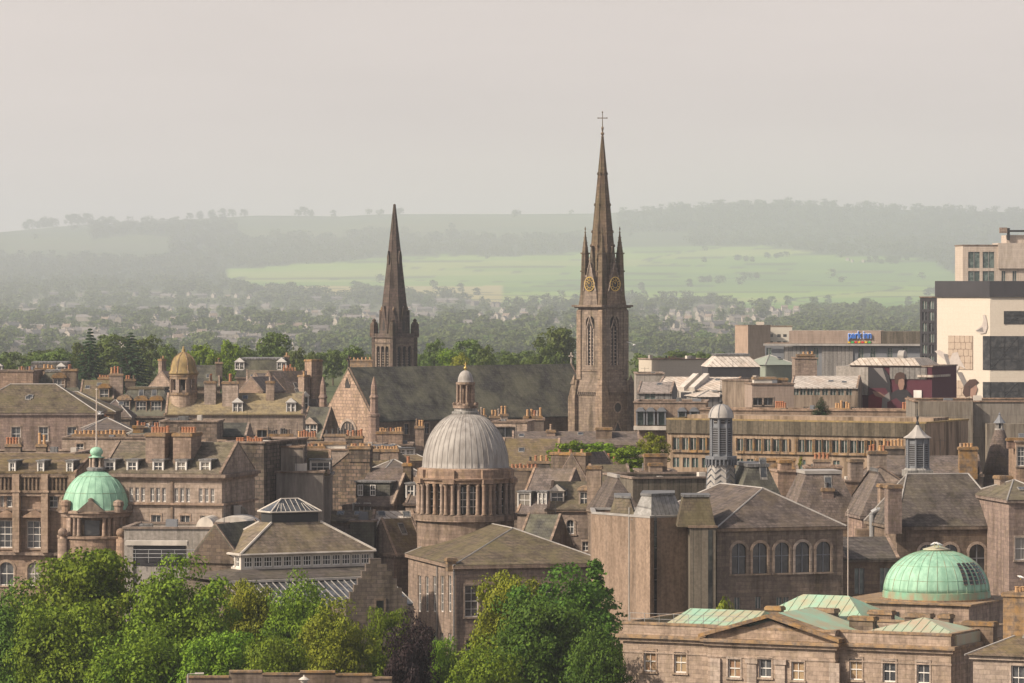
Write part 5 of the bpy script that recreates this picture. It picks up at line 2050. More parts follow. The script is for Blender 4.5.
h('terrace_house', 'long stone wing with ochre lichen roof right of the golden dome', 165, 303, 652, 0, 8, 413.5, 394.5, 'gx', 'granite_pale', 'slate_ochre', [(0, [200, 262, 285], 1.4, 430, 437, 'dark')],
  dorms=[(237.5, 402.5, 412.5, 1.5, dict(style='gable', nw=2, mat='slate_brown')), (291, 402.5, 412.5, 1.4, dict(style='gable', nw=2, mat='slate_brown'))],
  chim=[(210, 1.6, 381, 1.7, 2.2, 5, 'granite_pale', 'terracotta', 1.1), (230, 1.2, 381.5, 2.3, 2.4, 7, 'granite_pale', 'terracotta', 1.2), (270, 2.4, 381, 1.2, 1.6, 2, 'granite_pale', 'terracotta', .8)])
h('tenement', 'dark mansard attic with two white dormers beyond ochre roof', 236, 288, 900, -2, 10, 377, 359.5, 'man', 'granite_brown', 'slate_dark', dorms=[(239.5, 362, 369.5, 1.9, dict(style='gable', nw=2)), (281.5, 362, 369.5, 1.9, dict(style='gable', nw=2))], chim=[(286.5, 3, 355.5, 1.0, 1.6, 2, 'granite_dark')], ins=.9)
h('tenement', 'dark roofed house directly right of golden dome', 193, 220, 800, 5, 9, 386, 366, 'gx', 'granite_brown', 'slate_dark', chim=[(219, 2, 362, 1.2, 1.4, 3, 'granite_dark')])
h('house', 'low house with pale gable behind trees left of golden dome', 150, 172, 850, -40, 7, 386, 372, 'gy', 'granite_tan', 'slate_purple', chim=[(160, 3, 359, .9, 1.2, 2)])
h('house', 'small pale gabled house with purple roof between chimney stacks', 240, 262, 740, -25, 8, 391, 378, 'gy', 'granite_tan', 'slate_purple')
h('house', 'slate cottage roof beside isolated chimney above ochre lichen roof', 262, 300, 770, 20, 9, 388, 374, 'gx', 'granite_tan', 'slate_purple', chim=[(291, 2, 371, 2.6, 1.6, 5, 'granite_tan')])
h('house', 'brown roofed house low behind ochre roof at mid left', 246, 290, 830, 3, 9, 382, 371, 'gx', 'granite_tan', 'slate_brown', chim=[(289, 2, 368, 2.4, 1.5, 4, 'granite_tan')])
h('house', 'tall stone gable with rounded chimney left of the church gable', 286, 322, 765, 38, 11, 411, 372, 'gx', 'granite_tan', 'slate_purple', dorms=[(305, 396, 410, 1.6, dict(style='gable'))], chim=[(317, 1.5, 359.5, 2.3, 2.0, 0, 'granite_tan'), (307, 1.2, 375, 1.2, 1.8, 3, 'granite_tan')])
h('house', 'house with long ochre chimney behind left end of church ridge', 346, 374, 850, 0, 8, 380, 368, 'flat', 'granite_tan', chim=[(360, 2, 359.5, 4.6, 1.2, 6, 'lichen_stone', 'ochre_pot', .5)])
h('workshop', 'squat rubble walled shed left of dark lean-to behind hotel chimneys', 160, 217, 560, -4, 6, 424.5, 424, 'flat', 'rubble', wins=(), par=.3)
h('workshop', 'dark roofed lean-to among chimney pots at mid left', 217, 247, 565, -4, 6, 436, 424, 'gx', 'granite_tan', 'slate_dark')
h('tenement', 'low grey roof with white coping and two small windows behind hotel chimneys', 150, 232, 520, -8, 9, 448, 437.5, 'flat', 'rubble', wins=[(0, [201], .9, 441, 446.5), (0, [222], .9, 441, 450)], par=.2, top='slate_purple')
h('tenement', 'flat roofed block with pale parapet and long row of pots behind green dome', 62, 150, 545, -4, 9, 441, 430, 'flat', 'granite_pale', wins=[(0, [80, 86.5, 141], .9, 444, 452)], chim=[(111, .4, 441, 6.2, 1.1, 12, 'granite_brown', 'ochre_pot', .5), (99, 4, 434, 6.5, 1.2, 12, 'white_flat', 'ochre_pot', .6)], par=.3)
h('tenement', 'flat lead roof with pipe railings and red pots at far left', -40, 74, 530, -6, 10, 455, 452, 'flat', 'granite_brown', chim=[(12.5, 2, 444, 1.9, 1.1, 5, 'granite_brown', 'terracotta', 1.0), (41, 3, 444, 1.2, 1.1, 2, 'granite_brown', 'ochre_pot', 1.4)], par=.1)
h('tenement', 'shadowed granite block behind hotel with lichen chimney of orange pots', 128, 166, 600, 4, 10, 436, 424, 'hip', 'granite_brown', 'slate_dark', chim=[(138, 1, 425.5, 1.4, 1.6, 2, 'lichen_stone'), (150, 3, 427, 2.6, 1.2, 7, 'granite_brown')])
h('tenement', 'long brown wall and roof behind pots at mid left edge', 84, 132, 615, 6, 12, 431, 418, 'hip', 'granite_pink', 'slate_purple')
# --- dark gables at mid left
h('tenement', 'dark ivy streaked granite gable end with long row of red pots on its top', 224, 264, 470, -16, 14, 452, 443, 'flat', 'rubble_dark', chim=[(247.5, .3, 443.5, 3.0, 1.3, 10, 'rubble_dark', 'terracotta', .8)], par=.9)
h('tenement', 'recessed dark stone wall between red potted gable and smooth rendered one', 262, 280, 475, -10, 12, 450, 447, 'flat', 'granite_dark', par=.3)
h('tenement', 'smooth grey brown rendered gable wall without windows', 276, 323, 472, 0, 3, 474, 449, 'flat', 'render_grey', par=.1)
h('tenement', 'blank rendered wall block with pale top rising beside green slate roof', 276.5, 303, 474, 0, 3, 451, 449, 'flat', 'render_grey', par=.35)
h('attic_house', 'green slate roof with white framed dormer beside rendered gable wall', 303.5, 330, 480, 0, 7, 474, 452.5, 'gx', 'render_grey', 'slate_mossy', dorms=[(320, 460.5, 472, 2.2, dict(style='flat', nw=1, mat='slate_dark', deep=3.5))])


def sloped_gable():
    t = Thing('tenement', 'rubble stone gable with rising skew up to broad mossy chimney block', 'house', 322, 492, -14)
    z = lambda py, px: t.z(py, t.at(px))
    x0, x1, x2, x3 = 0, t.at(349), t.at(370), t.at(405)
    m = MB('rubble_dark')
    m.ext([(0, 0), (x2, 0), (x2, z(447.5, 370)), (x1, z(447.5, 349)), (x1, z(453, 349)), (0, z(476, 322))], 0, .8)
    m.build('gable_wall', t.e)
    c = MB('granite_pale')
    c.ext([(-.1, z(476, 322) + .02), (x1, z(453, 349) + .02), (x1, z(453, 349) + .3), (-.1, z(476, 322) + .3)], -.08, .88)
    c.build('coping', t.e)
    stack(t.e, x1 + .01, -.1, z(462, 349), z(446, 352), x2 - x1, 1.2, 7, 'rubble_dark', 'ochre_pot', 'x', .35)
    # roof falling towards us on the right of it
    zr, ze = z(468, 380), z(503, 380)
    m = MB('slate_purple')
    m.slab([(x2 - .3, -5.0, ze), (x3, -5.0, ze), (x3, .8, zr), (x2 - .3, .8, zr)], .2)
    m.slab([(x2 - .3, .801, zr), (x3, .801, zr), (x3, 6, ze), (x2 - .3, 6, ze)], .2)
    m.build('roof', t.e)
    m = MB('granite_tan')
    m.add([(x3 - .05, -4.9, ze - .1), (x3 - .05, .8, zr - .1), (x3 - .05, 6, ze - .1)], [(0, 1, 2)])
    m.build('gable_end', t.e)
    m = MB('granite_pale')
    m.bar((x3, -5.1, ze + .1), (x3, .8, zr + .1), .2, 4)
    m.build('coping', t.e)
    m = MB('granite_tan')
    m.box(t.at(354), x3 - .01, -4.7, 5.6, 0, ze)
    w_ = m.build('wall', t.e)
    for px in (356.5, 367.5):
        p, f, s_ = window_parts(.8, 1.1, 'pale')
        o = link('window', p, t.e)
        o.location = (t.at(px, -4.7) - .4, -4.92, t.z(513, t.at(px, -4.7), -4.7))
        link('frame', f, o)
    d = MB('slate_dark')
    xa, xb = t.at(355, -4), t.at(389, -4)
    za, zb = t.z(496, xa, -4), t.z(482.5, xa, -4)
    d.box(xa, xb, -3.6, .5, za - .2, zb)
    d.mat('lead_dark').box(xa - .15, xb + .15, -3.8, .6, zb + .002, zb + .15)
    do = d.build('dormer', t.e)
    for px in (360, 372.5):
        p, f, s_ = window_parts(.6, 1.2, 'sash')
        o = link('window', p, do)
        o.location = (t.at(px, -3.8) - .3, -3.82, za + .02)
        link('frame', f, o)
    return t


sloped_gable()
h('attic_house', 'narrow attic house with white dormer squeezed left of the big grey dome', 405.5, 442, 485, -14, 11, 503, 470, 'gx', 'granite_tan', 'slate_purple', dorms=[(410, 484, 497, 1.0), (418, 484, 497, 1.0)], chim=[(407, 4.2, 463, .9, 1.0, 1, 'granite_dark')])
h('outhouse', 'long low slate roof with ball finials just above glass lantern of white clerestory hall', 318, 374, 482, -4, 4, 521, 512, 'gx', 'granite_tan', 'slate_brown', dorms=[])
h('outhouse', 'dark cheeked attic box with white window right of glass lantern', 350, 374, 478, -4, 3, 523, 521.5, 'flat', 'slate_dark', wins=[(0, [355.5], 1.1, 523.5, 531, 'sash')], par=.1, top='granite_brown')
h('chapel', 'small steep gabled chapel roof tucked left of the grey dome drum', 394, 426, 477, 40, 4.5, 553, 520, 'gx', 'granite_tan', 'slate_brown')
h('annex', 'light ribbed metal roof beside base of the grey dome', 372, 416, 482, 10, 4, 526, 512.5, 'gx', 'granite_tan', 'white_roofing')
# --- between hotels and white hall
h('annex', 'flat concrete roofed annex with pale walls and pipe rails below dormered terrace', 124, 216, 437, -4, 9, 531, 528, 'flat', 'pale_panel', wins=(), par=.2, top='white_flat')

h('house', 'dark sloping roofed shed wall left of white clerestory hall', 190, 240, 432, -26, 8, 560, 526, 'gy', 'granite_dark', 'slate_dark')


def vaulted():
    t = Thing('vaulted_roof', 'low white vaulted roof with arched concrete end wall below dormered terrace', 'building', 196, 445, -6)
    m = MB('white_flat')
    for a, b_, top in ((196, 214, 517), (209, 250, 517.5)):
        x0, x1 = t.at(a), t.at(b_)
        zb = t.z(528)
        h_ = t.z(top) - zb
        pts = [((x0 + x1) / 2 + (x1 - x0) / 2 * math.cos(q), zb + h_ * math.sin(q)) for q in np.linspace(0, math.pi, 13)]
        y = 0 if a == 196 else 1.2
        m.ext(pts, y, y + 6)
    m.build('vault', t.e)
    m = MB('concrete_grey')
    x0, x1, zb = t.at(208), t.at(238), t.z(528)
    h_ = t.z(508.5) - zb
    m.ext([((x0 + x1) / 2 + (x1 - x0) / 2 * math.cos(q), zb + h_ * math.sin(q)) for q in np.linspace(0, math.pi, 15)], 7.3, 7.8)
    m.mat('white_flat').box(t.at(222), t.at(228.5), 7.0, 8, zb, t.z(509))
    m.build('end_wall', t.e)
    m = MB('granite_brown')
    m.box(0, t.at(250), .1, 8, 0, t.z(528) - .01)
    m.build('wall', t.e)


vaulted()
# --- between church and domes (middle distance)
h('tenement', 'long row of chimney pots on stone stack below patterned gable', 284, 322, 600, 0, 9, 447, 439, 'flat', 'granite_brown', chim=[(305.5, .5, 437, 2.9, 1.2, 8, 'granite_dark', 'terracotta', 1.0), (272.5, .2, 434, 1.3, 1.2, 4, 'granite_tan', 'dark_pot', .6), (286, .2, 434, 1.7, 1.3, 5, 'granite_tan', 'dark_pot', .8)], par=.2)
h('house', 'small dark roofed house with ornate white pedimented dormer beside church gable', 298, 322, 700, -20, 8, 438, 408, 'gx', 'granite_brown', 'slate_dark', dorms=[(310, 424, 434, 2.4, dict(style='gable', frame='granite_pale', nw=2))])
h('tenement', 'stone stacks of dark and orange pots under round window of church gable', 320, 378, 610, -6, 9, 447, 441, 'flat', 'granite_tan', chim=[(335, .4, 434, 2.9, 1.2, 7, 'granite_tan', 'dark_pot', .9), (354, .4, 436, 2.3, 1.2, 6, 'granite_dark', 'terracotta', 1.0)], par=.1, top='white_flat')
h('tenement', 'broad pale stack crowned by long rank of ochre pots before the church', 374, 412, 620, 0, 9, 447, 441, 'flat', 'granite_tan', chim=[(389.5, .4, 431.5, 3.6, 1.3, 10, 'granite_tan', 'ochre_pot', .65), (419.5, 3, 426, 1.2, 1.2, 3, 'granite_tan', 'ochre_pot', 1.3)], par=.2)
h('tenement', 'white flat roof lights on low block above green slate roof', 288, 350, 540, -2, 9, 452, 447, 'flat', 'granite_pale', chim=[(328, 2, 442, 4.2, 2.2, 0, 'white_flat'), (312, 1, 446, 3, 1.0, 7, 'granite_tan', 'ochre_pot', .35)], par=.2, top='white_flat')
h('house', 'slate house with brown gable roof immediately left of dome', 383, 428, 560, 18, 11, 461, 444, 'hip', 'granite_tan', 'slate_brown', dorms=[(406, 449, 455, 2.4, dict(style='flat', nw=2))])
h('house', 'mossy chimneyed roof with long lead top between patterned gable and dome', 356, 402, 545, -4, 9, 466, 449, 'man', 'granite_dark', 'slate_mossy', chim=[(372, .3, 449, 1.6, 1.2, 4, 'granite_dark', 'ochre_pot', .5), (385, .4, 449, 3.2, 1.2, 9, 'granite_tan', 'ochre_pot', .45)], ins=1.5)
h('house', 'purple slate hip roof with pale ridge left of dome springing', 381, 424, 500, 14, 9, 476, 459.5, 'hip', 'granite_tan', 'slate_purple')
h('tenement', 'granite house with tall ochre pots just right of dome lantern', 476, 506, 700, 8, 8, 428, 424, 'flat', 'granite_brown', chim=[(482, .4, 415, 1.3, 1.2, 3, 'granite_tan', 'ochre_pot', 1.3), (496, 1, 416, 1.6, 1.2, 3, 'granite_tan', 'ochre_pot', 1.2), (504, .6, 414, 1.2, 1.2, 2, 'granite_pale', 'ochre_pot', 1.6)], par=.2)
h('tenement', 'pale flat topped extension above brown roof right of the dome', 492, 527, 640, -8, 8, 424, 421, 'flat', 'granite_pale', wins=[(0, [505], 3.0, 427, 437, 'dark')], par=.2, top='white_flat')
h('tenement', 'square granite block bearing two groups of tall ochre pots before the church roof', 524, 544, 650, 0, 8, 421, 416, 'flat', 'granite_brown', chim=[(527.5, .4, 416, 1.0, 1.2, 2, 'granite_tan', 'ochre_pot', 1.2), (536, .4, 416, 1.8, 1.2, 4, 'granite_tan', 'ochre_pot', 1.3)], par=.1)
h('terrace_house', 'long low pinkish roof running below the cathedral and tower base', 512, 640, 620, 0, 8, 445, 432.5, 'gx', 'granite_tan', 'slate_purple', [(0, [604, 611, 618, 625, 632], .8, 446.5, 450, 'dark')], chim=[(551, 2.4, 430, 1.2, 1.6, 2, 'granite_tan', 'ochre_pot', 1.0), (604, 1.6, 427.5, 2.2, 1.6, 0, 'granite_brown')])
h('terrace_house', 'wide warm brown slate roof filling space right of the dome', 500, 558, 575, -4, 10, 466, 440, 'gx', 'granite_brown', 'slate_brown', chim=[(541, -1, 461, 3.6, 1.1, 5, 'granite_dark', 'terracotta', .9), (524, -2.4, 468, 3.6, 1.1, 7, 'granite_dark', 'terracotta', .6)])
h('house', 'grey slate roof with pale skew and open rooflight right of the dome drum', 517, 560, 508, -22, 10, 512, 470, 'gx', 'granite_tan', 'slate_purple', dorms=[(524, 492, 507, 1.6, dict(mat='slate_dark')), (542, 492, 505, 1.1, dict(frame='white_paint', nw=2))])
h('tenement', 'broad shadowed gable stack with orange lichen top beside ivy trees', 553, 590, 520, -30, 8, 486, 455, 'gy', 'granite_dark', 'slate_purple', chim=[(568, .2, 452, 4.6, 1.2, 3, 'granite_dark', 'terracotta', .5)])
h('tenement', 'stack with fat terracotta pots in front of the ivy', 590, 625, 540, 0, 8, 466, 461, 'flat', 'granite_brown', chim=[(606, .5, 460, 4.2, 1.2, 6, 'granite_brown', 'terracotta', 1.0)], par=.1)
h('house', 'mossy gabled roof behind pale square chimney shaft', 594, 634, 512, 8, 8, 490, 466, 'gx', 'granite_tan', 'slate_mossy')
h('town_house', 'turreted granite house with round headed windows and white pedimented dormer', 547, 604, 477, -6, 10, 509, 483, 'gx', 'granite_tan', 'slate_mossy', [(0, [556, 570], .75, 520, 534, 'archw'), (0, [585.5], .7, 542, 551), (0, [556, 570], .75, 545, 560)], dorms=[(557, 491, 503, 1.5, dict(style='gable', frame='white_flat')), (584, 490.5, 505.5, 1.1, dict(style='arch', frame='granite_pale'))], chim=[(594, -.3, 466, 1.5, 1.4, 0, 'granite_pale'), ])
h('house', 'dark mossy roofed house with rooflight below the turreted one', 516, 550, 470, -24, 6, 548, 516, 'gx', 'granite_brown', 'slate_dark')
# --- concrete theatre block
cb = House('modern_block', 'tan windowless concrete block with vertical slit windows and lead mansards', 592, 650, 436, 0, 12, 519, 'render_tan', 'building', refx=0)
_x = lambda px, y: cb.at(px, y)
cb.foot = [(0, 0), (_x(650, -8), -8), (_x(654, -7.4), -7.4), (_x(654, -6.4), -6.4), (_x(657, -6.4), -6.4), (_x(657, -7.2), -7.2), (_x(690, -5.6), -5.6), (_x(690, 8), 8), (0, 8)]
cb.walls = [Wall(cb, cb.foot[i], cb.foot[(i + 1) % len(cb.foot)]) for i in range(len(cb.foot))]
cb.flat(.5, 'lead_dark', 'grey_trim', .05)
cb.finish(parapet=.5)
m = MB('glass')
m.box(_x(654.2, -6.45), _x(656.8, -6.45), -6.5, -6.41, 1, cb.zE + .4)
w_ = m.build('slit_window', cb.e)
m = MB('grey_trim')
for py in (537, 548, 569, 580, 600):
    m.box(_x(654.2, -6.45), _x(656.8, -6.45), -6.6, -6.501, cb.z(py, 5, -6), cb.z(py, 5, -6) + .1)
m.build('transom', w_)


def lead_mansard(par, mat, pts, z0, z1, ins, top='lead_dark', label=None):
    m = MB(mat)
    m.frus(pts, z0, offset(pts, -ins), z1)
    m.mat(top).frus(offset(pts, -ins + .12), z1 + .002, offset(pts, -ins + .12), z1 + .22)
    return m.build('mansard', par, label=label)


zt = cb.zE + .2
m = MB('grey_trim')
m.bar((_x(629, -4.8), -5.2, 1), (_x(629, -4.8), -5.2, zt + 1.2), .07, 6)
m.build('downpipe', cb.e)
lead_mansard(cb.e, 'lead', [(_x(631, -6), -5.5), (_x(651, -7), -7.2), (_x(684, -5), -4.9), (_x(684, 2), 2), (_x(634, 2), 2)], zt, cb.z(494.5, 5, -3), 1.0, label='pale lead mansard')
lead_mansard(cb.e, 'slate_mossy', [(_x(609, -1), -1), (_x(636, -5), -4.6), (_x(636, 4), 4), (_x(609, 4), 4)], zt, cb.z(497, 3, 0), .6)
b = House('modern_block', 'grey stained render block with vertical strip window right of tan concrete', 690, 716, 425, 0, 5, 530, 'concrete_fins', 'building', refx=0)
b.flat(.2)
b.finish(parapet=.2)
m = MB('glass')
m.box(b.L - .75, b.L - .35, -.05, .1, 1, b.zE)
m.build('slit_window', b.e)
lead_mansard(b.e, 'slate_mossy', [(-1.2, .3), (b.L, .3), (b.L, 5), (-1.2, 5)], b.zE + .25, b.z(497, 1, 1), .6)
h('modern_block', 'flat brown boxy roof structure behind lead mansards', 633, 757, 490, 14, 12, 482, 478, 'flat', 'concrete_fins', par=.4, top='lead')
h('tower_block', 'slated mansard tower with white cornice behind tan concrete block', 604, 640, 468, 10, 9, 512, 478, 'man', 'granite_brown', 'slate_purple', ins=1.9, top='vent_pale')
h('tenement', 'square mossy topped granite stacks in front of windowed concrete range', 640, 676, 520, 4, 7, 474, 470, 'flat', 'granite_brown', chim=[(656, .3, 454, 2.6, 1.4, 0, 'granite_brown'), (656, -1.2, 463, 1.5, 1.2, 0, 'granite_pale')], par=.2, top='slate_purple')
# --- school buildings with arched windows
b = h('school', 'dark ashlar school with five round arched windows under pyramid roof', 717, 843, 426, 20, 19, 528.5, 488, 'hipy', 'granite_brown', 'slate_purple', [(0, [739, 760, 782, 802.5, 823.5], 1.5, 543, 574, 'arch'), (0, [737, 742.5, 758, 763.5], .55, 597, 609, 'green'), (0, [779, 786, 800, 807, 822, 829], .55, 597, 609, 'green')], refx=0, over=.25, ins=4.2)
b = h('school', 'large dark school hall with steep hipped roof and arched windows at right', 897, 1010, 446, 10, 12, 527, 474, 'hip', 'granite_brown', 'slate_grey', [(0, [927, 950, 977, 1003], 1.6, 545, 577, 'arch')], refx=0, over=.2, ins=2.6, chim=[(895, -1.3, 485, 1.4, 1.4, 0, 'granite_pink')])
m = MB('steel')
m.bar((b.at(990), -.1, 0), (b.at(990), -.1, b.zE), .06)
m.build('downpipe', b.e)
b.chimney(1006, .5, 476, 1.2, 2.2, 0, 'granite_pale')
h('school', 'end block of school with square window beside steep hipped roof, right edge', 1009, 1060, 440, 10, 14, 500, 480, 'hip', 'granite_pink', 'slate_mossy', [(0, [1021.5], 1.3, 538, 560), (0, [1020], 2.2, 511, 517, 'dark')], refx=0)
h('annex', 'low link building with slate lean-to roof between two school halls', 843, 899, 437, 10, 8, 559, 538.5, 'gx', 'granite_brown', 'slate_grey', [(0, [859.5, 885], 1.0, 568, 594, 'green')], refx=0)
# --- mansards and stacks behind the arched school
h('school', 'steep flat topped slate mansard with white cornice behind arched school', 792, 862, 468, 8, 8, 522, 474, 'man', 'granite_brown', 'slate_purple', chim=[(828, .8, 488, 1.2, 1.2, 1, 'granite_pink', 'dark_pot', .9)], ins=1.9, top='vent_pale')
h('tenement', 'mossy slate mansard with flat lead top left of the flat topped one', 740, 781, 480, 8, 9, 500, 467, 'man', 'granite_dark', 'slate_dark', ins=1.2)
h('tenement', 'slender square granite stack block with orange capped top between mansards', 778, 796, 500, 6, 5, 474, 470, 'flat', 'granite_tan', chim=[(786, .2, 460, 1.3, 2.0, 0, 'granite_tan')], par=.2)
h('tenement', 'warm granite stack house right of flat topped mansard', 846, 866, 490, 6, 5, 484, 478, 'flat', 'granite_tan', chim=[(857, .2, 459, 1.4, 2.0, 0, 'granite_tan')], par=.2)
h('tenement', 'pale rubble gable with five ochre pots on wide stack', 860, 900, 505, 4, 6, 481, 468, 'gy', 'granite_pale', 'slate_purple', chim=[(878, .1, 451, 2.0, 1.6, 5, 'granite_pale', 'ochre_pot', .8)])
h('tenement', 'dark house with six tall ochre pots left of short grey turret', 886, 912, 530, 4, 7, 466, 460, 'flat', 'granite_dark', chim=[(894, .3, 446, 2.6, 1.2, 6, 'granite_dark', 'ochre_pot', .9)], par=.2)
h('school', 'sloping purple slate roof with pipe flue left of steep hipped hall', 862, 905, 462, 8, 9, 516, 472, 'man', 'granite_pink', 'slate_purple', ins=2.4, chim=[(887, -1, 484, 1.4, 1.3, 0, 'granite_tan')])
h('terrace_house', 'low purple slate roof behind the short grey turret', 872, 982, 520, 0, 7, 474, 457, 'gx', 'granite_brown', 'slate_purple', chim=[(968.5, -.4, 447, 2.1, 1.5, 5, 'lichen_stone', 'ochre_pot', .7)])
h('tenement', 'tall narrow house with orange stone top at the right edge behind cone turret', 1016, 1050, 540, 0, 8, 444, 440, 'flat', 'granite_tan', wins=[(0, [1021], .9, 447, 466)], chim=[(1020, 1, 438, 3, 1.2, 0, 'granite_pink')], par=.2)
h('tenement', 'row of small chimneys and pots in front of windowed concrete range', 806, 842, 530, 0, 6, 470, 466, 'flat', 'granite_tan', chim=[(822, .2, 459, 2.0, 1.4, 4, 'granite_tan', 'terracotta', .8)], par=.2)
h('tenement', 'low purple roof with white coping between stacks before concrete range', 738, 800, 535, 0, 6, 480, 467, 'gx', 'granite_tan', 'slate_purple', chim=[(776, -.5, 458, 4.6, 1.2, 0, 'lichen_stone')])


# --- long windowed concrete range
b = House('office_range', 'long stained concrete office range with pairs of boxed windows', 667, 926, 560, -27, 14, 422, 'concrete_tan', 'office', refx=0)
wl = b.walls[0]
for px in (681, 698, 715.5, 745, 763, 781, 797, 814, 831, 849, 866, 880):
    for du in (-.62, .62):
        b.winat(0, wl.u_at(px) + du - .45, wl.zat(449.5, 1), .9, 1.5, 'green', False)
for px in (681, 700, 745, 763, 781, 797, 814, 831):
    for du in (-.7, .7):
        b.winat(0, wl.u_at(px) + du - .45, wl.zat(467, 1), .9, 1.2, 'green', False)
b.flat(.3, 'slate_purple', 'gold_lichen', .1)
b.finish(parapet=.3)
m = MB('concrete_fins')
zz = wl.zat(433, 1)
m.box(.0, b.L, -.25, -.003, zz, b.zE + .28)
m.build('fascia', b.e, label='dark ribbed upper fascia')
for px in (681, 698, 715.5, 745, 763, 781, 797, 814, 831, 849, 866, 880):
    for du in (-.62, .62):
        u = wl.u_at(px) + du
        z0 = wl.zat(449.5, 1)
        m = MB('lichen_stone')
        m.box(u - .56, u + .56, -.3, -.002, z0 - .32, z0 - .02).box(u - .56, u - .46, -.25, -.001, z0 - .02, z0 + 1.6).box(u + .46, u + .56, -.25, -.001, z0 - .02, z0 + 1.6)
        m.build('window_box', b.e)
m = MB('concrete_tan')
m.box(.5, b.L - 1, 5, 10, b.zE, b.zE + .8)
m.build('penthouse', b.e)
# --- raw concrete blocks on the right
b = h('modern_block', 'raw concrete block with lichen edged flat roof below white office', 915, 1060, 600, 0, 14, 405, 402, 'flat', 'concrete_grey', wins=[(0, [968], 1.2, 411, 432, 'dark')], par=.4, top='slate_mossy', cat='office')
m = MB('concrete_grey')
m.box(b.at(918), b.at(972), -1.2, -.003, 0, b.zE + .5)
m.box(b.at(985), b.at(1060), -2.5, -.004, 0, b.z(424, 10, -2.5))
m.build('wall_panel', b.e)
# --- shopping centre cluster
h('shopping_centre', 'glazed link building with brown pitched roof right of clock tower', 637, 672, 660, -8, 8, 393, 383, 'gx', 'corrugated', 'brown_roofing', [(0, [640, 650], 1.6, 392, 402, 'green')], cat='shop building', bands=False)
b = h('shopping_centre', 'tan parapeted shop block with row of grey hooded windows', 634, 706, 640, -4, 12, 405, 402, 'flat', 'render_tan', wins=[], par=.3, cat='shop building')
for px in (640.5, 650.5, 661.5, 682, 694):
    m = MB('vent_grey')
    x = b.at(px, -1)
    z0, z1 = b.z(425, x, -1), b.z(411.5, x, -1)
    m.box(x - .62, x - .42, -1.1, -.003, z0, z1).box(x + .42, x + .62, -1.1, -.003, z0, z1)
    m.ext([(x - .75, z1 + .002), (x + .75, z1 + .002), (x + .3, z1 + .55), (x - .3, z1 + .55)], -1.3, -.003)
    o = m.build('window_hood', b.e)
    m = MB('glass_green')
    m.box(x - .41, x + .41, -.6, -.01, z0, z1)
    m.build('window', o)
m = MB('white_flat')
m.box(0, b.L, -1.4, -.004, b.z(430, 3, -1), b.z(426, 3, -1))
m.build('ledge', b.e)
b = h('shopping_centre', 'ribbed white metal roof with two angled ducts beside clock tower', 655, 734, 690, -14, 12, 390, 378, 'gx', 'pale_panel', 'white_roofing', bands=False, cat='building')
for px in (682, 692.5):
    m = MB('white_flat')
    x = b.at(px)
    m.bar((x, -.5, b.zE), (x + 1.2, 5, b.z(376, x, 5)), .65, 4)
    m.build('duct', b.e)
m = MB('white_flat')
for px in (673, 688):
    x = b.at(px, -1)
    m.box(x - 1.1, x + 1.1, -2.4, -.4, 0, b.z(391, x, -1))
m.mat('dark_cladding')
for px in (673, 688):
    x = b.at(px, -1)
    m.box(x - .8, x + .8, -2.5, -2.41, b.z(398, x, -1), b.z(392, x, -1))
m.build('plant_unit', b.e)
h('shopping_centre', 'corrugated grey plant room with pale curved roof edge right of ducts', 698, 733, 670, 10, 8, 397, 390, 'hip', 'corrugated', 'white_roofing', bands=False, cat='building')
h('shopping_centre', 'rust streaked pale rendered blockhouse above ribbed roofs', 660, 712, 780, 20, 10, 361, 360, 'flat', 'cream_panel', par=.2, cat='building', chim=[(671, 2, 358, 3, 1.5, 5, 'granite_brown', 'terracotta', .5)])
h('shopping_centre', 'low pale roof strip and dark railing behind tower foot', 636, 664, 760, 0, 12, 376, 375, 'flat', 'pale_panel', par=.3, cat='building', top='green_cladding')
h('shopping_centre', 'dark open sided pavilion under ribbed metal mansard roof', 708, 760, 740, 4, 9, 367, 356, 'man', 'dark_cladding', 'white_roofing', cat='building', ins=1.6, bands=False)
h('warehouse', 'brown flat topped concrete stair block with dark shadowed side', 722, 753, 650, -27, 10, 382, 380, 'flat', 'concrete_tan', par=.2, cat='building')
h('warehouse', 'pink brick windowed shed with dark terrace roof in the middle right', 752, 794, 640, 4, 10, 386, 381, 'flat', 'pink_brick', wins=[(0, [758, 768], 1.4, 398, 405, 'dark')], par=.2, cat='building', chim=[(765, 2, 377, 3.2, 2, 0, 'white_flat'), (780, 3, 378, 2.2, 2, 0, 'granite_tan')])
h('warehouse', 'pale green clad box with shallow hipped roof below hotel sign', 766, 796, 760, 22, 9, 365, 355, 'hip', 'green_cladding', 'green_cladding', cat='shop building', bands=False)
h('warehouse', 'ochre stained brick chimney block below the hotel sign', 795, 817, 750, 0, 8, 360, 355, 'flat', 'granite_tan', par=.2, cat='building', chim=[(806, 1, 354, 3, 1.4, 4, 'lichen_stone', 'ochre_pot', .5)])
h('office', 'low office with ribbed white canopy roofs and green glazed strip', 790, 858, 690, -8, 12, 388, 377, 'gx', 'concrete_tan', 'white_roofing', [(0, [796, 803, 810, 817, 825, 833, 841, 849], .9, 388.5, 395, 'green'), (0, [806, 814, 822, 846, 854], .9, 407, 412, 'green')], cat='office', bands=False)
h('office', 'pale podium wall with flat roof behind the concrete range', 700, 915, 620, -12, 8, 413, 411, 'flat', 'render_tan', par=.3, cat='office', chim=[(780, .3, 408, 1.6, 1.3, 5, 'granite_brown', 'terracotta', 1.2), (842, .3, 408, 2.2, 1.3, 6, 'granite_brown', 'ochre_pot', 1.1), (908, .3, 409, 1.9, 1.5, 5, 'granite_dark', 'terracotta', 1.2)])


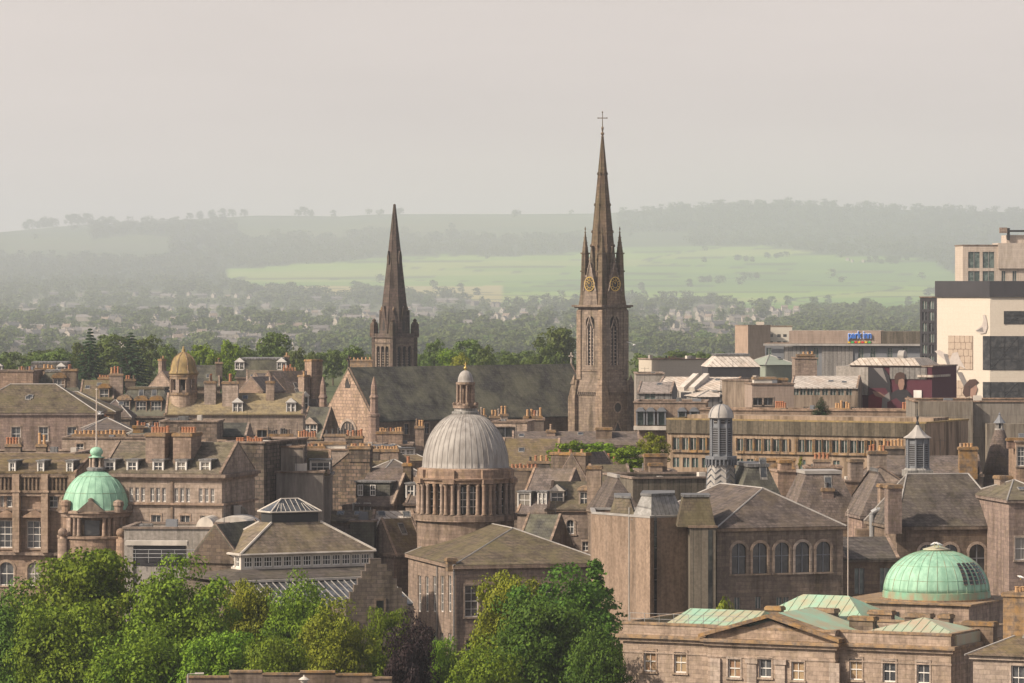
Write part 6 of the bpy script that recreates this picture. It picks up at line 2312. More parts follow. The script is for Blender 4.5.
def art_building():
    b = House('advert_building', 'maroon and corrugated building under ribbed roof carrying big dark picture of a boy', 851, 932, 700, -24, 12, 367, 'mural_maroon', 'building', refx=0)
    b.flat(.1)
    b.finish(parapet=.1)
    m = MB('white_roofing')
    a = [(-.3, -.5), (b.at(921), -.5), (b.at(921), 9), (-.3, 9)]
    m.frus(a, b.zE + .3, offset(a, -1.4), b.z(358, 4, 1))
    m.box(b.at(918), b.at(934), -.4, 8, b.z(377, 8, 0), b.z(376, 8, 0) + .2)
    m.build('roof', b.e)
    m = MB('pale_panel')
    m.box(-2.5, 0, .1, 10, 0, b.z(366, 0, 0)).box(.0, b.at(868.5), -.18, -.003, b.z(395, 2), b.zE)
    m.build('panel', b.e)
    m = MB('corrugated')
    m.box(b.at(890), b.at(927), -.16, -.004, b.z(379, 8), b.zE - .01)
    m.build('cladding', b.e)
    # the picture: seated figures in dark and red clothes
    P = lambda pts: [(b.at(px), b.z(py, b.at(px), 0)) for px, py in pts]
    m = MB('mural_black')
    m.ext(P([(869, 367.5), (884, 367.5), (890, 376), (892, 400), (886, 412), (869, 412)]), -.26, -.2)
    mu = m.build('mural', b.e)
    m = MB()
    lay = [('mural_grey', [(874, 368), (883, 368), (888, 383)], .30), ('mural_maroon', [(869, 388), (886, 388), (900, 412), (869, 412)], .28), ('mural_red', [(869, 396), (876, 393), (885, 399), (884, 412), (869, 412)], .32),
           ('mural_grey', [(883, 397), (890, 392), (892, 412), (882, 412)], .33), ('mural_skin', [(873, 391), (880, 392), (886, 396), (884, 398), (876, 396)], .35),
           ('mural_black', [(892, 393), (899, 389), (908, 390), (914, 398), (914, 412), (889, 412)], .34), ('mural_maroon', [(888, 402), (897, 398), (904, 404), (900, 412), (888, 412)], .36),
           ('mural_skin', [(898.5, 378), (904.5, 377), (905.3, 384), (903.8, 389.5), (900.5, 390), (898.8, 385)], .38), ('mural_hair', [(896, 384), (895.3, 377), (897, 373.5), (901, 371.8), (905, 373), (906.3, 379), (904.5, 379.5), (903, 378.5), (899.5, 379.5), (898.6, 384)], .40), ('mural_sleeve', [(908, 396), (914, 399), (914.5, 408), (904, 406)], .38)]
    for mt, pts, off in lay:
        m = MB()
        m.mat(mt).ext(P(pts), -off, -off + .015)
        m.build('painted_shape', mu)
    m = MB('white_paint')
    m.box(b.at(914), b.at(922), -.2, -.005, b.z(401, 8), b.z(390, 8))
    m.build('poster', b.e)
    m = MB('vent_pale')
    m.bar((b.at(895), 2, b.z(356, 5, 2)), (b.at(901), 2, b.z(356, 5, 2)), .9, 14)
    m.build('vent_drum', b.e)


def park_hotel():
    b = House('hotel', 'long grey clad hotel with tan fascia and blue letters on it', 765, 926, 1000, -8, 14, 345, 'vent_grey', 'hotel', refx=8)
    b.win(0, [769, 816, 861, 873, 878, 890, 905], 1.2, 348, 365, 'green', False)
    b.flat(.2)
    b.finish(parapet=.2)
    m = MB('pink_brick')
    x0, x1 = b.at(789, -1), b.at(881, -1)
    z0, z1 = b.z(343.5, 15, -1), b.z(331, 15, -1)
    m.box(x0, x1, -1, 11, z0, z1)
    f = m.build('fascia', b.e, label='tan fascia carrying letters')
    m = MB('dark_cladding')
    m.mat('concrete_fins').box(x1 + .01, b.at(927, -1), -.9, 10, z0, z1 - .1)
    m.mat('grey_trim').box(-.3, b.L, -1.3, -.9, z0 - .5, z0 - .05)
    m.build('fascia', b.e, label='dark brown panelled fascia')
    m = MB('corrugated')
    m.box(b.at(784), b.at(808), -.3, -.003, 2, z0 - .6).box(b.at(822), b.at(853), -.3, -.003, 2, z0 - .6)
    m.build('cladding', b.e)
    # letters
    def text(body, mat, size, off, ext, offc):
        c = bpy.data.curves.new('letters', 'FONT')
        c.body = body
        c.size = size
        c.extrude = ext
        c.offset = offc
        c.space_character = .93
        o = bpy.data.objects.new('tmp', c)
        COL.objects.link(o)
        bpy.context.view_layer.update()
        dg = bpy.context.evaluated_depsgraph_get()
        me = bpy.data.meshes.new_from_object(o.evaluated_get(dg))
        bpy.data.objects.remove(o)
        me.materials.clear()
        me.materials.append(MAT[mat])
        return me
    xa, xb = b.at(848, -1), b.at(871.5, -1)
    zt = z1 - .35
    t1 = text('park inn', 'sign_blue', 2.35, 0, .1, .01)
    wdt = max(v.co.x for v in t1.vertices)
    sc = (xb - xa) / wdt
    o = link('sign', t1, b.e, 'blue letters reading park inn')
    o.scale = (sc, 1, 1)
    o.location = (xa, -1.35, z0 + 1.15)
    o.rotation_euler = (R(90), 0, 0)
    t2 = text('park inn', 'sign_white', 2.35, 0, .05, .09)
    q = link('letter_backing', t2, o)
    q.location = (-.05, 0, -.16)
    m = MB('sign_blue')
    n = 7
    for i, c in enumerate(('strip_yellow', 'strip_green', 'strip_red', 'strip_yellow', 'strip_red', 'strip_yellow', 'strip_green')):
        m.mat(c).box(xa + (xb - xa) * i / n, xa + (xb - xa) * (i + .7) / n, -1.2, -1.002, z0 + .1, z0 + .5)
    m.build('colour_strip', b.e)


def white_office():
    b = House('office', 'modern cream office with dark band on top and wall painting of gulls and a child', 937, 990, 850, -38, 16, 293, 'cream_panel', 'office', refx=0)
    L = b.L
    b.foot = [(0, 0), (L, 0), (L + 13, 9.2), (L + 2, 22), (-6, 15)]
    b.walls = [Wall(b, b.foot[i], b.foot[(i + 1) % 5]) for i in range(5)]
    wr = b.walls[1]
    b.flat(.1)
    b.finish(parapet=.1)
    z = lambda py: b.z(py, L, 0)
    m = MB('dark_cladding')
    m.frus(offset(b.foot, .35), z(297), offset(b.foot, .35), z(281))
    m.build('top_band', b.e)
    Mr = wr.M(0, 0)

    def strip(u0, u1, p0, p1, nm='window'):
        g = MB('glass')
        g.M = Mr
        g.box(u0, u1, -.1, .05, z(p1), z(p0))
        go = g.build(nm, b.e)
        f = MB('dark_metal')
        f.M = Mr
        n = max(2, int((u1 - u0) / 2.4))
        for i in range(n + 1):
            x = u0 + (u1 - u0) * i / n
            f.box(x - .035, x + .035, -.2, -.101, z(p1), z(p0))
        for i in range(1, 3):
            zz = z(p1) + (z(p0) - z(p1)) * i / 3
            f.box(u0, u1, -.19, -.102, zz - .04, zz + .04)
        for i in range(0, n - 1, 3):
            a, c = u0 + (u1 - u0) * i / n, u0 + (u1 - u0) * (i + 2) / n
            f.bar((a, -.15, z(p1)), (c, -.15, z(p0)), .05, 4)
        f.build('frame', go)
    u = lambda px: max(.0, wr.u_at(px))
    strip(u(1004), 15.8, 311, 324)
    strip(.02, 15.8, 336, 370)
    strip(.02, 15.8, 382, 410)
    # corner glazing also turns the corner onto the front
    g = MB('glass')
    for p0, p1 in ((336, 370), (382, 410)):
        g.box(b.at(983), L - .01, -.08, .05, z(p1), z(p0))
    g.build('window', b.e)
    P = lambda pts, off: [(b.at(px, off), b.z(py, b.at(px, off), off)) for px, py in pts]
    m = MB('mural_joint')
    for p0, p1 in ((336, 370), (381, 404)):
        x0, x1 = b.at(948.5), b.at(973)
        m.mat('mural_joint').box(x0, x1, -.08, -.003, z(p1), z(p0))
        rows = int((z(p0) - z(p1)) / 1.15)
        for r in range(rows):
            xx = x0 + .05
            k = 0
            while xx < x1 - .4:
                w_ = random.uniform(.9, 1.5)
                e = min(xx + w_, x1 - .05)
                zz = z(p1) + .05 + r * (z(p0) - z(p1)) / rows
                hh = (z(p0) - z(p1)) / rows - .1
                m.mat('mural_stone').ext([(xx + .12, zz), (e - .12, zz), (e, zz + .2), (e, zz + hh - .2), (e - .12, zz + hh), (xx + .12, zz + hh), (xx, zz + hh - .2), (xx, zz + .2)], -.12, -.081)
                xx = e + .08
    mu = m.build('mural', b.e)
    m = MB()
    lay = [('mural_pale', [(935, 351), (940, 350), (947, 354), (950, 360), (953, 353), (958, 352), (961, 360), (966, 369), (960, 366), (957, 372), (950, 368), (945, 360), (938, 354)], .16),
           ('mural_grey', [(944, 354), (948, 354), (951, 366), (948, 366)], .17), ('mural_pale', [(976, 330), (982, 326), (984, 320), (983, 315), (985.5, 314.5), (987, 320), (988, 327), (986, 333), (981, 334)], .16),
           ('mural_grey', [(976, 331), (983, 327), (984, 332)], .17), ('mural_skin', [(969, 390), (972, 385), (976, 384), (978, 389), (976, 395), (972, 398)], .18), ('mural_hair', [(963, 393), (965, 385), (970, 379.5), (976, 379), (979, 382), (975, 386), (971, 389), (970.5, 396), (966, 397)], .19),
           ('mural_pale', [(964, 400), (972, 397), (978, 400), (980, 405), (962, 405)], .2), ('mural_grey', [(957, 372), (962, 372), (968, 384), (966, 390)], .15)]
    for mt, pts, off in lay:
        m = MB()
        m.mat(mt).ext(P(pts, 0), -off, -off + .01)
        m.build('painted_shape', mu)


def brick_tower():
    b = House('office', 'tall pale brick tower with glazed bays and crane arm on its roof', 963, 1060, 1000, 0, 18, 246, 'tower_brick', 'office', refx=0)
    b.win(0, [974, 988.5], 2.6, 252, 268, 'green', False)
    b.win(0, [974, 988.5], 2.6, 271, 285, 'green', False)
    b.win(0, [1003.5, 1014.5], .9, 249, 268, 'green', False)
    b.win(0, [1003.5, 1014.5], .9, 271, 285, 'green', False)
    b.flat(.1)
    b.finish(parapet=.1)
    m = MB('tower_brick')
    m.box(b.at(998), b.L, -.6, 12, b.zE - 5, b.z(243, 8))
    m.box(b.at(1007), b.L, 1, 12, b.z(243, 8), b.z(235, 8))
    m.build('upper_storey', b.e)
    m = MB('dark_metal')
    x = b.at(1005, 0)
    m.box(x, b.L, 0, .8, b.z(232), b.z(230)).box(x + .5, x + 1.1, .1, .7, b.z(240), b.z(228))
    m.mat('granite_tan').box(x - 1.2, x + .5, -.1, .9, b.z(233), b.z(227.5))
    m.build('crane_arm', b.e)


b = House('office', 'dark glazed stair tower left of the cream office', 920, 941, 890, -20, 12, 298, 'dark_cladding', 'office', refx=0)
for r in range(8):
    for px in (924.5, 931.5):
        if r == 0: b.win(0, [px], 1.0, 301, 309, 'green', False)
        else: b.win(0, [px], 1.0, 301 + r * 11, 309.5 + r * 11, 'dark' if (r + int(px)) % 2 else 'green', False)
b.flat(.1)
b.finish(parapet=.1)
art_building()
park_hotel()
white_office()
brick_tower()
b = House('apartment_block', 'pale apartment tower with reddish end wall far beyond the shops', 735, 748, 1420, -55, 9, 326.5, 'pink_brick', 'apartment block', refx=0)
wr = b.walls[1]
b.flat(.3)
b.finish(parapet=.3)
b = House('apartment_block', 'grey apartment wing with small windows beside reddish end wall', 745, 792, 1425, -4, 9, 327.5, 'cream_panel', 'apartment block', refx=0)
for py in (334, 341, 348, 355): b.win(0, [750, 764, 771, 779, 785], 1.1, py, py + 3, 'dark', False)
b.flat(.3)
b.finish(parapet=.3)
m = MB('cream_panel')
m.box(b.at(756), b.at(764), 2, 6, b.zE, b.z(322, 4))
m.build('roof_house', b.e)
m = MB('vent_grey')
m.box(b.at(753), b.L, -.08, -.003, 0, b.zE)
# --- bottom right corner house
b = h('lodge', 'small stone lodge with hipped roof and stout chimney in lower right corner', 973, 1060, 352, -27, 9, 655, 628, 'hip', 'granite_pale', 'slate_brown', [(0, [1018], 1.1, 665, 690)], refx=0, over=.5)
b.chimney(1015, 3.0, 592, 2.0, 2.2, 3, 'lichen_stone', 'ochre_pot', ph=.5)
# --- round turret bay of the turreted house
# --- free standing poles, walls, lamps
t = Thing('flagpole', 'bare white flagpole in front of link building between school halls', 'flagpole', 848, 425)
m = MB('white_paint')
m.mat('pole_paint').lathe([(.07, 0), (.05, t.z(540)), (.03, t.z(511)), (.07, t.z(510.5)), (.02, t.z(509))], 8)
m.build('pole', t.e)
t = Thing('steel_flue', 'bent silver ventilation flue beside chimney left of steep hipped hall', 'flue', 872, 455)
m = MB('steel')
m.bar((0, 0, t.z(545)), (0, 0, t.z(513)), .28, 12).bar((0, 0, t.z(513)), (.5, 0, t.z(510)), .3, 12).bar((.5, 0, t.z(510)), (1.6, 0, t.z(510)), .27, 12).bar((.6, .1, t.z(545)), (.6, .1, t.z(516)), .12, 8)
m.build('pipe', t.e)
m = MB('granite_brown')
m.box(-1.5, 2.5, .6, 3, 0, t.z(530))
m.build('shaft', t.e)


def boundary():
    t = Thing('boundary_wall', 'low mossy stone wall stepping along the bottom edge under the trees', 'wall', 186, 330)
    for a, c, py in ((186, 229, 678), (229, 262, 672.5), (262, 300, 675), (300, 335, 672.8), (335, 372, 675.5), (372, 392, 679)):
        m = MB('granite_brown')
        m.box(t.at(a), t.at(c), 0, .5, 0, t.z(py))
        m.mat('lichen_stone').box(t.at(a), t.at(c), -.1, .6, t.z(py) + .003, t.z(py) + .14)
        m.build('wall_section', t.e)
    for px, py in ((188, 674), ):
        s = Thing('street_lamp', 'flat headed street lamp at bottom left beside stepped wall', 'street lamp', px, 325)
        m = MB('grey_trim')
        m.lathe([(.08, 0), (.05, s.z(py))], 8)
        m.bar((0, 0, s.z(py)), (.9, 0, s.z(py - .5)), .035, 6)
        m.build('post', s.e)
        m = MB('white_flat')
        m.box(.5, 1.15, -.12, .12, s.z(py - .5) - .04, s.z(py - .5) + .06)
        m.build('lamp_head', s.e)
    s = Thing('street_lamp', 'old lantern lamp with pale round cap at bottom beside stepped wall', 'street lamp', 304, 324)
    m = MB('dark_metal')
    m.lathe([(.09, 0), (.06, s.z(683))], 8)
    m.build('post', s.e)
    m = MB('white_flat')
    m.lathe([(.18, s.z(683)), (.32, s.z(680)), (.4, s.z(679.5)), (.2, s.z(677.5)), (.06, s.z(676.5)), (.05, s.z(675))], 12)
    m.build('lamp_head', s.e)


boundary()
# block of painted shade and pipe rails on the flat annex below the dormered terrace
t = Thing('loading_bay', 'loading bay with painted dark shade and pipe rails under white ledge beside smooth green dome', 'bay', 128, 434, -4)
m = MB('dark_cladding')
m.box(t.at(134), t.at(186), -.3, .4, t.z(566), t.z(545))  # solid block, its dark colour stands in for shade inside the bay
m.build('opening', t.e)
m = MB('white_flat')
m.box(t.at(126), t.at(188), -.6, .5, t.z(545) + .003, t.z(540.5))
m.build('ledge', t.e)
m = MB('pale_panel')
m.box(0, t.at(134) - .003, -.5, .5, 0, t.z(545)).box(t.at(134), t.at(190), -.31, .5, 0, t.z(566) - .003)
m.build('wall', t.e)
m = MB('steel')
for py in (549, 553, 557):
    m.bar((t.at(134), -.9, t.z(py)), (t.at(200), -.9, t.z(py)), .04, 5)
for px in (137, 150, 163, 176, 189, 200):
    m.bar((t.at(px), -.9, t.z(562)), (t.at(px), -.9, t.z(549)), .035, 5)
m.build('railing', t.e)


# ================================================================== TREES
def leaves(cent, rad, per, ls, rs, up=0.25, squash=1.0, droop=0.0):
    """leaf sized quads spread over the shells of many small clumps"""
    n = len(cent)
    cnt = per * n
    c = np.repeat(cent, per, 0)
    r = np.repeat(rad, per)[:, None]
    d = rs.normal(size=(cnt, 3))
    d[:, 2] += up
    d /= np.linalg.norm(d, axis=1, keepdims=True)
    p = c + d * r * rs.uniform(.72, 1.12, (cnt, 1)) * np.array([1, 1, squash])
    p[:, 2] -= droop * rs.uniform(0, 1, cnt) * r[:, 0]
    nrm = d + rs.normal(scale=.3, size=(cnt, 3))
    nrm /= np.linalg.norm(nrm, axis=1, keepdims=True)
    a = np.cross(nrm, rs.normal(size=(cnt, 3)))
    a /= np.linalg.norm(a, axis=1, keepdims=True) + 1e-9
    b = np.cross(nrm, a)
    s = ls * rs.uniform(.6, 1.25, (cnt, 1))
    q = np.stack([p - a * s * .5, p - b * s * .32 + nrm * s * .08, p + a * s * .5, p + b * s * .32], 1)
    return q.reshape(-1, 3)


def quadmesh(name, v, mat):
    n = len(v) // 4
    me = bpy.data.meshes.new(name)
    me.vertices.add(len(v))
    me.vertices.foreach_set('co', v.astype(np.float32).ravel())
    me.loops.add(len(v))
    me.loops.foreach_set('vertex_index', np.arange(len(v), dtype=np.int32))
    me.polygons.add(n)
    me.polygons.foreach_set('loop_start', np.arange(0, len(v), 4, dtype=np.int32))
    me.polygons.foreach_set('loop_total', np.full(n, 4, np.int32))
    me.update(calc_edges=True)
    me.materials.append(MAT[mat])
    return me


def crown(H_, W_, nl, lr, per, ls, seed, low=.18, top=1.0):
    """broadleaf crown: clumps spread through a lumpy egg of height H_ and width W_"""
    rs = np.random.RandomState(seed)
    big = []
    nb = 13
    for i in range(nb):
        a = 2.4 * i + rs.uniform(-.4, .4)
        h = (i + .5) / nb
        rr = math.sin(math.pi * (.16 + .78 * h)) ** .8 * rs.uniform(.38, .58)
        big.append((W_ / 2 * rr * math.cos(a), W_ / 2 * rr * math.sin(a), H_ * (low + (1 - low) * (.12 + .68 * h)), W_ * rs.uniform(.20, .28)))
    big.append((0, 0, H_ * .62, W_ * .3))
    cent, rad = [], []
    for k in range(nl):
        b_ = big[rs.randint(len(big))]
        d = rs.normal(size=3)
        d[2] = d[2] * .9 + .2
        d /= np.linalg.norm(d)
        f = rs.uniform(.65, 1.08)
        c = np.array(b_[:3]) + d * b_[3] * f * np.array([1, 1, .95])
        c[2] = min(c[2], H_ - lr)
        cent.append(c)
        rad.append(lr * rs.uniform(.6, 1.25))
    return leaves(np.array(cent), np.array(rad), per, ls, rs, .35, .75)


def trunk_mesh(h, r, spread, seed):
    rs = random.Random(seed)
    mb = MB('bark')
    mb.lathe([(r * 1.5, 0), (r, h * .05), (r * .8, h * .3), (r * .5, h * .45)], 10)
    for i in range(8):
        a = 2.4 * i
        z0 = h * (.2 + .03 * i)
        e = (spread * .6 * math.cos(a), spread * .6 * math.sin(a), h * (.45 + .05 * i))
        mid = (e[0] * .4, e[1] * .4, (z0 + e[2]) / 2 - .2)
        mb.bar((0, 0, z0), mid, (r * .45, r * .28), 6).bar(mid, e, (r * .28, r * .06), 6)
    return mb.mesh('trunk')


def conifer(H_, W_, seed, per=34, tiers=22, ls=.45):
    rs = np.random.RandomState(seed)
    cent, rad = [], []
    for t_ in range(tiers):
        f = t_ / (tiers - 1)
        z = H_ * (.12 + .85 * f)
        R_ = W_ / 2 * (1 - f) ** .85 * rs.uniform(.8, 1.1) + .12
        nb = max(3, int(11 * (1 - f) + 3))
        for k in range(nb):
            a = 2 * math.pi * k / nb + rs.uniform(0, 1)
            L = R_ * rs.uniform(.75, 1.15)
            for s in np.arange(.15, 1.01, .14):
                cent.append((L * s * math.cos(a), L * s * math.sin(a), z - .25 * L * s))
                rad.append((.30 + .1 * (1 - f)) * (1.15 - .5 * s))
    return leaves(np.array(cent), np.array(rad), per, ls, rs, .1, .55, .3)


def larch(H_, W_, seed):
    rs = np.random.RandomState(seed)
    cent, rad = [], []
    for k in range(85):
        f = rs.uniform(0, 1) ** .8
        z = H_ * (.1 + .87 * f)
        L = (W_ / 2) * (1 - f) ** .7 * rs.uniform(.5, 1.2) + .1
        a = rs.uniform(0, 6.28)
        for s in np.arange(.1, 1.01, .13):
            cent.append((L * s * math.cos(a) + rs.uniform(-.2, .2), L * s * math.sin(a) + rs.uniform(-.2, .2), z + .25 * L * s - .3 * L * s * s + rs.uniform(-.2, .2)))
            rad.append(rs.uniform(.15, .4))
    return leaves(np.array(cent), np.array(rad), 9, .34, rs, .1, .7, .3)


PROTO = {}
PDIM = {}


def proto(kind, i):
    k = (kind, i)
    if k not in PROTO:
        if kind == 'near':
            v = crown(20, [13, 12, 14, 11][i], [250, 235, 270, 220][i], 1.55, 150, .38, 11 + i, low=.08)
        elif kind == 'mid':
            v = crown(12, [10, 11, 9][i], 90, 1.15, 60, .55, 31 + i)
        elif kind == 'far':
            v = crown(10, [9, 11, 8][i], 40, 1.4, 26, 1.0, 51 + i, low=.05)
        elif kind == 'fir':
            v = conifer(20, 9, 71 + i)
        elif kind == 'larch':
            v = larch(16, 8, 81)
        lo_, hi_ = np.percentile(v[:, 0], 1), np.percentile(v[:, 0], 99)
        lo2, hi2 = np.percentile(v[:, 1], 1), np.percentile(v[:, 1], 99)
        PDIM[k] = ((hi_ - lo_ + hi2 - lo2) / 2, np.percentile(v[:, 2], 99.7))
        PROTO[k] = v
    return PROTO[k]


MESHC = {}


def crown_mesh(kind, i, mat):
    k = (kind, i, mat)
    if k not in MESHC:
        MESHC[k] = quadmesh('crown', proto(kind, i), mat)
    return MESHC[k]


TR = {}


def tree(px, pyT, d, wpx, label, kind='near', i=0, mat='leaf_green', group=None, name='tree', base=None, rot=None, cat='tree', hmul=None):
    x = X(px, d)
    zb = GZ(x, d) if base is None else base
    H0 = {'near': 20, 'mid': 12, 'far': 10, 'fir': 20, 'larch': 16}[kind]
    proto(kind, i)
    W0, H0r = PDIM[(kind, i)]
    hh = Zp(pyT, d) - zb
    ww = wpx * d / F
    e = bpy.data.objects.new(name, None)
    COL.objects.link(e)
    e.location = (x, d, zb)
    e.rotation_euler.z = random.uniform(0, 6.28) if rot is None else rot
    e.scale = (ww / W0, ww / W0, hh / H0r)
    tag(e, label, cat, group)
    if ('t', H0) not in TR:
        TR[('t', H0)] = trunk_mesh(H0 * .95, H0 * .022, W0 * .4, 5)
    link('trunk', TR[('t', H0)], e)
    link('crown', crown_mesh(kind, i, mat), e)
    return e


random.seed(21)
# foreground trees along the bottom
tree(18, 588, 398, 84, 'dark green tree cut by the left edge under the arched hotel windows', i=1, mat='leaf_dark')
tree(92, 551, 392, 112, 'big bright green tree below the smooth green dome', i=0, mat='leaf_green')
tree(182, 560, 388, 118, 'big bright green tree right of the one below green dome', i=2, mat='leaf_green')
tree(60, 606, 372, 90, 'lower green tree spreading in front at bottom left', i=3, mat='leaf_green')
tree(140, 628, 362, 96, 'low green tree front and centre of left tree group', i=1, mat='leaf_green')
tree(246, 584, 400, 62, 'yellow green tree in front of left end of white clerestory hall', i=3, mat='leaf_yellow')
tree(222, 634, 360, 80, 'low dark green tree above stepped boundary wall', i=0, mat='leaf_green')
tree(297, 580, 396, 66, 'bright rounded tree in front of the glass roof', i=1, mat='leaf_green')
tree(336, 602, 386, 86, 'yellow tinted tree left of the purple one', i=2, mat='leaf_yellow')
tree(275, 640, 352, 76, 'small low tree over stepped boundary wall, middle', i=3, mat='leaf_green')
tree(388, 610, 398, 46, 'slim bright green tree behind the purple one', i=3, mat='leaf_green')
tree(408, 620, 368, 56, 'dark purple leaved tree beside church hall', i=1, mat='leaf_purple', name='purple_tree')
tree(442, 640, 392, 34, 'small green tree squeezed right of the purple one', i=3, mat='leaf_green')
tree(598, 561, 412, 60, 'open airy larch standing against tan concrete block', kind='larch', i=0, mat='leaf_dark', name='larch')
tree(508, 576, 396, 72, 'yellow topped tree covering church hall corner', i=3, mat='leaf_yellow')
tree(562, 570, 388, 122, 'very large dark green tree between church hall and college', i=2, mat='leaf_dark')
tree(536, 600, 376, 90, 'broad green tree in front of the largest dark one', i=0, mat='leaf_dark')
tree(597, 630, 370, 60, 'lower dark tree touching left end of college', i=1, mat='leaf_dark')
tree(488, 644, 364, 76, 'low green tree at the bottom below church hall windows', i=1, mat='leaf_green')
tree(720, 602, 400, 58, 'low yellow green bush behind copper roof of college', kind='mid', i=1, mat='leaf_yellow')
# trees and ivy among the roofs, rooted in a raised court
m = MB('granite_brown')
m.box(X(545, 545), X(672, 545), 526, 561, -14, Zp(478, 545))
m.mat('terrain').box(X(546, 545), X(671, 545), 527, 560, Zp(478, 545) + .004, Zp(478, 545) + .1)
tag(m.build('garden_court'), 'raised court with trees between roofs below the cathedral', kind='structure')
tree(574, 441, 544, 42, 'leafy tree among chimneys below the cathedral, left', kind='mid', i=1, mat='leaf_green', base=Zp(478, 545))
tree(600, 443, 546, 46, 'spreading tree crown among pots below the clock tower', kind='mid', i=0, mat='leaf_green', base=Zp(478, 545))
tree(630, 446, 538, 38, 'small tree crown left of orange lichen stacks', kind='mid', i=2, mat='leaf_green', base=Zp(478, 545))
tree(652, 433, 552, 30, 'yellow green tree peeking beside concrete range', kind='mid', i=1, mat='leaf_yellow', base=Zp(478, 545))
tree(800, 461, 540, 15, 'tiny bright tree between stacks before concrete range', kind='mid', i=2, mat='leaf_yellow')
tree(821.5, 397, 606, 20, 'small dark conifer on roof terrace above concrete range', kind='fir', i=0, mat='needle', name='conifer', base=Zp(422, 606))
# tall trees just beyond the city
tree(90, 329, 1000, 34, 'dark spiky conifer standing left of dense round trees', kind='fir', i=0, mat='needle', name='conifer')
tree(131, 333, 1020, 40, 'taller of two dark conifers nearer the golden dome', kind='fir', i=1, mat='needle', name='conifer')
for k, (px, py, d, w_, mt) in enumerate([(112, 335, 1090, 42, 'leaf_far'), (150, 336, 1080, 40, 'leaf_far'), (60, 349, 1060, 34, 'leaf_far'), (40, 354, 1040, 26, 'leaf_far'), (77, 343, 1120, 30, 'leaf_far'), (168, 345, 1060, 22, 'leaf_far'),
                                         (202, 345, 1020, 30, 'leaf_green'), (226, 341, 1010, 34, 'leaf_green'), (246, 346, 1040, 28, 'leaf_far'), (274, 333, 1050, 38, 'leaf_far'), (300, 348, 1030, 22, 'leaf_far'), (312, 352, 1080, 18, 'leaf_far'),
                                         (213, 356, 960, 22, 'leaf_green'), (190, 352, 985, 20, 'leaf_green'), (354, 346, 1090, 26, 'leaf_far'), (333, 350, 1120, 22, 'leaf_far'),
                                         (436, 340, 1060, 28, 'leaf_far'), (447, 349, 1000, 22, 'leaf_green'), (470, 340, 1050, 34, 'leaf_far'), (486, 346, 1030, 26, 'leaf_far'), (462, 353, 990, 20, 'leaf_yellow'), (508, 355, 1010, 22, 'leaf_far'), (425, 352, 1100, 18, 'leaf_far'), (530, 357, 1010, 18, 'leaf_far'),
                                         (558, 328, 1120, 42, 'leaf_far'), (548, 345, 1090, 26, 'leaf_far'), (8, 362, 1010, 20, 'leaf_far'), (648, 356, 1150, 24, 'leaf_far'), (700, 352, 1200, 26, 'leaf_far'), (676, 350, 1250, 26, 'leaf_far')]):
    side = 'left of golden dome' if px < 175 else 'between golden dome and cathedral gable' if px < 345 else 'between dark spire and clock tower' if px < 575 else 'right of the clock tower'
    tree(px, py, d * 1.03, w_, 'rounded green tree at near valley edge, ' + side, kind='mid', i=k % 3, mat=mt, group='trees at the near edge of the valley')

br = random.Random(12)
for k in range(58):
    px = -5 + 730 * (k + br.uniform(.1, .9)) / 58
    if 575 < px < 630: continue
    d = br.uniform(1130, 1500)
    side = 'left of golden dome' if px < 175 else 'between golden dome and cathedral gable' if px < 345 else 'between dark spire and clock tower' if px < 575 else 'right of the clock tower'
    tree(px, br.uniform(349, 359), d, br.uniform(18, 30), 'hazy round tree in belt beyond city roofs, ' + side, kind='far' if k % 2 else 'mid', i=k % 3, mat='leaf_far', group='belt of round trees beyond the city roofs')

# ------------------------------------------------------------------ the valley: houses and trees one can tell apart
EXC = [(-60, 1084)]


def visible_spot(px, py):
    """distance at which open ground shows at this pixel"""
    lo = None
    for d in DS:
        x = X(px, d)
        q = HY + (H - GZ(x, d)) * F / d
        if q <= py: return d
    return None


DS = np.exp(np.linspace(math.log(1000), math.log(20400), 320))


def far_house(i, L, W, h, rise, wm, rm):
    mb = MB(wm)
    mb.box(-L / 2, L / 2, -W / 2, W / 2, -3, h)
    for s in (-1, 1):
        mb.add([(s * L / 2, -W / 2, h), (s * L / 2, 0, h + rise), (s * L / 2, W / 2, h)], [(0, 1, 2)])
    mb.mat(rm)
    o = .25
    mb.slab([(-L / 2 - .1, -W / 2 - o, h - .05), (L / 2 + .1, -W / 2 - o, h - .05), (L / 2 + .1, 0, h + rise + .2), (-L / 2 - .1, 0, h + rise + .2)], .2)
    mb.slab([(-L / 2 - .1, 0, h + rise + .2), (L / 2 + .1, 0, h + rise + .2), (L / 2 + .1, W / 2 + o, h - .05), (-L / 2 - .1, W / 2 + o, h - .05)], .2)
    mb.mat(wm)
    for x in ([-L / 2 + .4, L / 2 - .4] if L < 14 else [-L / 2 + .4, -L / 6, L / 6, L / 2 - .4]):
        mb.box(x - .4, x + .4, -.7, .7, h + rise * .6, h + rise + 1.3)
    mb.mat('far_window')
    n = max(2, int(L / 3.2))
    for k in range(n):
        x = -L / 2 + L * (k + .5) / n
        for z in ((1.0, 3.9) if h > 5 else (1.0,)):
            mb.box(x - .5, x + .5, -W / 2 - .03, -W / 2 + .05, z, z + 1.3)
    if h > 5:
        mb.box(-L / 2 - .03, -L / 2 + .05, -.5, .5, 4.2, 5.5)
    return mb.mesh('far_house')


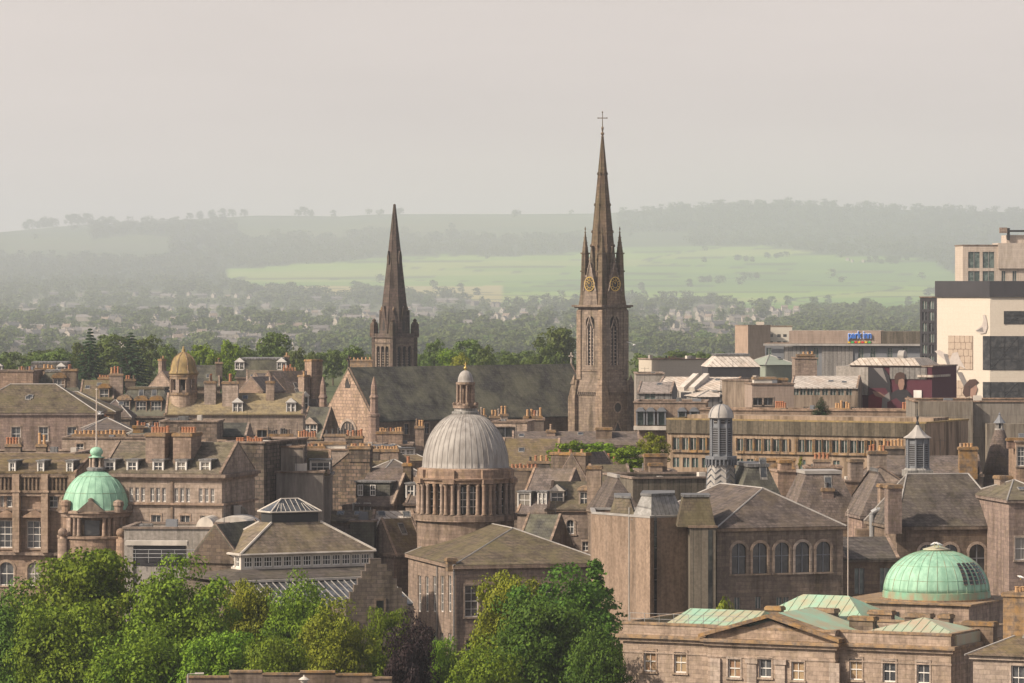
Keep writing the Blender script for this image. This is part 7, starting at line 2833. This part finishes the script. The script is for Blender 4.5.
plain('far_window', (0.05, 0.05, 0.055), 0.3)
FH = [far_house(0, 9, 8, 3.2, 3.6, 'far_wall', 'far_roof'), far_house(1, 22, 8, 5.6, 3.4, 'far_wall_dim', 'far_roof'), far_house(2, 11, 8, 5.6, 3.6, 'far_wall', 'far_roof_brown'),
      far_house(3, 30, 9, 6.0, 3.5, 'far_wall_dim', 'far_roof'), far_house(4, 10, 7, 5.4, 4.2, 'far_wall', 'far_roof')]
rr = random.Random(5)
hs = []


def put_house(px, py, mi=None, rot=None):
    d = visible_spot(px, py)
    if d is None or d < 2600: return
    
    o = bpy.data.objects.new('far_house', FH[rr.randrange(5) if mi is None else mi])
    COL.objects.link(o)
    x = X(px, d)
    o.location = (x, d, GZ(x, d))
    o.rotation_euler.z = R(rot if rot is not None else rr.choice([-30, -25, 8, 12, 58, 62, 65]) + rr.uniform(-5, 5))
    if px < 345: L_, G_ = 'small distant slate roofed house in the valley left of the cathedral gable', 'distant houses left of the cathedral'
    elif px < 590: L_, G_ = 'small distant slate roofed house in the valley between the two spires', 'distant houses between the spires'
    else: L_, G_ = 'small distant slate roofed house in the valley right of the clock tower', 'distant houses right of the clock tower'
    tag(o, L_, 'house', G_)
    hs.append((px, py))


random.seed(9)
# terraces in rows, as in the photograph
for (xa, xb, ya, yb, n, mi) in [(60, 120, 322, 322, 4, 3), (20, 110, 338, 336, 6, 3), (90, 190, 330, 333, 5, 1), (150, 260, 322, 326, 7, 4), (190, 300, 340, 344, 7, 3), (250, 330, 330, 334, 6, 2), (40, 80, 345, 347, 3, 0), (0, 50, 334, 331, 3, 1),
                                (120, 220, 346, 348, 6, 3), (230, 320, 348, 352, 6, 1), (0, 60, 352, 352, 4, 3), (5, 110, 362, 362, 6, 3), (150, 180, 297, 298, 3, 3), (180, 256, 296, 300, 6, 2), (280, 345, 312, 316, 5, 4), (200, 250, 309, 311, 4, 1),
                                (360, 392, 308, 309, 2, 1), (430, 512, 303, 307, 6, 3), (450, 540, 316, 320, 5, 2), (300, 340, 300, 301, 2, 3), (640, 720, 315, 317, 9, 4), (650, 760, 321, 322, 10, 2), (690, 800, 311, 312, 9, 2), (640, 740, 328, 330, 8, 4),
                                (700, 770, 318, 325, 6, 0), (660, 730, 337, 339, 6, 3), (690, 740, 345, 345, 4, 1), (770, 800, 316, 318, 4, 4), (20, 200, 309, 312, 7, 3), (40, 140, 296, 297, 4, 1), (840, 870, 262, 263, 3, 2), (560, 580, 333, 334, 2, 2)]:
    for k in range(n):
        t_ = (k + rr.uniform(.1, .9)) / n
        put_house(xa + (xb - xa) * t_, ya + (yb - ya) * t_ + rr.uniform(-1.2, 1.2), mi if rr.random() < .7 else None)
for k in range(100):
    px = rr.uniform(0, 570)
    put_house(px, rr.uniform(304, 350) if px < 340 else rr.uniform(306, 330))

nt_ = 0
while nt_ < 215:
    px = rr.uniform(-20, 930)
    py = 303 + 54 * rr.random() ** .8
    if px > 740 and py > 330: continue
    d = visible_spot(px, py)
    if d is None or d > 10500 or d < 2600: continue
    if any(abs(px - a) < 8 and -2 < py - b_ < 14 for a, b_ in hs) and rr.random() < .85: continue
    x = X(px, d)
    hgt = rr.uniform(9, 15) * (1 + d / 14000)
    i = rr.randrange(3)
    m_ = 'leaf_far'
    o = bpy.data.objects.new('valley_tree', crown_mesh('far', i, m_))
    COL.objects.link(o)
    o.location = (x, d, GZ(x, d) - .3)
    s_ = hgt / 10
    o.scale = (s_ * rr.uniform(.9, 1.3), s_ * rr.uniform(.9, 1.3), s_)
    o.rotation_euler.z = rr.uniform(0, 6.28)
    L_ = 'small hazy green tree among the valley houses, ' + ('left of the cathedral gable' if px < 345 else 'between the two spires' if px < 590 else 'right of the clock tower')
    tag(o, L_, 'tree', 'hazy trees among the valley houses')
    nt_ += 1


def far_wood():
    rs = np.random.RandomState(77)
    base = []
    for s in range(4):
        base.append(crown(10, 10, 22, 1.7, 11, 2.1, 90 + s, low=0))
    out = []
    n = 0
    tries = 0
    while n < 7500 and tries < 60000:
        tries += 1
        px = rs.uniform(-120, 1140)
        py = rs.uniform(204, 357)
        d = visible_spot(px, py)
        if d is None or d < 3300: continue
        x = X(px, d)
        z = GZ(x, d)
        c = cover(x, d, z)
        pyy = HY + (H - z) * F / d
        if c == 'field' and rs.rand() > .004: continue
        if c == 'pale' and rs.rand() > .015: continue
        if c == 'town' or py > 300:
            if py > 306 and rs.rand() > .8: continue
            if any(abs(px - a) < 6 and -2 < py - b_ < 7 for a, b_ in hs): continue
        
        s = rs.uniform(.7, 1.3) * (1 + d / 9000)
        v = base[rs.randint(4)].copy()
        if d > 8000: v = v.reshape(-1, 4, 3)[::2].reshape(-1, 3)
        a = rs.uniform(0, 6.28)
        ca, sa = math.cos(a), math.sin(a)
        w_ = np.empty_like(v)
        w_[:, 0] = (v[:, 0] * ca - v[:, 1] * sa) * s * 1.15 + x
        w_[:, 1] = (v[:, 0] * sa + v[:, 1] * ca) * s * 1.15 + d
        w_[:, 2] = v[:, 2] * s * .95 + z - .5
        out.append(w_)
        n += 1
    # field hedges
    o = link('far_wood', quadmesh('far_wood', np.concatenate(out), 'leaf_far'))
    tag(o, 'woods, copses and tree belts on the valley side and far hills', kind='stuff')
    # lone trees and clumps standing on the skyline and in the fields
    for px, dd, hh in [(26, 20300, 26), (31, 20300, 30), (38, 20300, 24), (44, 20300, 34), (50, 20300, 30), (55, 20300, 26), (70, 20300, 34), (76, 20300, 36), (82, 20300, 26), (88, 20300, 36), (102, 20300, 26), (112, 20300, 24), (190, 20300, 22), (200, 20300, 26), (212, 20300, 28), (222, 20300, 30), (232, 20300, 26), (244, 20300, 24),
                       (298, 20300, 22), (304, 20300, 30), (311, 20300, 22), (333, 20300, 22), (515, 20300, 18)]:
        x = X(px, dd)
        o = link('skyline_tree', crown_mesh('far', px % 3, 'leaf_far'))
        o.location = (x, dd, GZ(x, dd) - 1)
        o.scale = (hh / 6, hh / 6, hh / 6)
        tag(o, 'hazy tree clump on the far left skyline', 'tree', 'tree clumps on the far skyline')
    for px, py, n_ in ((700, 283, 5), (745, 279, 3), (690, 287, 1), (704, 262, 1), (640, 290, 1), (462, 292, 1), (478, 295, 1), (355, 290, 2), (870, 264, 6), (890, 262, 4), (925, 295, 4), (940, 290, 3), (735, 262, 4), (765, 258, 5)):
        for q in range(n_):
            p_ = px + q * 5 + rr.uniform(-2, 2)
            d = visible_spot(p_, py + rr.uniform(-.6, .6))
            if d is None: continue
            o = link('field_tree', crown_mesh('far', q % 3, 'leaf_far'))
            x = X(p_, d)
            o.location = (x, d, GZ(x, d) - .5)
            o.scale = (2.6, 2.6, rr.uniform(1.7, 2.4))
            tag(o, 'hazy tree standing in the open green fields', 'tree', 'trees standing in the green fields')


far_wood()


# ------------------------------------------------------------------ gulls
def gull(px, py, d, label, flying=False, rot=0, s=1.0):
    mb = MB('bird_white')
    mb.M = Matrix.Rotation(math.pi / 2, 4, 'Y')
    mb.lathe([(.01, -.30), (.05, -.24), (.085, -.1), (.10, .02), (.08, .12), (.045, .19), (.055, .24), (.045, .29), (.015, .32)], 10)
    mb.M = None
    mb.mat('beak').bar((.32, 0, 0), (.39, 0, -.01), (.018, .004), 5)
    mb.mat('bird_grey')
    if flying:
        for sg in (-1, 1):
            mb.slab([(-.07, sg * .05, .05), (.09, sg * .05, .05), (.12, sg * .35, .22), (-.02, sg * .35, .22)], .02)
            mb.slab([(-.02, sg * .351, .22), (.12, sg * .351, .22), (.02, sg * .78, .30), (-.03, sg * .7, .29)], .02)
        mb.mat('bird_white').slab([(-.28, -.03, .01), (-.28, .03, .01), (-.42, .1, .01), (-.42, -.1, .01)], .015)
    else:
        for sg in (-1, 1):
            mb.slab([(.12, sg * .07, .06), (.05, sg * .115, .0), (-.36, sg * .03, -.01), (-.2, sg * .03, .07)], .02)
        mb.mat('beak')
        for sg in (-1, 1):
            mb.bar((0, sg * .04, -.08), (.01, sg * .04, -.24), .012, 4)
    o = mb.build('gull', None, False)
    x = X(px, d)
    o.location = (x, d, Zp(py, d))
    o.rotation_euler = (0, 0 if flying else R(-15), R(rot))
    o.scale = (s, s, s)
    tag(o, label, 'gull')


gull(634.5, 345, 650, 'white gull flying just right of the clock tower', True, 70, 1.6)
gull(100.5, 414, 560, 'white gull flying beside the flagpole of the green dome', True, 20, 1.3)
gull(934, 543.6, 385, 'white gull standing left on top of ribbed copper dome', False, 30, 1.2)
gull(939, 544.2, 385, 'white gull standing right on top of ribbed copper dome', False, 200, 1.2)
gull(1021, 577, 400, 'white gull perched on chimney above lodge at right edge', False, 150, 1.1)
